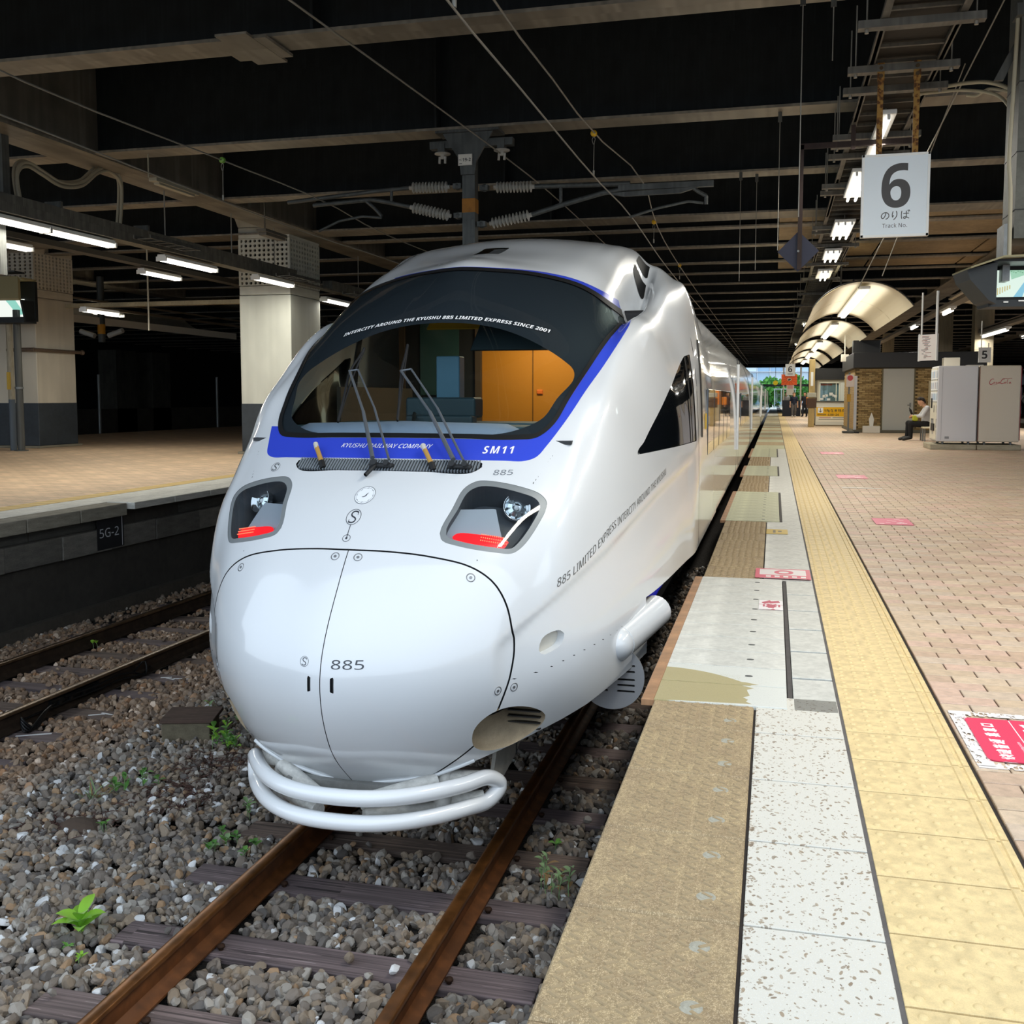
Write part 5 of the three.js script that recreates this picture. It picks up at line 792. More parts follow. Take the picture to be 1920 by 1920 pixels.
{ // platform camera monitor at the right on a hanging box column
  const t = thing('hanging_column', 'grey hanging box column at the right edge with cables curving into it', 'column', [2.33, 3.7, -10.25]);
  part('column_shaft', box(.62, 2.5, .5, 0, .25, 0), std(0x6e706c, .7, .1, { map: withRepeat(concreteT, 1) }), t); part('shaft_joint', [box(.63, .008, .51, 0, .35, 0), box(.63, .008, .51, 0, -.25, 0), box(.63, .008, .51, 0, -.75, 0)], M.steelDark, t); part('head_bracket', [box(.2, .1, .2, -.26, .95, .2), prism([[0, 0], [.25, .5], [.3, .5], [.08, 0]], .05).translate(-.5, .4, .1)], M.galvDull, t); part('edge_conduit', tube([[-.33, .95, .2], [-.35, .3, .22], [-.37, -.3, .24], [-.35, -.6, .25], [-.34, -1.2, .25]], .018, 30, 8), M.beigePipe, t); part('support_arm', [box(.06, .5, .3, -.36, -1.12, .1).rotateZ(-.0), box(.5, .03, .34, -.1, -1.2, .1)], M.galv, t);
  const h = thing('platform_monitor', 'hooded platform camera monitor at the right showing a bright green track picture', 'monitor', [2.12, 2.3, -10.0], .12);
  part('hood_top', [prism([[-.55, .12], [-.28, .21], [.5, .24], [.5, .225], [-.28, .195], [-.55, .105]], .55).translate(0, 0, -.22)], std(0x8c8462, .6), h);
  part('hood_body', [prism([[-.55, .105], [-.52, .02], [-.36, -.16], [-.30, -.19], [-.30, .17]], .42).translate(0, 0, -.2), box(.85, .38, .05, .10, 0, -.2), box(.85, .06, .3, .10, -.175, -.06), box(.86, .025, .42, .1, .185, 0)], std(0x20262a, .6), h);
  const scr = canvasTex(512, 400, (g, w, h2) => { g.fillStyle = '#dff3e6'; g.fillRect(0, 0, w, h2); g.fillStyle = '#9fd0b2'; g.beginPath(); g.moveTo(150, 0); g.lineTo(330, 10); g.lineTo(300, 80); g.lineTo(170, 140); g.fill(); g.fillStyle = '#7fc0d8'; g.beginPath(); g.moveTo(190, 400); g.lineTo(330, 110); g.lineTo(352, 110); g.lineTo(280, 400); g.fill(); g.fillStyle = '#5b8f6a'; for (let i = 0; i < 9; i++) g.fillRect(160 + i * 22, 18 + (i % 3) * 12, 16, 8); g.fillStyle = '#c8bb80'; for (let i = 0; i < 6; i++) g.fillRect(30 + i * 24, 260 - i * 8, 12, 100 - i * 9); g.fillStyle = '#f4f4ea'; g.fillRect(355, 60, 60, 340); g.fillStyle = '#e86a5a'; g.fillRect(430, 90, 60, 60); });
  part('lit_screen', new THREE.PlaneGeometry(.44, .25).translate(.02, .02, -.165), new THREE.MeshStandardMaterial({ name: 'lit monitor screen', color: 0x111111, roughness: .3, emissive: 0xffffff, emissiveMap: scr, emissiveIntensity: 1.0 }), h); areaLight(h, .4, .22, 2, new THREE.Color(.85, 1, .9), [.02, .02, -.15], [.02, 0, 10]); part('screen_bezel', [box(.5, .03, .03, .02, .155, -.165), box(.5, .04, .03, .02, -.12, -.165), box(.03, .3, .03, -.215, .02, -.165), box(.03, .3, .03, .255, .02, -.165)], M.dark, h); part('status_lamps', [box(.04, .012, .01, -.18, -.165, .095), box(.05, .012, .01, -.05, -.155, .095)], M.whitePaint, h);
  solo('cable_bundle', [tube([[1.3, 4.40, -11.3], [1.46, 4.40, -11.3], [1.62, 4.41, -11.3], [1.80, 4.40, -11.2], [1.97, 4.33, -11.0], [2.12, 4.18, -10.8], [2.2, 3.9, -10.6], [2.2, 3.4, -10.5]], .02, 50, 8), tube([[1.3, 4.36, -11.35], [1.5, 4.37, -11.35], [1.75, 4.36, -11.3], [1.95, 4.27, -11.1], [2.05, 4.15, -10.9], [2.12, 3.9, -10.6]], .016, 50, 8), tube([[1.78, 4.28, -11.2], [1.88, 4.27, -11.2], [1.97, 4.3, -11.1], [2.1, 4.18, -10.8]], .014, 30, 8)], M.beigePipe, 'bundle of beige cables arching from the ladder to the right column', 'cables');
}
// ================= LEFT SIDE: pillars, lighting duct, lamps, monitor =================
function holedPanel(w, h, nx, ny, r) { const s = poly([[-w / 2, -h / 2], [w / 2, -h / 2], [w / 2, h / 2], [-w / 2, h / 2]]); for (let i = 0; i < nx; i++) for (let j = 0; j < ny; j++) s.holes.push(new THREE.Path().absarc(-w / 2 + (i + .5) * w / nx, -h / 2 + (j + .5) * h / ny, r, 0, 2 * PI, true)); return new THREE.ExtrudeGeometry(s, { depth: .05, bevelEnabled: false, curveSegments: 6 }); }
function pillar(label, x, z, w, d, top, hy0, hy1, warm) { // x, z: corner nearest the tracks and the camera
  const p = thing('pillar', label, 'pillar', [x - w / 2, 0, z - d / 2]);
  const cream = std(warm ? 0xdcd3c0 : 0xd6d7cb, .75, 0, { map: withRepeat(tex(256, (u, v, px, py) => { const a = vnoise(u * 30, v * 2, 30, 3), b = fbm(u, v, 6, 4, 9); return .84 + .12 * b + .05 * a; }), .5) }), bandM = std(0x3d4650, .7, 0, { map: withRepeat(concreteT, .6) });
  part('plinth', rbox(w + .16, .06, d + .16, .015, 0, .03, 0), std(0x9a9484, .9, 0, { map: concreteT }), p); part('dado', rbox(w + .012, 1.10, d + .012, .02, 0, .61, 0), bandM, p);
  part('shaft', [rbox(w, hy0 - .22 - 1.14, d, .02, 0, 1.14 + (hy0 - .22 - 1.14) / 2, 0), rbox(w - .01, .2, d - .01, .015, 0, hy0 - .11, 0)], cream, p); part('core', box(w - .14, hy1 - hy0, d - .14, 0, (hy0 + hy1) / 2, 0), std(0x2e2a25, .9), p); part('cap', rbox(w, top - hy1 - .01, d, .02, 0, (top + hy1) / 2, 0), cream, p);
  const fw = holedPanel(w - .04, hy1 - hy0, 11, 10, .034), sw = holedPanel(d - .04, hy1 - hy0, 11, 10, .034);
  part('perforated_panel', fw.clone().translate(0, (hy0 + hy1) / 2, d / 2 - .052), cream, p); part('perforated_panel', sw.clone().rotateY(PI / 2).translate(w / 2 - .052, (hy0 + hy1) / 2, 0), cream, p); part('perforated_panel', sw.clone().rotateY(-PI / 2).translate(-w / 2 + .052, (hy0 + hy1) / 2, 0), cream, p); part('corner_post', [[1, 1], [1, -1], [-1, 1], [-1, -1]].map(([a, b]) => box(.06, hy1 - hy0, .06, a * (w / 2 - .03), (hy0 + hy1) / 2, b * (d / 2 - .03))), cream, p);
  part('haunch', prism([[-w / 2 - .35, .9], [w / 2 + .35, .9], [w / 2, 0], [-w / 2, 0]], d).translate(0, top, -d / 2), cream, p);
  return p;
}
const pilA = pillar('cream pillar with dark grey foot at the left edge, behind the monitor post', -18.2, -22.4, 1.7, 1.5, 5.6, 4.05, 4.95, true);
pillar('pale square pillar with perforated panels left of the train windscreen', -10.55, -21.25, 1.27, 1.55, 5.12, 3.82, 4.86, false);
{
  const r = solo('strap_rail', [rod([-18.9, 2.5, -22.2], [-18.1, 2.5, -22.2], .05, 8), rod([-18.12, 2.5, -22.2], [-18.12, 2.5, -24.05], .045, 8), new THREE.SphereGeometry(.07, 10, 8).translate(-18.12, 2.5, -24.08)], std(0x6b5a4c, .6, .2), 'brown pipe rail strapped round the left cream pillar at head height', 'rail');
  const p = thing('monitor_post', 'grey steel post in front of the left cream pillar', 'post', [-17.75, 0, -21.2]); part('post_pipe', [rod([0, 0, 0], [0, 3.4, 0], .085, 16), lathe([[.16, 0], [.16, .02], [.09, .03]], 16)], M.galvDull, p); part('collar', rod([0, 1.5, 0], [0, 1.55, 0], .10, 16), M.galv, p);
  const q = thing('service_pipe', 'beige service pipe with yellow tag beside the grey monitor post', 'pipe', [-18.1, 0, -21.35]); part('pipe_run', [rod([0, 1.25, 0], [0, 3.2, 0], .075, 14)], std(0xb9ae95, .6, 0, { map: grainT }), q); part('pipe_foot', rod([0, 0, 0], [0, 1.25, 0], .075, 14), std(0x59626a, .6), q); part('yellow_tag', box(.09, .42, .03, 0, 1.7, .08), std(0xcfa83c, .6), q);
  const h = thing('platform_monitor', 'hooded platform monitor at the left edge with tan hood and split picture', 'monitor', [-18.15, 3.55, -21.1], .12);
  part('hood', [prism([[-.9, -.02], [.85, -.02], [.72, .55], [-.9, .6]], .1).rotateX(-.35).translate(0, .05, .42), box(1.7, .05, .6, -.05, .56, .0)], std(0xa59b75, .6), h); part('hood_body', [box(1.8, .95, .1, -.05, .05, -.2), box(1.8, .12, .5, -.05, -.42, .08), prism([[0, 0], [.5, 0], [.35, -.5], [0, -.5]], .05).rotateY(-PI / 2).translate(.85, .05, -.1)], std(0x14181a, .6), h);
  const scr = canvasTex(512, 160, (g, w, hh) => { g.fillStyle = '#f0f6ee'; g.fillRect(0, 0, w, hh); g.fillStyle = '#8fd0c0'; g.beginPath(); g.moveTo(40, 0); g.lineTo(150, 0); g.lineTo(256, 140); g.lineTo(200, 160); g.fill(); g.beginPath(); g.moveTo(330, 0); g.lineTo(420, 0); g.lineTo(512, 140); g.lineTo(440, 140); g.fill(); g.fillStyle = '#2a3a3a'; g.fillRect(254, 0, 3, 160); });
  part('lit_screen', new THREE.PlaneGeometry(1.45, .42).translate(-.12, -.10, -.1), new THREE.MeshStandardMaterial({ name: 'lit monitor screen', color: 0x111111, emissive: 0xffffff, emissiveMap: scr, emissiveIntensity: 1.1 }), h); areaLight(h, 1.4, .4, 2, new THREE.Color(.9, 1, .95), [-.12, -.1, -.08], [0, -.1, 10]);
  part('mounting', [box(.5, .04, .4, .25, .75, -.1), rod([.1, .6, -.1], [.1, 1.15, -.1], .09, 12)], M.galvDull, h); part('loudspeaker', [lathe([[.0, 0], [.05, .0], [.06, .1], [.17, .25], [.18, .26]], 18).rotateX(PI / 2 + .5).translate(-.35, -.75, .1)], std(0xb3a98e, .5), h);
}
{ // lighting duct with tubes, its post and the looped conduit
  const d = thing('lighting_duct', 'long grey steel lighting duct hung over the left platform', 'duct', [0, 0, 0]);
  part('duct_box', [span(-10.62, -10.36, 3.90, 4.12, -6, -21.2), span(-10.62, -10.36, 3.86, 3.90, -6, -48), span(-10.62, -10.36, 3.90, 4.1, -23.1, -48)], std(0x85847c, .65, .15, { map: streakT }), d);
  part('hanger_post', [box(.17, 1.0, .14, -10.5, 4.6, -12.35), box(.15, .9, .13, -10.8, 3.5, -12.6)], M.galvDull, d);
  for (const z of [-9, -16.3, -18.6, -20.4, -25, -30]) part('hanger_rod', rod([-10.49, 4.1, z], [-10.49, 5.0, z], .012, 6), wireM, d);
  for (const z of [-13.4, -15.6]) part('joint_plate', box(.28, .1, .05, -10.49, 4.16, z), M.galvDull, d);
  const row = (label, x, y, z0, z1, tubes, pw) => { const len = Math.abs(z0 - z1), L = thing('platform_lamp', label, 'lamp', [x, y, (z0 + z1) / 2]); part('lamp_tray', rbox(.16, .06, len + .06, .012, 0, .08, 0), M.whitePaint, L); for (let i = 0; i < tubes; i++) lampTube('lamp_tube', L, len, .021).position.set((i - (tubes - 1) / 2) * .09, .01, 0); part('lamp_holder', [box(.2, .08, .03, 0, .03, len / 2 + .02), box(.2, .08, .03, 0, .03, -len / 2 - .02)], M.whitePaint, L); areaLight(L, .14, len, pw ?? TUBE * 1.6, new THREE.Color(1, .97, .86), [0, -.03, 0], [0, -10, .001]); };
  row('lit twin-tube lamp under the left duct, at the left edge of the photo', -10.5, 3.73, -11.3, -13.2, 2); row('lit twin-tube lamp under the left duct, second from the left edge', -10.5, 3.73, -13.25, -14.75, 2); row('lit tube lamp under the left duct, third from the left edge', -10.5, 3.70, -16.2, -17.9, 2); row('lit tube lamp in front of the pale square pillar', -10.3, 3.70, -19.2, -20.75, 2); row('lit tube lamp peeping out between the pale pillar and the train', -10.5, 3.60, -22.9, -24.4, 2);
  row('smaller lit lamp of the second row, lower left of the third lamp', -12.6, 3.83, -18.7, -20.0, 2); row('lit lamp of the second row behind the left monitor post', -12.6, 3.83, -14.1, -15.4, 2); row('lit lamp under the white soffit between the two pillars', -15.5, 3.28, -20.7, -21.9, 2);
  row('lit lamp over the far tracks deep in the left hall', -20.6, 3.9, -28, -29.4, 2, TUBE * .5);
  solo('second_duct', [span(-12.7, -12.45, 3.98, 4.08, -8, -30)], std(0x4b4944, .7, .1), 'thin grey duct behind the main lighting duct at the left', 'duct');
  const cp = (o, r) => tube([[-10.45, 4.08, -12.65], [-10.45, 4.4, -12.6], [-10.45, 4.58, -12.66], [-10.45, 4.66, -12.85], [-10.45, 4.60, -13.15], [-10.45, 4.52, -13.55], [-10.45, 4.62, -14.02], [-10.45, 4.88, -14.4], [-10.45, 4.98, -14.7], [-10.45, 4.88, -14.98], [-10.45, 4.6, -15.02], [-10.45, 4.1, -14.95]].map(([x, y, z]) => [x + o[0], y + o[1], z + o[2]]), r, 110, 8);
  solo('looped_conduit', [cp([0, 0, 0], .026), cp([0, -.055, .005], .026), cp([-.06, .03, 0], .022)], std(0xa89f89, .55, .05), 'beige twin conduit looping in an M shape above the left lamps', 'conduit');
  const c = thing('cable_tray', 'short open cable tray hung beside the left duct before the pale pillar', 'cable tray', [0, 0, 0]); for (const x of [-10.1, -9.8]) part('tray_rail', span(x - .01, x + .01, 3.86, 3.92, -14.8, -16.3), M.galvDull, c); for (let k = 0; k < 6; k++) part('tray_rung', box(.3, .015, .03, -9.95, 3.87, -14.9 - k * .27), M.galvDull, c);
  const c2 = dup(c, [0, -.04, -4.9], 'short open cable tray hung beside the left duct in front of the pale pillar'); const c3 = dup(c, [0, -.08, -8.3], 'short open cable tray hung between the pale pillar and the train roof');
  solo('unlit_lamp', [rod([-9.2, 4.6, -13.9], [-9.2, 4.97, -13.9], .012, 6), rbox(.14, .06, 1.2, .01, -9.2, 4.6, -14.6), rbox(.10, .05, 1.0, .01, -9.2, 4.56, -14.6)], std(0xa39c88, .6), 'unlit lamp casing under the long girder behind the pipe loop', 'lamp'); solo('unlit_lamp', [rod([-9.6, 4.5, -18.3], [-9.6, 6.5, -18.3], .012, 6), rbox(.2, .06, .9, .01, -9.6, 4.5, -18.6), rbox(.16, .06, .8, .01, -9.6, 4.44, -18.6)], std(0x6f6a60, .6), 'unlit lamp casing hung high left of the pale pillar', 'lamp');
  const bt = std(0xa89c80, .7, .05, { map: concreteT }); solo('cross_pipe', [span(-17, -10.9, 3.50, 3.60, -22.0, -22.15)], bt, 'rusty cream cross pipe spanning between the two pillars', 'pipe');
  for (const [x, z] of [[-14.6, -21.9], [-12, -22]]) { const r = thing('hanging_rod', 'pale hanging rod between the two left pillars', 'rod', [x, 2.9, z], 0, 'pale rods between the pillars'); part('rod_bar', rod([0, 0, 0], [0, 2.2, 0], .02, 8), std(0xb8b2a0, .6), r); }
}
{ // white curved soffit of the next platform's canopy, and what lies in the dark beyond
  const s = thing('curved_canopy', 'long white curved canopy edge over the dark tracks between the left pillars', 'canopy', [0, 0, 0]), pr = []; for (let i = 0; i <= 10; i++) { const a = i / 10 * 1.1; pr.push([-20.2 - 2.6 * Math.sin(a), 3.55 + 1.5 * (1 - Math.cos(a))]); } const out = pr.map(([x, y]) => [x, y + .04]).reverse(); part('canopy_sheet', new THREE.ExtrudeGeometry(poly([...pr, ...out]), { depth: 13, bevelEnabled: false }).translate(0, 0, -36), phys(0xe4dccb, .5, { transmission: .3, thickness: 0, side: THREE.DoubleSide }), s); part('canopy_edge', span(-20.18, -20.22, 3.53, 3.75, -23, -36), std(0xe0d8c8, .6), s); part('canopy_rails', [span(-20.0, -20.1, 3.98, 4.05, -23, -36), span(-20.0, -20.1, 4.2, 4.25, -23, -36)], std(0x7a6a55, .6), s);
  const f = thing('exit_lamp', 'small glowing green-white exit lamp deep in the dark hall', 'lamp', [-30.6, 1.9, -33.2]); part('lamp_box', box(.5, .3, .1), new THREE.MeshStandardMaterial({ name: 'lit exit lamp', color: 0xffffff, emissive: new THREE.Color(.75, 1, .9), emissiveIntensity: 1.4 }), f); areaLight(f, .5, .3, 3, new THREE.Color(.8, 1, .9), [0, 0, .08], [0, 0, 10]);
  const mm = thing('far_mast', 'short mast stub with yellow band and two insulators over the dark tracks', 'mast', [-20.2, 0, -27.8]); part('pole', rod([0, 3.0, 0], [0, 5, 0], .11, 12), mastM, mm); part('yellow_band', rod([0, 3.25, 0], [0, 3.55, 0], .115, 12), std(0xc98a1c, .6), mm); for (const q of [-1, 1]) part('insulator', rod([q * .25, 3.2, 0], [q * .75, 3.35, 0], .08, 10), insM, mm);
  solo('dark_pole', [rod([-26, -1.3, -34], [-26, 2.2, -34], .06, 8), rod([-26, -1.3, -35.5], [-26, 2.2, -35.5], .06, 8), rod([-24, -1.3, -41], [-24, 2.2, -41], .06, 8)], M.galv, 'thin pale poles standing in the dark hall between the left pillars', 'poles');
}
// ================= RIGHT PLATFORM: machines, kiosks, canopies, people =================
{ // two vending machines back to back on a concrete kerb
  const kerb = (label, x0, x1) => solo('machine_kerb', [rbox(x1 - x0, .13, 1.3, .012, (x0 + x1) / 2, .065, -28.02)], std(0xc9c3b0, .85, 0, { map: concreteT }), label, 'kerb');
  kerb('concrete kerb under the white vending machine', 3.80, 4.86); kerb('concrete kerb under the cream vending machine', 4.88, 5.88);
  const a = thing('vending_machine', 'white drink vending machine, its product front turned to the train', 'vending machine', [4.40, .13, -27.95]);
  part('cabinet', rbox(.93, 1.88, 1.08, .03, .0, 1.01, 0), std(0xdedee2, .45), a); part('feet', [[-.3, .4], [.3, .4], [-.3, -.4], [.3, -.4]].map(([x, z]) => rod([x, 0, z], [x, .09, z], .03, 8)), M.galv, a);
  const front = canvasTex(512, 900, (g, w, h) => { reseed(12); g.fillStyle = '#e9e6d6'; g.fillRect(0, 0, w, h); for (let r = 0; r < 3; r++) { g.fillStyle = '#f7fbff'; g.fillRect(20, 20 + r * 140, w - 40, 120); for (let i = 0; i < 10; i++) { g.fillStyle = ['#5fa8dc', '#a9d4ef', '#6a7fb8', '#e8e8ea', '#4a6aa8', '#8a5a48'][Math.floor(rnd() * 6)]; g.fillRect(34 + i * 45, 40 + r * 140, 26, 84); } g.fillStyle = '#5a6672'; g.fillRect(20, 142 + r * 140, w - 40, 10); } g.fillStyle = '#22262c'; g.fillRect(300, 470, 60, 90); g.fillStyle = '#c9b43a'; g.fillRect(60, 470, 70, 24); g.fillStyle = '#4b5058'; g.fillRect(90, 640, 230, 110); g.fillStyle = '#8a8f98'; g.fillRect(110, 660, 190, 60); g.fillStyle = '#9a9da2'; g.fillRect(200, 780, 90, 60); });
  part('product_front', box(.02, 1.78, 1.0).rotateY(0).translate(-.44, 1.01, 0), std(0xffffff, .3, 0, { map: front }), a).geometry = (() => { const g = new THREE.BoxGeometry(1.0, 1.78, .02); g.rotateY(-PI / 2); return g.translate(-.473, 1.01, 0); })();
  part('delivery_flap', box(.03, .18, .5, -.49, .42, .05), M.steelDark, a); part('coin_unit', rbox(.03, .25, .12, .008, -.49, 1.02, -.2), M.black, a); part('side_seam', box(.006, 1.8, .008, -.36, 1.01, .541), std(0x9a9aa0, .6), a); part('rating_plate', box(.10, .055, .004, -.22, .17, .542), std(0x8f9297, .6), a);
  const b = thing('vending_machine', 'cream drink vending machine with red Coca-Cola script on its side', 'vending machine', [5.365, .13, -27.95]);
  part('cabinet', rbox(.94, 1.88, 1.08, .03, 0, 1.01, 0), std(0xdfd5c3, .45), b); part('feet', [[-.3, .4], [.3, .4], [-.3, -.4], [.3, -.4]].map(([x, z]) => rod([x, 0, z], [x, .09, z], .03, 8)), M.galv, b); part('red_front', rbox(.03, 1.8, 1.02, .01, .475, 1.01, 0), std(0xa8282c, .4), b);
  const logo = canvasTex(1024, 360, (g, w, h) => { g.clearRect(0, 0, w, h); g.strokeStyle = g.fillStyle = '#b8383a'; g.lineCap = g.lineJoin = 'round'; const S = (d, lw) => { g.lineWidth = lw; g.stroke(new Path2D(d)); }; g.save(); g.translate(20, 20); S('M210 60C150 10 40 120 40 230C40 290 120 300 190 250', 26); S('M60 292C160 330 300 310 380 262', 12); S('M240 190C215 190 200 240 225 250C255 255 270 195 240 190', 20); S('M345 195C310 185 290 250 325 252C345 252 360 235 372 220', 20); S('M440 195C405 185 385 250 415 252C440 250 452 215 456 192C450 230 455 258 485 236', 20); S('M650 70C590 30 500 130 505 220C508 280 580 280 640 225', 26); S('M560 60C650 -10 760 60 860 30C900 20 930 20 960 30', 13); S('M690 190C660 190 648 240 675 250C710 252 718 195 690 190', 20); S('M800 60C770 130 745 210 765 240C775 252 795 240 805 228', 20); S('M890 195C855 185 835 250 865 252C890 250 902 215 906 192C900 230 905 258 935 236', 20); g.restore(); });
  part('script_logo', new THREE.PlaneGeometry(.56, .2).translate(-.0, 1.56, .5425), std(0xffffff, .5, 0, { map: logo, transparent: true }), b).castShadow = false; part('corner_trim', box(.012, 1.86, .012, -.47, 1.01, .535), std(0x7c4b46, .6), b);
}
const brickWallTones = [0xb79a66, 0xa4885a, 0xc6ab78, 0x957c52, 0xbfa36e];
{ // brick kiosk with dark fascia and pale door
  const k = thing('brick_kiosk', 'tan brick kiosk with charcoal fascia and a tall pale steel door', 'kiosk', [0, 0, -40]);
  const mats = brickWallTones.map((c) => std(c, .85, 0, { map: grainT }));
  part('kiosk_core', span(2.9, 7.3, 0, 2.4, -.06, -6), std(0x6d5c3e, .95), k); part('fascia', rbox(4.55, .56, 6.4, .02, 5.07, 2.66, -3.05), std(0x26272a, .55), k); part('plinth', rbox(4.5, .1, 6.3, .01, 5.07, .05, -2.95), std(0x77756a, .9, 0, { map: concreteT }), k);
  const br = rbox(.21, .058, .05, .006), run = (x0, x1) => { reseed(Math.round(x0 * 100)); for (let r = 0; r < 34; r++) { for (let x = x0 + (r % 2 ? .11 : 0); x < x1 - .05; x += .22) { const w = Math.min(.21, x1 - x), m = part('wall_brick', br, mats[Math.floor(rnd() * 5)], k); m.position.set(x + w / 2, .13 + r * .066, -.045 + rr(-.006, .006)); m.scale.x = w / .21; } } };
  run(2.92, 3.83); run(4.95, 5.5);
  const g = rbox(.05, .058, .21, .006), l = []; for (let r = 0; r < 34; r++) for (let z = 0; z < 26; z++) l.push(g.clone().translate(2.9, .13 + r * .066, -.2 - z * .22 - (r % 2) * .11)); stuff(part('side_bricks', l, mats[0], k));
  const d = part('steel_door', rbox(1.10, 2.26, .05, .008, 4.39, 1.22, -.03), std(0xb9bab4, .5), k, 'tall pale steel door'); part('door_handle', [rbox(.05, .16, .03, .006, 4.82, 1.02, .01), rod([4.82, 1.02, .04], [4.72, 1.02, .04], .012, 8)], M.galv, d); part('door_jamb', [box(.05, 2.3, .08, 3.84, 1.2, -.03), box(.05, 2.3, .08, 4.95, 1.2, -.03)], std(0x6c6348, .6), k); part('louvre_shutter', [box(.34, 1.6, .04, 5.6, 1.1, .0), ...Array.from({ length: 12 }, (_, i) => box(.3, .05, .03, 5.6, .5 + i * .1, .03))], std(0xcabf9f, .6), k);
  const s = thing('spare_sign_stand', 'small white low sign stand leaning against the brick kiosk wall', 'sign stand', [3.45, 0, -39.55]); part('stand_box', rbox(.6, .26, .2, .02, 0, .13, 0), std(0xd9d6cc, .5), s); part('pointed_board', prism([[-.06, .26], [.06, .26], [.09, .5], [0, .75], [-.09, .5]], .03), std(0xe4e4de, .5), s);
  solo('roof_locker', [rbox(1, .55, .5, .02, 3.4, 3.21, -42), rbox(.5, .8, .4, .02, 5.6, 3.33, -42.5)], M.steelDark, 'dark equipment boxes on the flat roof of the brick kiosk', 'boxes');
  const n = thing('notice_pole', 'pole with red-topped notice and yellow plate at the kiosk corner', 'pole sign', [2.62, 0, -39.2]); part('pole', rod([0, 0, 0], [0, 2.2, 0], .035, 10), M.galv, n); part('foot', rbox(.4, .08, .4, .02, 0, .04, 0), M.galvDull, n); part('notice', box(.26, .44, .03, .03, 1.9, .03), std(0xe2d6d0, .5), n); part('red_roundel', rod([.03, 2.0, .045], [.03, 2.0, .055], .10, 16), std(0xc8464a, .5), n); part('yellow_plate', box(.14, .28, .02, 0, 1.28, .05), std(0xb98f26, .5), n);
  const bn = thing('upright_banner', 'tall narrow white banner stand at the front corner of the brick kiosk', 'banner', [2.86, 0, -39.35]); part('banner_sheet', box(.10, 1.95, .05, 0, 1.1, 0), std(0xd8dade, .5, 0, { map: canvasTex(64, 512, (c, w, h) => { reseed(2); c.fillStyle = '#eceef2'; c.fillRect(0, 0, w, h); for (let i = 0; i < 26; i++) { c.fillStyle = ['#7c8fb8', '#b86a7c', '#5a5f6a', '#c8ccd4'][i % 4]; c.fillRect(10, 20 + i * 18, 12 + rnd() * 40, 7); } }) }), bn); part('banner_foot', rbox(.3, .06, .3, .01, 0, .03, 0), M.steelDark, bn);
}
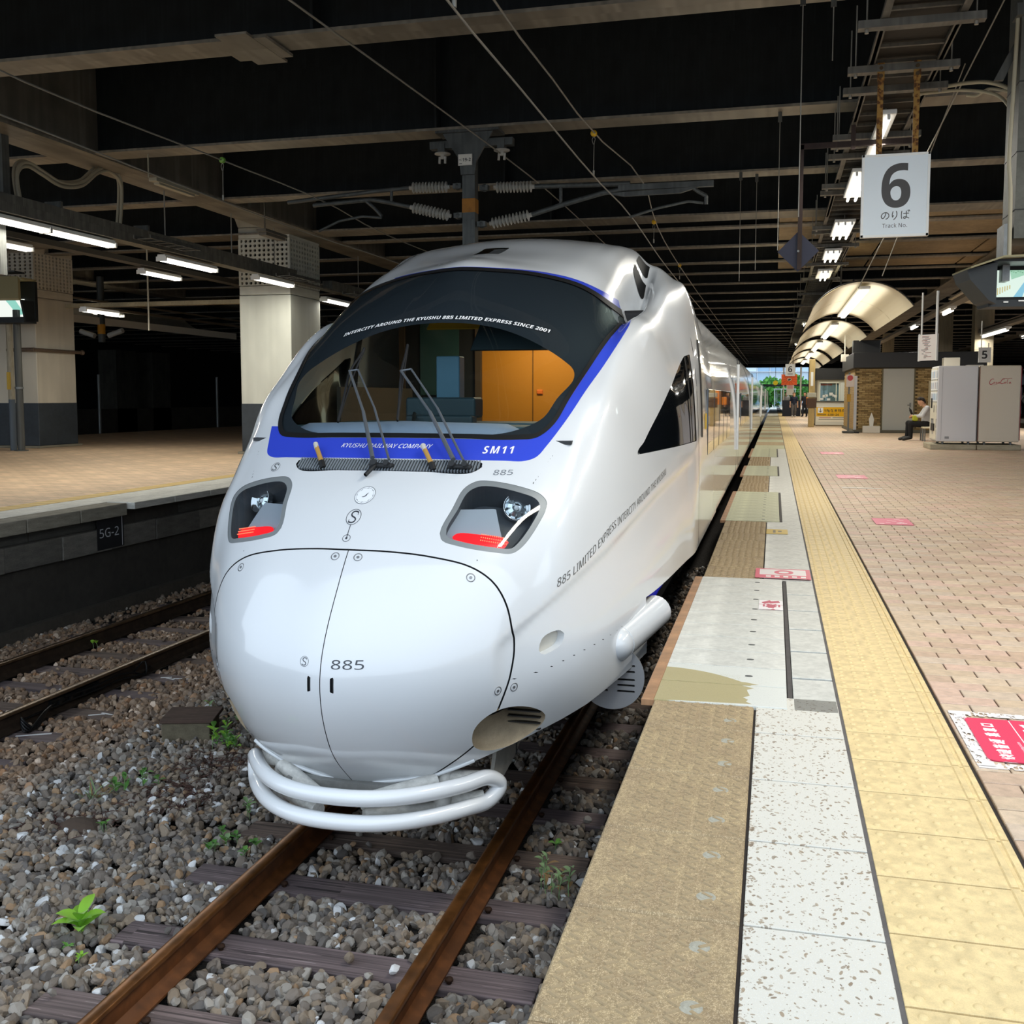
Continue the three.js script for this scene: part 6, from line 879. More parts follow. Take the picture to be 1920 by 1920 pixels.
{ // second kiosk with the lit window
  const k = thing('ticket_kiosk', 'small kiosk with lit window, white counter front and yellow opening-hours notice', 'kiosk', [0, 0, -49]);
  part('kiosk_wall', [span(1.9, 2.0, 0, 2.1, -.1, -4), span(3.4, 3.5, 0, 2.1, -.1, -4), span(1.9, 3.5, 0, 2.1, -3.9, -4), span(1.9, 3.5, 1.97, 2.1, -.05, -.15)], std(0xcfc8b4, .7), k); part('fascia', rbox(1.75, .52, 4.2, .02, 2.68, 2.36, -2.0), std(0x222325, .55), k); part('counter_front', [rbox(1.42, 1.08, .08, .01, 2.55, .54, .02)], std(0xe4e2d6, .6), k); part('counter_top', rbox(1.5, .05, .35, .01, 2.55, 1.11, -.05), std(0x53504a, .5), k);
  part('window_frame', [box(.06, .86, .06, 2.0, 1.54, 0), box(.06, .86, .06, 2.86, 1.54, 0), box(.92, .05, .06, 2.43, 1.97, 0), box(.04, .86, .04, 2.72, 1.54, 0)], std(0xe8ead8, .4), k); part('window_pane', box(.82, .8, .01, 2.43, 1.54, .0), T.glass, k); part('side_panel', box(.32, .86, .04, 3.06, 1.54, 0), std(0xe9efe8, .5), k);
  part('back_shelf', [span(2.05, 3.35, 1.1, 1.9, -1.5, -1.55)], std(0x4e5f63, .6), k); reseed(44); for (let i = 0; i < 7; i++) part('paper_notice', box(rr(.08, .16), rr(.08, .14), .004, 2.1 + .1 * i, rr(1.2, 1.5), .012), std(0xf2f2ee, .6), k); part('red_goods', box(.5, .08, .1, 2.3, 1.88, -.3), std(0xe25a3a, .6), k);
  const lm = new THREE.MeshStandardMaterial({ name: 'lit kiosk ceiling lamp', color: 0xffffff, emissive: new THREE.Color(1, 1, .95), emissiveIntensity: 2 }); part('kiosk_lamp', box(1, .04, .2, 2.6, 2.06, -.8), lm, k); areaLight(k, 1, .4, 14, new THREE.Color(1, 1, .95), [2.6, 2.03, -.8], [2.6, -10, -.8]);
  const yt = canvasTex(512, 256, (g, w, h) => { g.fillStyle = '#f4efe0'; g.fillRect(0, 0, w, h); g.fillStyle = '#f0b800'; g.fillRect(0, 6, w, 160); g.fillStyle = '#fff'; g.fillRect(22, 16, 92, 88); g.strokeStyle = g.fillStyle = '#333'; g.lineWidth = 9; g.lineCap = 'butt'; const S = (d) => g.stroke(new Path2D(d)); S('M68 26L68 90M40 66L68 92L96 66'); g.lineWidth = 6; const K = (ds, x, y) => { g.save(); g.translate(x, y); for (const d of ds) S(d); g.restore(); };
    g.font = 'bold 60px sans-serif'; g.fillText('1', 128, 90); K(['M4 6V54M4 6H18L10 24L18 34L8 36', 'M26 8V28L36 24M40 6V26H50M28 34H48V54H28V34M28 44H48'], 168, 36); K(['M4 16H50M24 4L6 36M14 28V54M36 20V50M24 32H50M20 52H52'], 230, 36); K(['M6 14H50M4 28H52M28 4V56M28 28L6 50M28 28L50 50M16 18L20 24M40 18L36 24'], 292, 36); K(['M14 4L6 16H18L6 30H20M13 30V54M28 10H48V28H28V10M28 19H48M38 28V54M38 38L28 52M38 36L50 52'], 354, 36); K(['M6 10H22V28H6V50L22 44M32 4L26 22M28 14H50M44 14L26 54M30 26L50 54'], 416, 36); K(['M4 18H24M14 4V54M14 22L4 40M14 22L24 36M32 6V50H50V42'], 474, 36);
    g.font = 'bold 50px sans-serif'; g.fillText('6:00~24', 190, 154); g.fillRect(16, 124, 150, 8); g.fillRect(20, 138, 140, 8); g.fillStyle = '#b5482e'; g.fillRect(50, 182, 190, 10); g.fillStyle = '#6b6a58'; g.fillRect(270, 182, 190, 10); g.fillRect(40, 212, 420, 8); });
  part('hours_notice', new THREE.PlaneGeometry(1.36, .68).translate(2.55, .53, .066), std(0xffffff, .55, 0, { map: yt }), k, 'yellow opening-hours notice 6:00~24'); part('kiosk_plinth', span(1.85, 3.5, 0, .04, .1, -4), std(0x8c7c60, .8), k);
}
{ // yellow-cream post
  const p = thing('cream_post', 'cream steel post with white plate and dark strapped box', 'post', [1.58, 0, -47]); part('post_shaft', rbox(.25, 2.96, .24, .02, 0, 1.48, 0), std(0xcdb57c, .6, 0, { map: withRepeat(concreteT, .6) }), p); part('white_plate', box(.10, .6, .02, .0, 2.1, .13), std(0xdfe3e6, .5), p); part('strap_box', rbox(.42, .42, .34, .02, 0, 1.05, 0), std(0x4a3426, .7), p); part('grey_collar', rbox(.4, .2, .34, .02, 0, 1.4, 0), std(0xa6a69a, .6), p);
}
{ // curved translucent canopies with their lamps
  const sheetM = phys(0xcfc4a6, .6, { transmission: .3, thickness: 0, side: THREE.DoubleSide });
  const labels = ['first', 'second', 'third', 'fourth', 'fifth'];
  [[-26, -35.6], [-38.6, -48], [-51, -60.5], [-63, -72.5], [-75, -84]].forEach(([z0, z1], i) => {
    const c = thing('curved_canopy', `curved cream canopy over the right platform with a tube lamp below, ${labels[i]} from the camera`, 'canopy', [2.0, 0, z0]);
    const L = Math.abs(z0 - z1), R = 1.42, yc = 2.62, n = 9, a0 = .62, a1 = PI - .62;
    for (let k = 0; k < n; k++) { const pts = [], o = []; for (let q = 0; q <= 3; q++) { const a = a0 + (a1 - a0) * (k + q / 3) / n; pts.push([Math.cos(a) * R * .98, yc + Math.sin(a) * R]); o.push([Math.cos(a) * (R + .012) * .98, yc + Math.sin(a) * (R + .012)]); } for (let r = 0; r < 2; r++) part('canopy_sheet', new THREE.ExtrudeGeometry(poly([...pts, ...o.reverse()]), { depth: L / 2 - .012, bevelEnabled: false }).translate(0, 0, -L / 2 - r * L / 2 + .006), sheetM, c); o.reverse(); }
    for (const z of [0, -L / 2, -L]) { const pts = []; for (let q = 0; q <= 24; q++) { const a = a0 + (a1 - a0) * q / 24; pts.push([Math.cos(a) * (R + .03) * .98, yc + Math.sin(a) * (R + .03), z]); } part('canopy_rib', tube(pts, .012, 40, 6), M.steelDark, c); }
    part('lamp_casing', [rbox(.26, .07, L * .94, .01, .06, yc + R - .10, -L / 2)], M.whitePaint, c); const t = part('lamp_tube', rbox(.13, .05, L * .9, .02, .10, yc + R - .16, -L / 2), tubeMat, c); t.castShadow = false; part('canopy_hanger', [rod([-.4, yc + R, -L * .2], [-.4, 4.95, -L * .2], .025, 8), rod([.3, yc + R, -L * .8], [.3, 4.95, -L * .8], .025, 8)], M.galvDull, c);
    areaLight(c, .2, L * .9, TUBE * .8, new THREE.Color(1, .96, .84), [.1, yc + R - .20, -L / 2], [.1, -10, -L / 2 + .001]); areaLight(c, .9, L * .9, TUBE * .05, new THREE.Color(1, .95, .8), [.1, yc + R - .28, -L / 2], [.1, 10, -L / 2 + .001]);
  });
}
{ // hanging poster, number 5 sign, right-hand lamp rows, concrete columns
  const p = thing('hanging_poster', 'narrow poster panel hanging edge-on above the seated man', 'sign', [3.22, 2.38, -24], -.95); const pt = canvasTex(128, 256, (g, w, h) => { reseed(9); g.fillStyle = '#e3dcd8'; g.fillRect(0, 0, w, h); for (let i = 0; i < 22; i++) { g.fillStyle = ['#7a3c34', '#555', '#a88', '#444a55'][i % 4]; g.fillRect(14 + rnd() * 40, 16 + i * 10, 10 + rnd() * 50, 5); } });
  part('poster_panel', new THREE.BoxGeometry(.5, .56, .03), std(0xffffff, .5, 0, { map: pt }), p); part('poster_frame', [box(.03, .58, .045, .26, 0, 0), box(.03, .58, .045, -.26, 0, 0)], M.whitePaint, p); part('hanger', [rod([-.2, .28, 0], [-.2, 1.2, 0], .02, 8), rod([.24, .28, 0], [.24, 1.2, 0], .028, 8)], M.whitePaint, p);
  const s5 = thing('track_sign', 'small white hanging sign with 5 just above the vending machines', 'sign', [6.0, 2.55, -33.0]); const f5 = canvasTex(128, 160, (g) => { g.fillStyle = '#e8ecee'; g.fillRect(0, 0, 128, 160); g.fillStyle = '#222'; g.font = 'bold 120px sans-serif'; g.fillText('5', 30, 120); }); part('sign_panel', new THREE.BoxGeometry(.34, .44, .04), std(0xffffff, .5, 0, { map: f5 }), s5); part('hanger', [rod([-.1, .2, 0], [-.1, 1.0, 0], .015, 8), rod([.1, .2, 0], [.1, .35, 0], .015, 8)], M.whitePaint, s5);
  const col = (label, x, z, w, top = 6.4) => { const c = thing('concrete_column', label, 'column', [x, 0, z]); part('column_shaft', rbox(w, top, w, .03, 0, top / 2, 0), std(0xb5ab94, .8, 0, { map: withRepeat(concreteT, .5) }), c); part('shaft_joint', box(w + .006, .012, w + .006, 0, 3.2, 0), std(0x6b6455, .9), c); part('column_foot', rbox(w + .04, .5, w + .04, .02, 0, .25, 0), std(0x555a60, .8), c); };
  col('tall concrete column rising behind the cream vending machine', 8.08, -45, .72); col('thinner concrete column left of the tall one, above the white machine', 7.06, -47.6, .54); col('concrete column behind the kiosks far down the platform', 6.4, -64, .6);
  const rows = [['lamp on a slanting trunk above the hanging poster', 5.1, 3.9, -33.2, -34.8], ['lamp on a slanting trunk, small, right of the first canopy', 5.1, 3.95, -41, -42.6], ['small lamp right of the second canopy over the brick kiosk', 5.1, 3.9, -56, -57.8], ['tube lamp just above the white vending machine', 8.0, 3.7, -40.0, -44.5], ['small lamp right of the tall concrete column', 10.4, 3.9, -47.5, -49], ['lamp at the right edge above the far platform', 9.8, 4.0, -38.4, -40.4], ['bright lamp at the right edge beside the cream machine', 13.5, 2.75, -60, -62.4]];
  rows.forEach(([label, x, y, z0, z1]) => { const len = Math.abs(z0 - z1), L = thing('platform_lamp', label, 'lamp', [x, y, (z0 + z1) / 2]); part('lamp_tray', rbox(.24, .07, len + .1, .01, 0, .09, 0), M.whitePaint, L); lampTube('lamp_tube', L, len, .05); part('lamp_holder', [box(.1, .1, .04, 0, .04, len / 2), box(.1, .1, .04, 0, .04, -len / 2)], M.whitePaint, L); areaLight(L, .22, len, TUBE * 1.2, new THREE.Color(1, .97, .9), [0, -.07, 0], [0, -10, .001]); });
  const tk = std(0x7b746a, .6, .2); solo('lamp_trunk', [span(4.95, 5.25, 4.02, 4.12, -18, -64)], tk, 'long grey lamp trunk slanting down behind the large 6 sign', 'duct'); solo('lamp_trunk', [span(7.85, 8.15, 3.84, 3.94, -24, -46), span(7.85, 8.15, 3.99, 4.02, -24, -46)], tk, 'lamp trunk running to the tube lamp above the white machine', 'duct');
  solo('white_soffit', [prism([[0, 0], [2.4, .5], [2.4, .54], [0, .05]], 9).translate(9.9, 3.75, -47)], std(0xd8cdb8, .6), 'sloping white canopy soffit at the right edge', 'canopy'); solo('white_soffit', [prism([[0, .35], [1.6, 0], [1.6, .05], [0, .4]], 7).translate(5.4, 4.1, -36)], std(0xd8cdb8, .6), 'sloping white canopy soffit below the right monitor', 'canopy');
  solo('white_cabinet', [rbox(.5, 2.6, .4, .02, 5.62, 1.3, -36.5)], std(0xd9d5c6, .6), 'tall cream cabinet top showing behind the white vending machine', 'cabinet'); solo('white_cabinet', [rbox(.5, 2.4, .5, .02, 6.6, 1.2, -38)], std(0xe3e2dc, .5), 'white cabinet top left of the 5 sign', 'cabinet');
}
// ---------- people ----------
function sdf(caps, cell, k = .03) { // smooth union of tapered capsules, meshed
  const lo = V3(1e9, 1e9, 1e9), hi = V3(-1e9, -1e9, -1e9); for (const [a, b, ra, rb] of caps) { for (const [p, r] of [[a, ra], [b, rb]]) { lo.min(V3(p[0] - r, p[1] - r, p[2] - r)); hi.max(V3(p[0] + r, p[1] + r, p[2] + r)); } }
  const size = Math.max(hi.x - lo.x, hi.y - lo.y, hi.z - lo.z) + cell * 6, n = Math.min(120, Math.ceil(size / cell)), mc = new MarchingCubes(n, new THREE.MeshBasicMaterial(), false, false, 60000), c = lo.clone().add(hi).multiplyScalar(.5), P = V3(0, 0, 0);
  mc.isolation = 0; const h = size / 2; let q = 0;
  for (let z = 0; z < n; z++) for (let y = 0; y < n; y++) for (let x = 0; x < n; x++, q++) {
    P.set(c.x + ((x - n / 2) / (n / 2)) * h, c.y + ((y - n / 2) / (n / 2)) * h, c.z + ((z - n / 2) / (n / 2)) * h); let d = 1e9;
    for (const [a, b, ra, rb] of caps) { const ex = b[0] - a[0], ey = b[1] - a[1], ez = b[2] - a[2], t = clamp01(((P.x - a[0]) * ex + (P.y - a[1]) * ey + (P.z - a[2]) * ez) / (ex * ex + ey * ey + ez * ez + 1e-9)), e = Math.hypot(P.x - a[0] - ex * t, P.y - a[1] - ey * t, P.z - a[2] - ez * t) - ra - (rb - ra) * t, m = clamp01(.5 + .5 * (e - d) / k); d = d > 1e8 ? e : e + (d - e) * m - k * m * (1 - m); }
    mc.field[q] = -d;
  }
  mc.update(); const cnt = mc.count, g = new THREE.BufferGeometry(), pos = new Float32Array(mc.positionArray.slice(0, cnt * 3)); for (let i = 0; i < cnt * 3; i += 3) { pos[i] = c.x + pos[i] * h; pos[i + 1] = c.y + pos[i + 1] * h; pos[i + 2] = c.z + pos[i + 2] * h; }
  g.setAttribute('position', new THREE.BufferAttribute(pos, 3)); const m = mergeVertices(g, 1e-5); m.computeVertexNormals(); return clean(m);
}
const inflate = (caps, d) => caps.map(([a, b, ra, rb]) => [a, b, ra + d, rb + d]);
const mixp = (a, b, t) => a.map((v, i) => v + (b[i] - v) * t);
function person(label, pos, turn, J, look) { // J: joints in the figure's own frame, facing +z
  const p = thing('person', label, 'person', pos, turn), skin = std(look.skin ?? 0xc99a7c, .6);
  const leg = (s) => [[J.hip[s], J.knee[s], .085, .058], [J.knee[s], J.ankle[s], .056, .040]], foot = (s) => [[J.ankle[s], J.toe[s], .045, .034]], arm = (s) => [[J.sh[s], J.elbow[s], .048, .040], [J.elbow[s], J.wrist[s], .038, .028]];
  const sh0 = J.sh[0], sh1 = J.sh[1], chest = mixp(mixp(sh0, sh1, .5), J.pelvis, .28), torso = [[mixp(sh0, sh1, .12), mixp(sh0, sh1, .88), .06, .06], [mixp(chest, sh0, .35), mixp(chest, sh1, .35), .105, .105], [chest, J.pelvis, .125, .13], [J.hip[0], J.hip[1], .105, .105], [mixp(sh0, sh1, .5), J.neck, .055, .050], [J.neck, J.head, .050, .052]];
  const hand = (s) => { const d = V3(...J.wrist[s]).sub(V3(...J.elbow[s])).normalize(), side = V3(d.y, -d.x, 0).length() > .2 ? V3(d.y, -d.x, 0).normalize() : V3(1, 0, 0), W = V3(...J.wrist[s]), l = [[J.wrist[s], W.clone().addScaledVector(d, .08).toArray(), .026, .030]]; for (let k = 0; k < 4; k++) { const o = side.clone().multiplyScalar((k - 1.5) * .019), a = W.clone().addScaledVector(d, .085).add(o), b = a.clone().addScaledVector(d, [.045, .055, .05, .038][k]), c = b.clone().addScaledVector(d, .02).add(V3(0, -.02, .0)); l.push([a.toArray(), b.toArray(), .0095, .009], [b.toArray(), c.toArray(), .009, .008]); } const t = W.clone().addScaledVector(d, .03).addScaledVector(side, .03 * (s ? -1 : 1)); l.push([W.toArray(), t.toArray(), .014, .012], [t.toArray(), t.clone().addScaledVector(d, .05).toArray(), .012, .009]); return l; };
  const body = [...torso, ...leg(0), ...leg(1), ...foot(0), ...foot(1), ...arm(0), ...arm(1)]; const hf = V3(...(J.face ?? [0, 0, 1])).normalize(), H0 = V3(...J.head), up = V3(...J.head).sub(V3(...J.neck)).normalize(), at = (f, u, x = 0) => { const r = V3(0, 1, 0).cross(hf).normalize(); return H0.clone().addScaledVector(hf, f).addScaledVector(up, u).addScaledVector(r, x).toArray(); };
  const headC = [[at(-.01, .03), at(.0, .10), .080, .086], [at(.02, -.02), at(.03, .05), .058, .066], [at(.075, -.045), at(.07, -.04), .030, .030], [at(.088, .045), at(.102, .012), .012, .017], [at(.078, -.012, -.02), at(.078, -.012, .02), .012, .012], [at(-.005, .02, .078), at(-.01, .05, .08), .014, .016], [at(-.005, .02, -.078), at(-.01, .05, -.08), .014, .016]];
  part('body', [sdf(body, .02, .035), sdf(headC, .0075, .02), sdf([...hand(0)], .006, .008), sdf([...hand(1)], .006, .008)], skin, p);
  part('hair', sdf(look.hair ?? [[at(-.035, .08), at(.0, .135), .085, .075], [at(-.05, .02), at(-.04, .1), .062, .082], [at(-.0, .14, -.05), at(.0, .14, .05), .05, .05]], .009, .02), std(look.hairColor ?? 0x1d1916, .8), p);
  part('eyes', [new THREE.SphereGeometry(.009, 8, 6).translate(...at(.083, .04, .03)), new THREE.SphereGeometry(.009, 8, 6).translate(...at(.083, .04, -.03))], M.black, p);
  const slv = look.longSleeve ? [...arm(0), ...arm(1)] : [[J.sh[0], mixp(J.sh[0], J.elbow[0], .75), .05, .05], [J.sh[1], mixp(J.sh[1], J.elbow[1], .75), .05, .05]];
  part('shirt', sdf(inflate([...torso.slice(0, 4), ...slv], .016), .018, .03), std(look.shirt, .85, 0, { map: grainT }), p); part('trousers', sdf(inflate([torso[3], [J.pelvis, mixp(J.pelvis, chest, .15), .125, .125], ...leg(0), ...leg(1)], .019), .018, .03), std(look.pants, .85, 0, { map: grainT }), p); part('shoes', sdf(inflate([...foot(0), ...foot(1)], .014), .012, .012), std(look.shoes ?? 0x141416, .5), p);
  return p;
}
const stand = (h, o = {}) => { const k = h / 1.7, S = (l) => l.map((v) => v * k), st = o.step ?? .12; return { pelvis: S([0, .95, 0]), hip: [S([-.09, .9, 0]), S([.09, .9, 0])], knee: [S([-.10, .5, st * .6]), S([.10, .5, -st * .2])], ankle: [S([-.10, .09, st]), S([.10, .09, -st])], toe: [S([-.12, .04, st + .16]), S([.12, .04, -st + .15])], sh: [S([-.19, 1.40, 0]), S([.19, 1.40, 0])], elbow: [S([-.25, 1.12, o.swing ?? -.03]), S([.25, 1.12, -(o.swing ?? .03)])], wrist: [S([-.26, .87, .06]), S([.26, .87, .02])], neck: S([0, 1.47, .01]), head: S([0, 1.55, .02]), face: o.face ?? [0, -.05, 1] }; };
{
  const sit = { pelvis: [0, .50, -.03], hip: [[-.09, .48, 0], [.09, .48, 0]], knee: [[-.10, .52, .47], [.12, .50, .43]], ankle: [[-.10, .10, .50], [.11, .10, .42]], toe: [[-.11, .04, .70], [.12, .04, .62]], sh: [[-.19, .98, -.02], [.19, .98, -.02]], elbow: [[-.24, .74, .12], [.24, .74, .12]], wrist: [[-.07, .72, .34], [.10, .74, .32]], neck: [0, 1.06, .05], head: [0, 1.13, .10], face: [0, -.45, 1] };
  const m = person('seated man in white shirt and black trousers looking down at his hands', [4.42, 0, -33], -PI / 2, sit, { shirt: 0xe6e8ee, pants: 0x14151a, longSleeve: true, hairColor: 0x2a211c });
  const b = thing('drink_bottle', 'dark bottle held up by the seated man', 'bottle', [4.05, .79, -33.1]); part('bottle_body', lathe([[0, 0], [.035, 0], [.036, .13], [.016, .18], [.016, .2], [0, .2]], 14).rotateZ(.4), M.black, b); part('bottle_cap', rod([0, .2, 0], [0, .22, 0], .018, 10).rotateZ(.4), M.galv, b);
  const g = thing('lime_bag', 'lime yellow bag on the lap of the seated man', 'bag', [4.12, .585, -32.95]); part('bag_body', rbox(.16, .16, .26, .05, 0, .08, 0), std(0xa9b02e, .7), g); part('bag_flap', rbox(.17, .05, .27, .02, 0, .15, 0), std(0xc8cc4a, .7), g);
  const chair = (label, z) => { const c = thing('waiting_chair', label, 'chair', [4.5, 0, z]); part('seat', rbox(.44, .05, .44, .02, 0, .40, 0), std(0xcfc3a8, .6), c); part('backrest', rbox(.05, .42, .44, .02, .22, .66, 0).rotateZ(-.08), std(0x5d463a, .6), c); for (const [x, q] of [[-.18, .18], [-.18, -.18], [.18, .18], [.18, -.18]]) part('leg', rod([x, 0, q], [x, .38, q], .018, 8), M.galv, c); }; chair('brown-backed waiting chair under the seated man', -33.0); chair('brown-backed waiting chair next to the seated man, partly behind the white machine', -32.45);
  person('man in navy polo shirt and grey trousers walking towards the camera', [1.25, 0, -70], .05, stand(1.56, { step: .16 }), { shirt: 0x1b2740, pants: 0x6c6a6c, shoes: 0xb9b4ac, hairColor: 0x6b5040 });
  person('distant person in pale shirt left of the walking man', [.82, 0, -76], 0, stand(1.6), { shirt: 0xdfe6ee, pants: 0x23262e }); person('distant person in dark clothes with orange bag right of the walking man', [2.0, 0, -72], -.4, stand(1.6), { shirt: 0x1e2230, pants: 0x20242e }); const ob = solo('orange_bag', [rbox(.3, .55, .2, .06, 2.22, 1.05, -71.9)], std(0xe88a2a, .6), 'orange bag carried by the distant person in dark clothes', 'bag');
  person('person in white shirt seen from behind with a black bag on the far right platform', [16.0, .0, -74], PI, stand(1.66, { step: .05 }), { shirt: 0xeef0ee, pants: 0x15161a }); const bb = thing('shoulder_bag', 'black shoulder bag on the person at the right edge', 'bag', [15.66, .78, -73.9]); part('bag_body', rbox(.36, .36, .16, .06, 0, .12, 0), M.black, bb); part('bag_strap', tube([[.1, .25, 0], [.3, .6, .05], [.42, .7, .02]], .02, 12, 6), M.black, bb); person('person in pale clothes half hidden behind the cream vending machine', [14.8, 0, -74.5], PI, stand(1.6, { step: .05 }), { shirt: 0xf0eef2, pants: 0xe6e2e8 });
}
{ // stickers on the paving
  const K = (g, ds, x, y, k, rot = 0) => { g.save(); g.translate(x, y); g.rotate(rot); g.scale(k, k); for (const d of ds) g.stroke(new Path2D(d)); g.restore(); };
  const pink = canvasTex(1024, 1024, (g, w, h) => { g.fillStyle = '#e2365f'; g.beginPath(); g.roundRect(4, 4, w - 8, h - 8, 60); g.fill(); g.strokeStyle = g.fillStyle = '#fff'; g.lineWidth = 8; g.beginPath(); g.moveTo(330, 20); g.lineTo(330, h - 20); g.moveTo(720, 20); g.lineTo(720, h - 20); g.moveTo(330, 560); g.lineTo(720, 560); g.stroke(); g.save(); g.translate(0, h); g.rotate(-PI / 2);
    g.lineWidth = 10; g.lineCap = 'butt'; // in this frame x runs along the platform, away from the camera, and y to the right
    const row = (list, x, y, k, gap) => list.forEach((d, i) => K(g, d, x + i * gap, y, k));
    const kai = ['M10 6V56M2 22L5 34M18 20L15 30', 'M26 16H54V36H22M40 4V36L22 58M40 36L56 58'], soku = ['M6 10L12 18M4 28H14V46L4 54M10 50L56 58', 'M24 14H54M28 22H50V34H28V22M39 4V52M38 36L24 48M40 36L54 46'], fu = ['M18 4L22 12M42 4L38 12M8 14H52M22 14V30M38 14V30M6 30H54M16 36H44V58H16V36M16 47H44'], tsu = ['M6 10L12 18M4 28H14V46L4 54M10 50L56 58', 'M26 8H52L40 16M26 20H52V48M26 20V48M26 30H52M26 39H52M39 20V48'], jo = ['M14 8L46 4M6 16H54M10 28H50M4 40H56M30 6V58M18 16V40M42 16V40M30 40L8 56M30 40L52 56'], sha = ['M8 12H52M16 22H44V42H16V22M16 32H44M4 50H56M30 4V60'], kou = ['M12 14H48V52H12V14'], ryo = ['M6 10H54M10 22V58M50 22V58H44M10 22H50M30 10V46M20 32V46H40V32'], hen = ['M14 4L6 16H18L6 30H20M13 30V54M28 8H54V22H28V40L22 56M30 28H54V56M30 28V56M36 28V56M46 28V56M30 42H54'], sei = ['M10 16H52M12 16V36L6 56M12 32H26V44L20 48M34 6L54 54L58 46M50 30L32 52M44 6L48 10'];
    row([kai, soku, fu, tsu], 60, 90, 1.75, 112); row([jo, sha, kou], 560, 90, 1.75, 120); g.font = '30px sans-serif'; g.fillText('Rapid, Local boarding position', 70, 300); row([ryo, hen, sei], 520, 380, 2.0, 150); g.font = 'bold 340px sans-serif'; g.save(); g.translate(120, 690); g.fillText('6', 0, 0); g.restore(); g.font = 'bold 120px sans-serif'; g.fillText('5', 640, 670); g.font = 'bold 150px sans-serif'; g.fillText('\u2192', 800, 860); g.lineWidth = 9; row([hen, sha, jo, fu], 330, 760, 1.7, 112); g.restore(); });
  const flat = (name, label, t, x0, x1, z0, z1, y = .0035) => { const g = new THREE.BoxGeometry(x1 - x0, .002, Math.abs(z1 - z0)); const m = solo(name, [g.translate((x0 + x1) / 2, y, (z0 + z1) / 2)], std(0xffffff, .5, 0, { map: t, transparent: true }), label, 'floor sticker'); m.castShadow = false; return m; };
  flat('floor_sticker', 'pink boarding sticker with white 6 on the brick paving at the right edge', pink, .768, 1.29, -3.885, -4.40);
  const white = canvasTex(1024, 512, (g, w, h) => { reseed(21); g.clearRect(0, 0, w, h); const worn = (n) => { g.globalCompositeOperation = 'destination-out'; for (let i = 0; i < n; i++) { g.beginPath(); g.arc(rnd() * w, rnd() * h, 2 + rnd() * 9, 0, 7); g.fill(); } g.globalCompositeOperation = 'source-over'; }; g.fillStyle = '#efe9e6'; g.fillRect(6, 20, 90, 470); g.fillRect(10, 8, 1000, 44); g.fillRect(260, 464, 740, 40); worn(900); });
  flat('worn_marking', 'worn white painted frame around the pink boarding sticker', white, .718, 1.42, -3.80, -4.50, .0022);
  const r1 = canvasTex(512, 256, (g, w, h) => { g.clearRect(0, 0, w, h); g.fillStyle = '#d2566a'; g.fillRect(0, 0, w, h); g.fillStyle = '#e3d9d6'; g.fillRect(40, 20, w - 80, 150); g.fillStyle = '#d0586c'; g.beginPath(); g.ellipse(w * .52, 96, 90, 60, 0, 0, 7); g.fill(); g.fillStyle = '#e8e0dc'; g.beginPath(); g.ellipse(w * .52, 96, 48, 26, 0, 0, 7); g.fill(); for (let i = 0; i < 5; i++) g.fillRect(100 + i * 80, 190, 46, 40); });
  flat('floor_sticker', 'faded red and white sticker across the second set of slabs', r1, -.11, .28, -7.49, -7.9, .010);
  const r2 = canvasTex(512, 512, (g, w, h) => { g.fillStyle = '#ece6e6'; g.fillRect(0, 0, w, h); g.strokeStyle = '#bb4a5e'; g.fillStyle = '#bb4a5e'; g.lineWidth = 26; g.lineCap = 'butt'; K(g, ['M10 40L50 10M40 30L90 14M10 70H20M34 66L46 52M62 52L70 68M84 70H94'], 40, 0, 4.4); g.fillRect(0, 235, w, 16); K(g, ['M30 30L50 10L70 30M50 12V40M10 90H24M40 90L60 66L80 90'], 40, 250, 4.4); });
  flat('floor_sticker', 'small red and white double sticker on the boards', r2, -.068, .077, -6.36, -6.65, .0095);
  const y1 = canvasTex(128, 64, (g) => { g.fillStyle = '#c9a83a'; g.fillRect(0, 0, 128, 64); g.fillStyle = '#6b5a30'; g.fillRect(40, 14, 16, 36); g.fillRect(70, 20, 22, 20); }); flat('floor_sticker', 'small yellow sticker on the slabs farther along the edge', y1, -.05, .15, -10.0, -10.35, .004);
  const pk = canvasTex(256, 256, (g) => { reseed(31); g.clearRect(0, 0, 256, 256); g.fillStyle = '#e2718a'; g.fillRect(10, 10, 236, 236); g.fillStyle = '#f0d8dc'; for (let i = 0; i < 12; i++) g.fillRect(24 + rnd() * 180, 24 + rnd() * 190, 30, 12); }); flat('floor_sticker', 'pink sticker on the bricks farther down, nearest of the pink ones beyond', pk, 1.02, 1.42, -11.0, -11.6); flat('floor_sticker', 'pink sticker on the bricks, second of those beyond', pk, 1.0, 1.5, -17.2, -18.0); flat('floor_sticker', 'pale pink sticker on the bricks, farthest of three', pk, 1.05, 1.6, -24.5, -25.5);
  const wl = std(0xe2ded6, .6); for (const [x, z, w] of [[1.24, -15.4, .55], [1.2, -27.8, .7]]) solo('white_line', [box(w, .002, .09, x, .004, z)], wl, z > -20 ? 'short white line on the bricks, nearer of two' : 'short white line on the bricks, farther of two', 'floor marking');
}
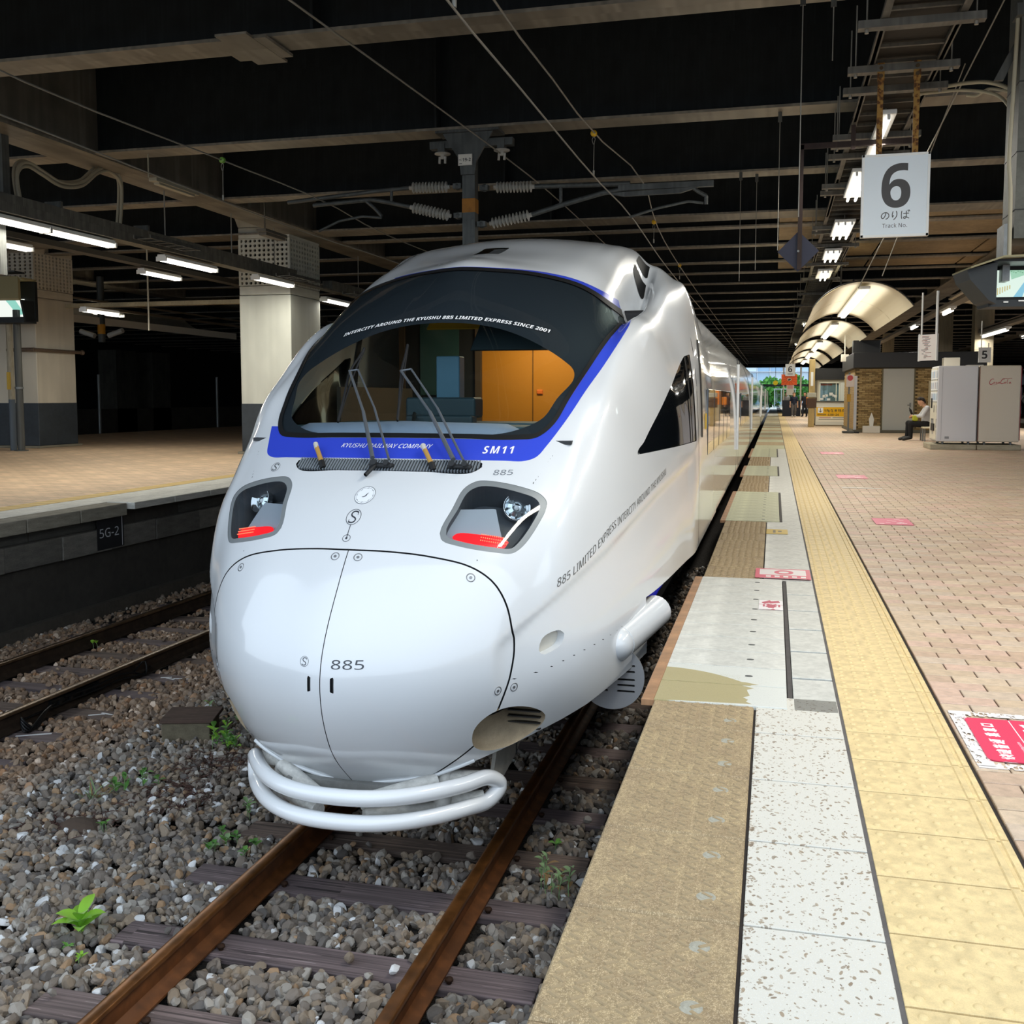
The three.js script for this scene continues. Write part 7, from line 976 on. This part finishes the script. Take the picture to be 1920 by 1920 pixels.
// ================= FAR END: signs, clutter, buildings and trees beyond the hall =================
{
  const s = thing('track_sign', 'small far white sign with 6 above an orange poster', 'sign', [.86, 2.88, -62]); const f6 = canvasTex(128, 160, (g) => { g.fillStyle = '#e9ecec'; g.fillRect(0, 0, 128, 160); g.fillStyle = '#333'; g.font = 'bold 110px sans-serif'; g.fillText('6', 32, 108); g.fillRect(30, 128, 68, 8); }); part('sign_panel', new THREE.BoxGeometry(.55, .70, .05), std(0xffffff, .5, 0, { map: f6 }), s); part('hanger', [rod([-.15, .35, 0], [-.15, 1.5, 0], .02, 8), rod([.15, .35, 0], [.15, 1.5, 0], .02, 8)], M.steelDark, s);
  const o = thing('orange_poster', 'orange hanging poster with a dark round picture below the far 6 sign', 'sign', [.82, 2.32, -62.1]); const ot = canvasTex(256, 170, (g) => { g.fillStyle = '#ec5f12'; g.fillRect(0, 0, 256, 170); g.strokeStyle = '#c24408'; g.lineWidth = 6; for (let i = 0; i < 12; i++) { g.beginPath(); g.moveTo(128, 80); g.lineTo(128 + 160 * Math.cos(i * .52), 80 + 120 * Math.sin(i * .52)); g.stroke(); } g.fillStyle = '#d8a88a'; g.beginPath(); g.ellipse(128, 80, 40, 26, 0, 0, 7); g.fill(); g.fillStyle = '#3a2a20'; g.beginPath(); g.ellipse(130, 82, 26, 14, -.4, 0, 7); g.fill(); }); part('poster_panel', new THREE.BoxGeometry(.88, .60, .04), std(0xffffff, .5, 0, { map: ot }), o); part('poster_frame', [box(.9, .02, .05, 0, .3, 0), box(.9, .02, .05, 0, -.3, 0)], std(0xd8520e, .5), o);
  const b = thing('waiting_barrier', 'dark navy partition behind the walking man', 'partition', [1.15, 0, -74]); part('partition_panel', rbox(1.2, 1.1, .5, .02, 0, .55, 0), std(0x1c2230, .6), b); part('partition_posts', [rod([-.55, 0, 0], [-.55, 3.4, 0], .05, 8), rod([.6, 0, 0], [.6, 3.4, 0], .06, 8), box(.5, 1.5, .1, -.1, 2.2, 0)], std(0xd9d4c8, .6), b); part('red_notice', box(.35, .9, .02, -.1, 2.35, .06), std(0xd8a0a0, .6), b);
  const m = thing('beige_machine', 'beige platform machine with orange side behind the cream post', 'machine', [2.05, 0, -58]); part('machine_body', rbox(.9, 1.9, .7, .03, .2, .95, 0), std(0xb5ab92, .6), m); part('orange_panel', box(.28, .8, .02, -.1, 1.3, .36), std(0xe88228, .6), m);
  solo('station_clock', [rod([2.75, 2.9, -44], [2.75, 2.9, -44.1], .14, 20), rod([2.75, 3.0, -44.05], [2.75, 4.95, -44.05], .025, 8), box(.3, .3, .08, 2.75, 2.9, -44.08)], M.offWhite, 'small hanging clock between the canopies and the brick kiosk', 'clock');
}
{ // silver train at the right beyond the far platform
  const p = struct('floor'); p.name = 'right_platform_floor'; part('platform_body', span(14.2, 30, -1.5, -.02, 9, -118), std(0xb9a186, .8, 0, { map: withRepeat(concreteT, .7) }), p); part('platform_edge', span(14.0, 15.2, -.2, 0, 9, -118), M2.pale, p);
  const t = thing('silver_train', 'silver-grey train with slanted nose at the right edge of the photo', 'train', [19.2, 0, -70]); part('car_shell', new THREE.ExtrudeGeometry(poly([[0, -.3], [0, 3.2], [-1.6, 3.2], [-3.2, .8], [-3.2, -.3]]), { depth: 2.6, bevelEnabled: true, bevelSize: .1, bevelThickness: .1 }).rotateY(PI / 2).translate(0, 0, -8), std(0x9699a2, .3, .6), t); part('car_body', rbox(2.7, 3.5, 30, .2, 1.3, 1.45, -23), std(0x9699a2, .3, .6), t); part('window_band', rbox(.04, .8, 28, .01, -.05, 1.9, -23), T.tint, t); part('door_panel', [box(.03, 2, 1.2, -.06, 1.1, -14), box(.03, 2, 1.2, -.06, 1.1, -20)], std(0x7f828a, .35, .5), t);
}
{ // beyond the far end: glass office, road rail, trees
  const g = thing('glass_building', 'pale blue glass office building seen through the far end of the hall', 'building', [-12, -2, -190]);
  part('facade_core', box(46, 32, 8, 0, 15, -5), std(0x9fb8cc, .5), g); reseed(61); const pm = [0xa9cbe6, 0xbcd8ee, 0x8fb6d6, 0xd2e4f2].map((c) => phys(c, .08, { clearcoat: 1 })), pg = rbox(2.1, 1.75, .12, .02); for (let i = 0; i < 16; i++) for (let j = 0; j < 14; j++) { const w = part('window_pane', pg, pm[Math.floor(rnd() * 4)], g); w.position.set(-17 + i * 2.25, 3 + j * 1.95, -.9); } part('mullion', Array.from({ length: 17 }, (_, i) => box(.1, 30, .3, -18.1 + i * 2.25, 15, -.8)), std(0xe8eef2, .5), g); part('slab_band', Array.from({ length: 15 }, (_, j) => box(38, .14, .4, 0, 2 + j * 1.95, -.75)), std(0xe0e8ee, .5), g);
  const gate = thing('end_screen', 'pale glazed screen across the far end of the platform', 'screen', [.9, 0, -128]); part('screen_frame', [...[-.9, -.1, .7, 1.5].map((x) => box(.08, 2.3, .08, x, 1.15, 0)), box(2.6, .1, .1, .3, 2.3, 0), box(2.6, .08, .1, .3, .1, 0)], std(0xcfdde2, .5), gate); for (const x of [-.5, .3, 1.1]) part('screen_pane', box(.7, 2.1, .012, x, 1.2, 0), T.glass, gate);
  const trunk = std(0x5a4a3a, .9), leafs = [0x4f9a3a, 0x6fb84a, 0x3f8436].map((c) => phys(c, .8, { transmission: .3, thickness: 0, side: THREE.DoubleSide }));
  const lg = new THREE.CircleGeometry(.22, 5); const tree = (label, x, z, h, seed) => { reseed(seed); const t = thing('tree', label, 'tree', [x, -1.4, z]); part('trunk', tube([[0, 0, 0], [.1, h * .3, 0], [-.1, h * .6, .1]], .14, 12, 8), trunk, t); const list = [[], [], []]; for (let i = 0; i < 900; i++) { const a = rnd() * 6.28, q = Math.acos(2 * rnd() - 1), r = Math.cbrt(rnd()), l = lg.clone(); l.rotateX(rr(-1.4, 1.4)); l.rotateY(rr(0, 6)); l.translate(Math.sin(q) * Math.cos(a) * r * h * .36, h * .62 + Math.cos(q) * r * h * .36, Math.sin(q) * Math.sin(a) * r * h * .36); list[i % 3].push(l); } list.forEach((l, i) => stuff(part('foliage', l, leafs[i], t))); };
  tree('leafy green tree behind the far screen, left of three', -.5, -140, 5.5, 1); tree('leafy green tree behind the far screen, middle of three', 2.4, -143, 6, 2); tree('leafy green tree behind the far screen, right of three', 5.5, -139, 5.5, 3); tree('leafy tree seen past the far end beside the train', -5.5, -146, 5, 4);
  const w = struct('wall_far'); part('end_parapet', span(-44, -4.6, -1.5, 1.2, -120, -120.4), std(0x8a8d92, .9, 0, { map: concreteT }), w); part('end_lintel', span(-60, 40, 4.6, 6.6, -117.6, -118), std(0x0c0d10, .8), w); part('end_wall_left', span(-44, -9.5, -1.5, 6.6, -118, -118.4), std(0x17181c, .9), w); part('end_wall_right', span(3.6, 34, -1.5, 6.6, -118, -118.4), std(0x17181c, .9), w);
  const hl = struct('trim_1'); part('station_fascia', [span(-4.6, 3.6, 2.5, 2.75, -118, -118.2)], std(0xb8c4d0, .6), hl);
  const yl = thing('yellow_lamp', 'small yellow round marker hanging near the far end', 'marker', [.05, 2.25, -70]); part('marker_disc', rod([0, 0, 0], [0, 0, .05], .16, 18), std(0xd8c21c, .5), yl); part('marker_stem', rod([0, .1, 0], [0, 2.7, 0], .015, 6), M.steelDark, yl);
}
renderer.render(scene, camera);
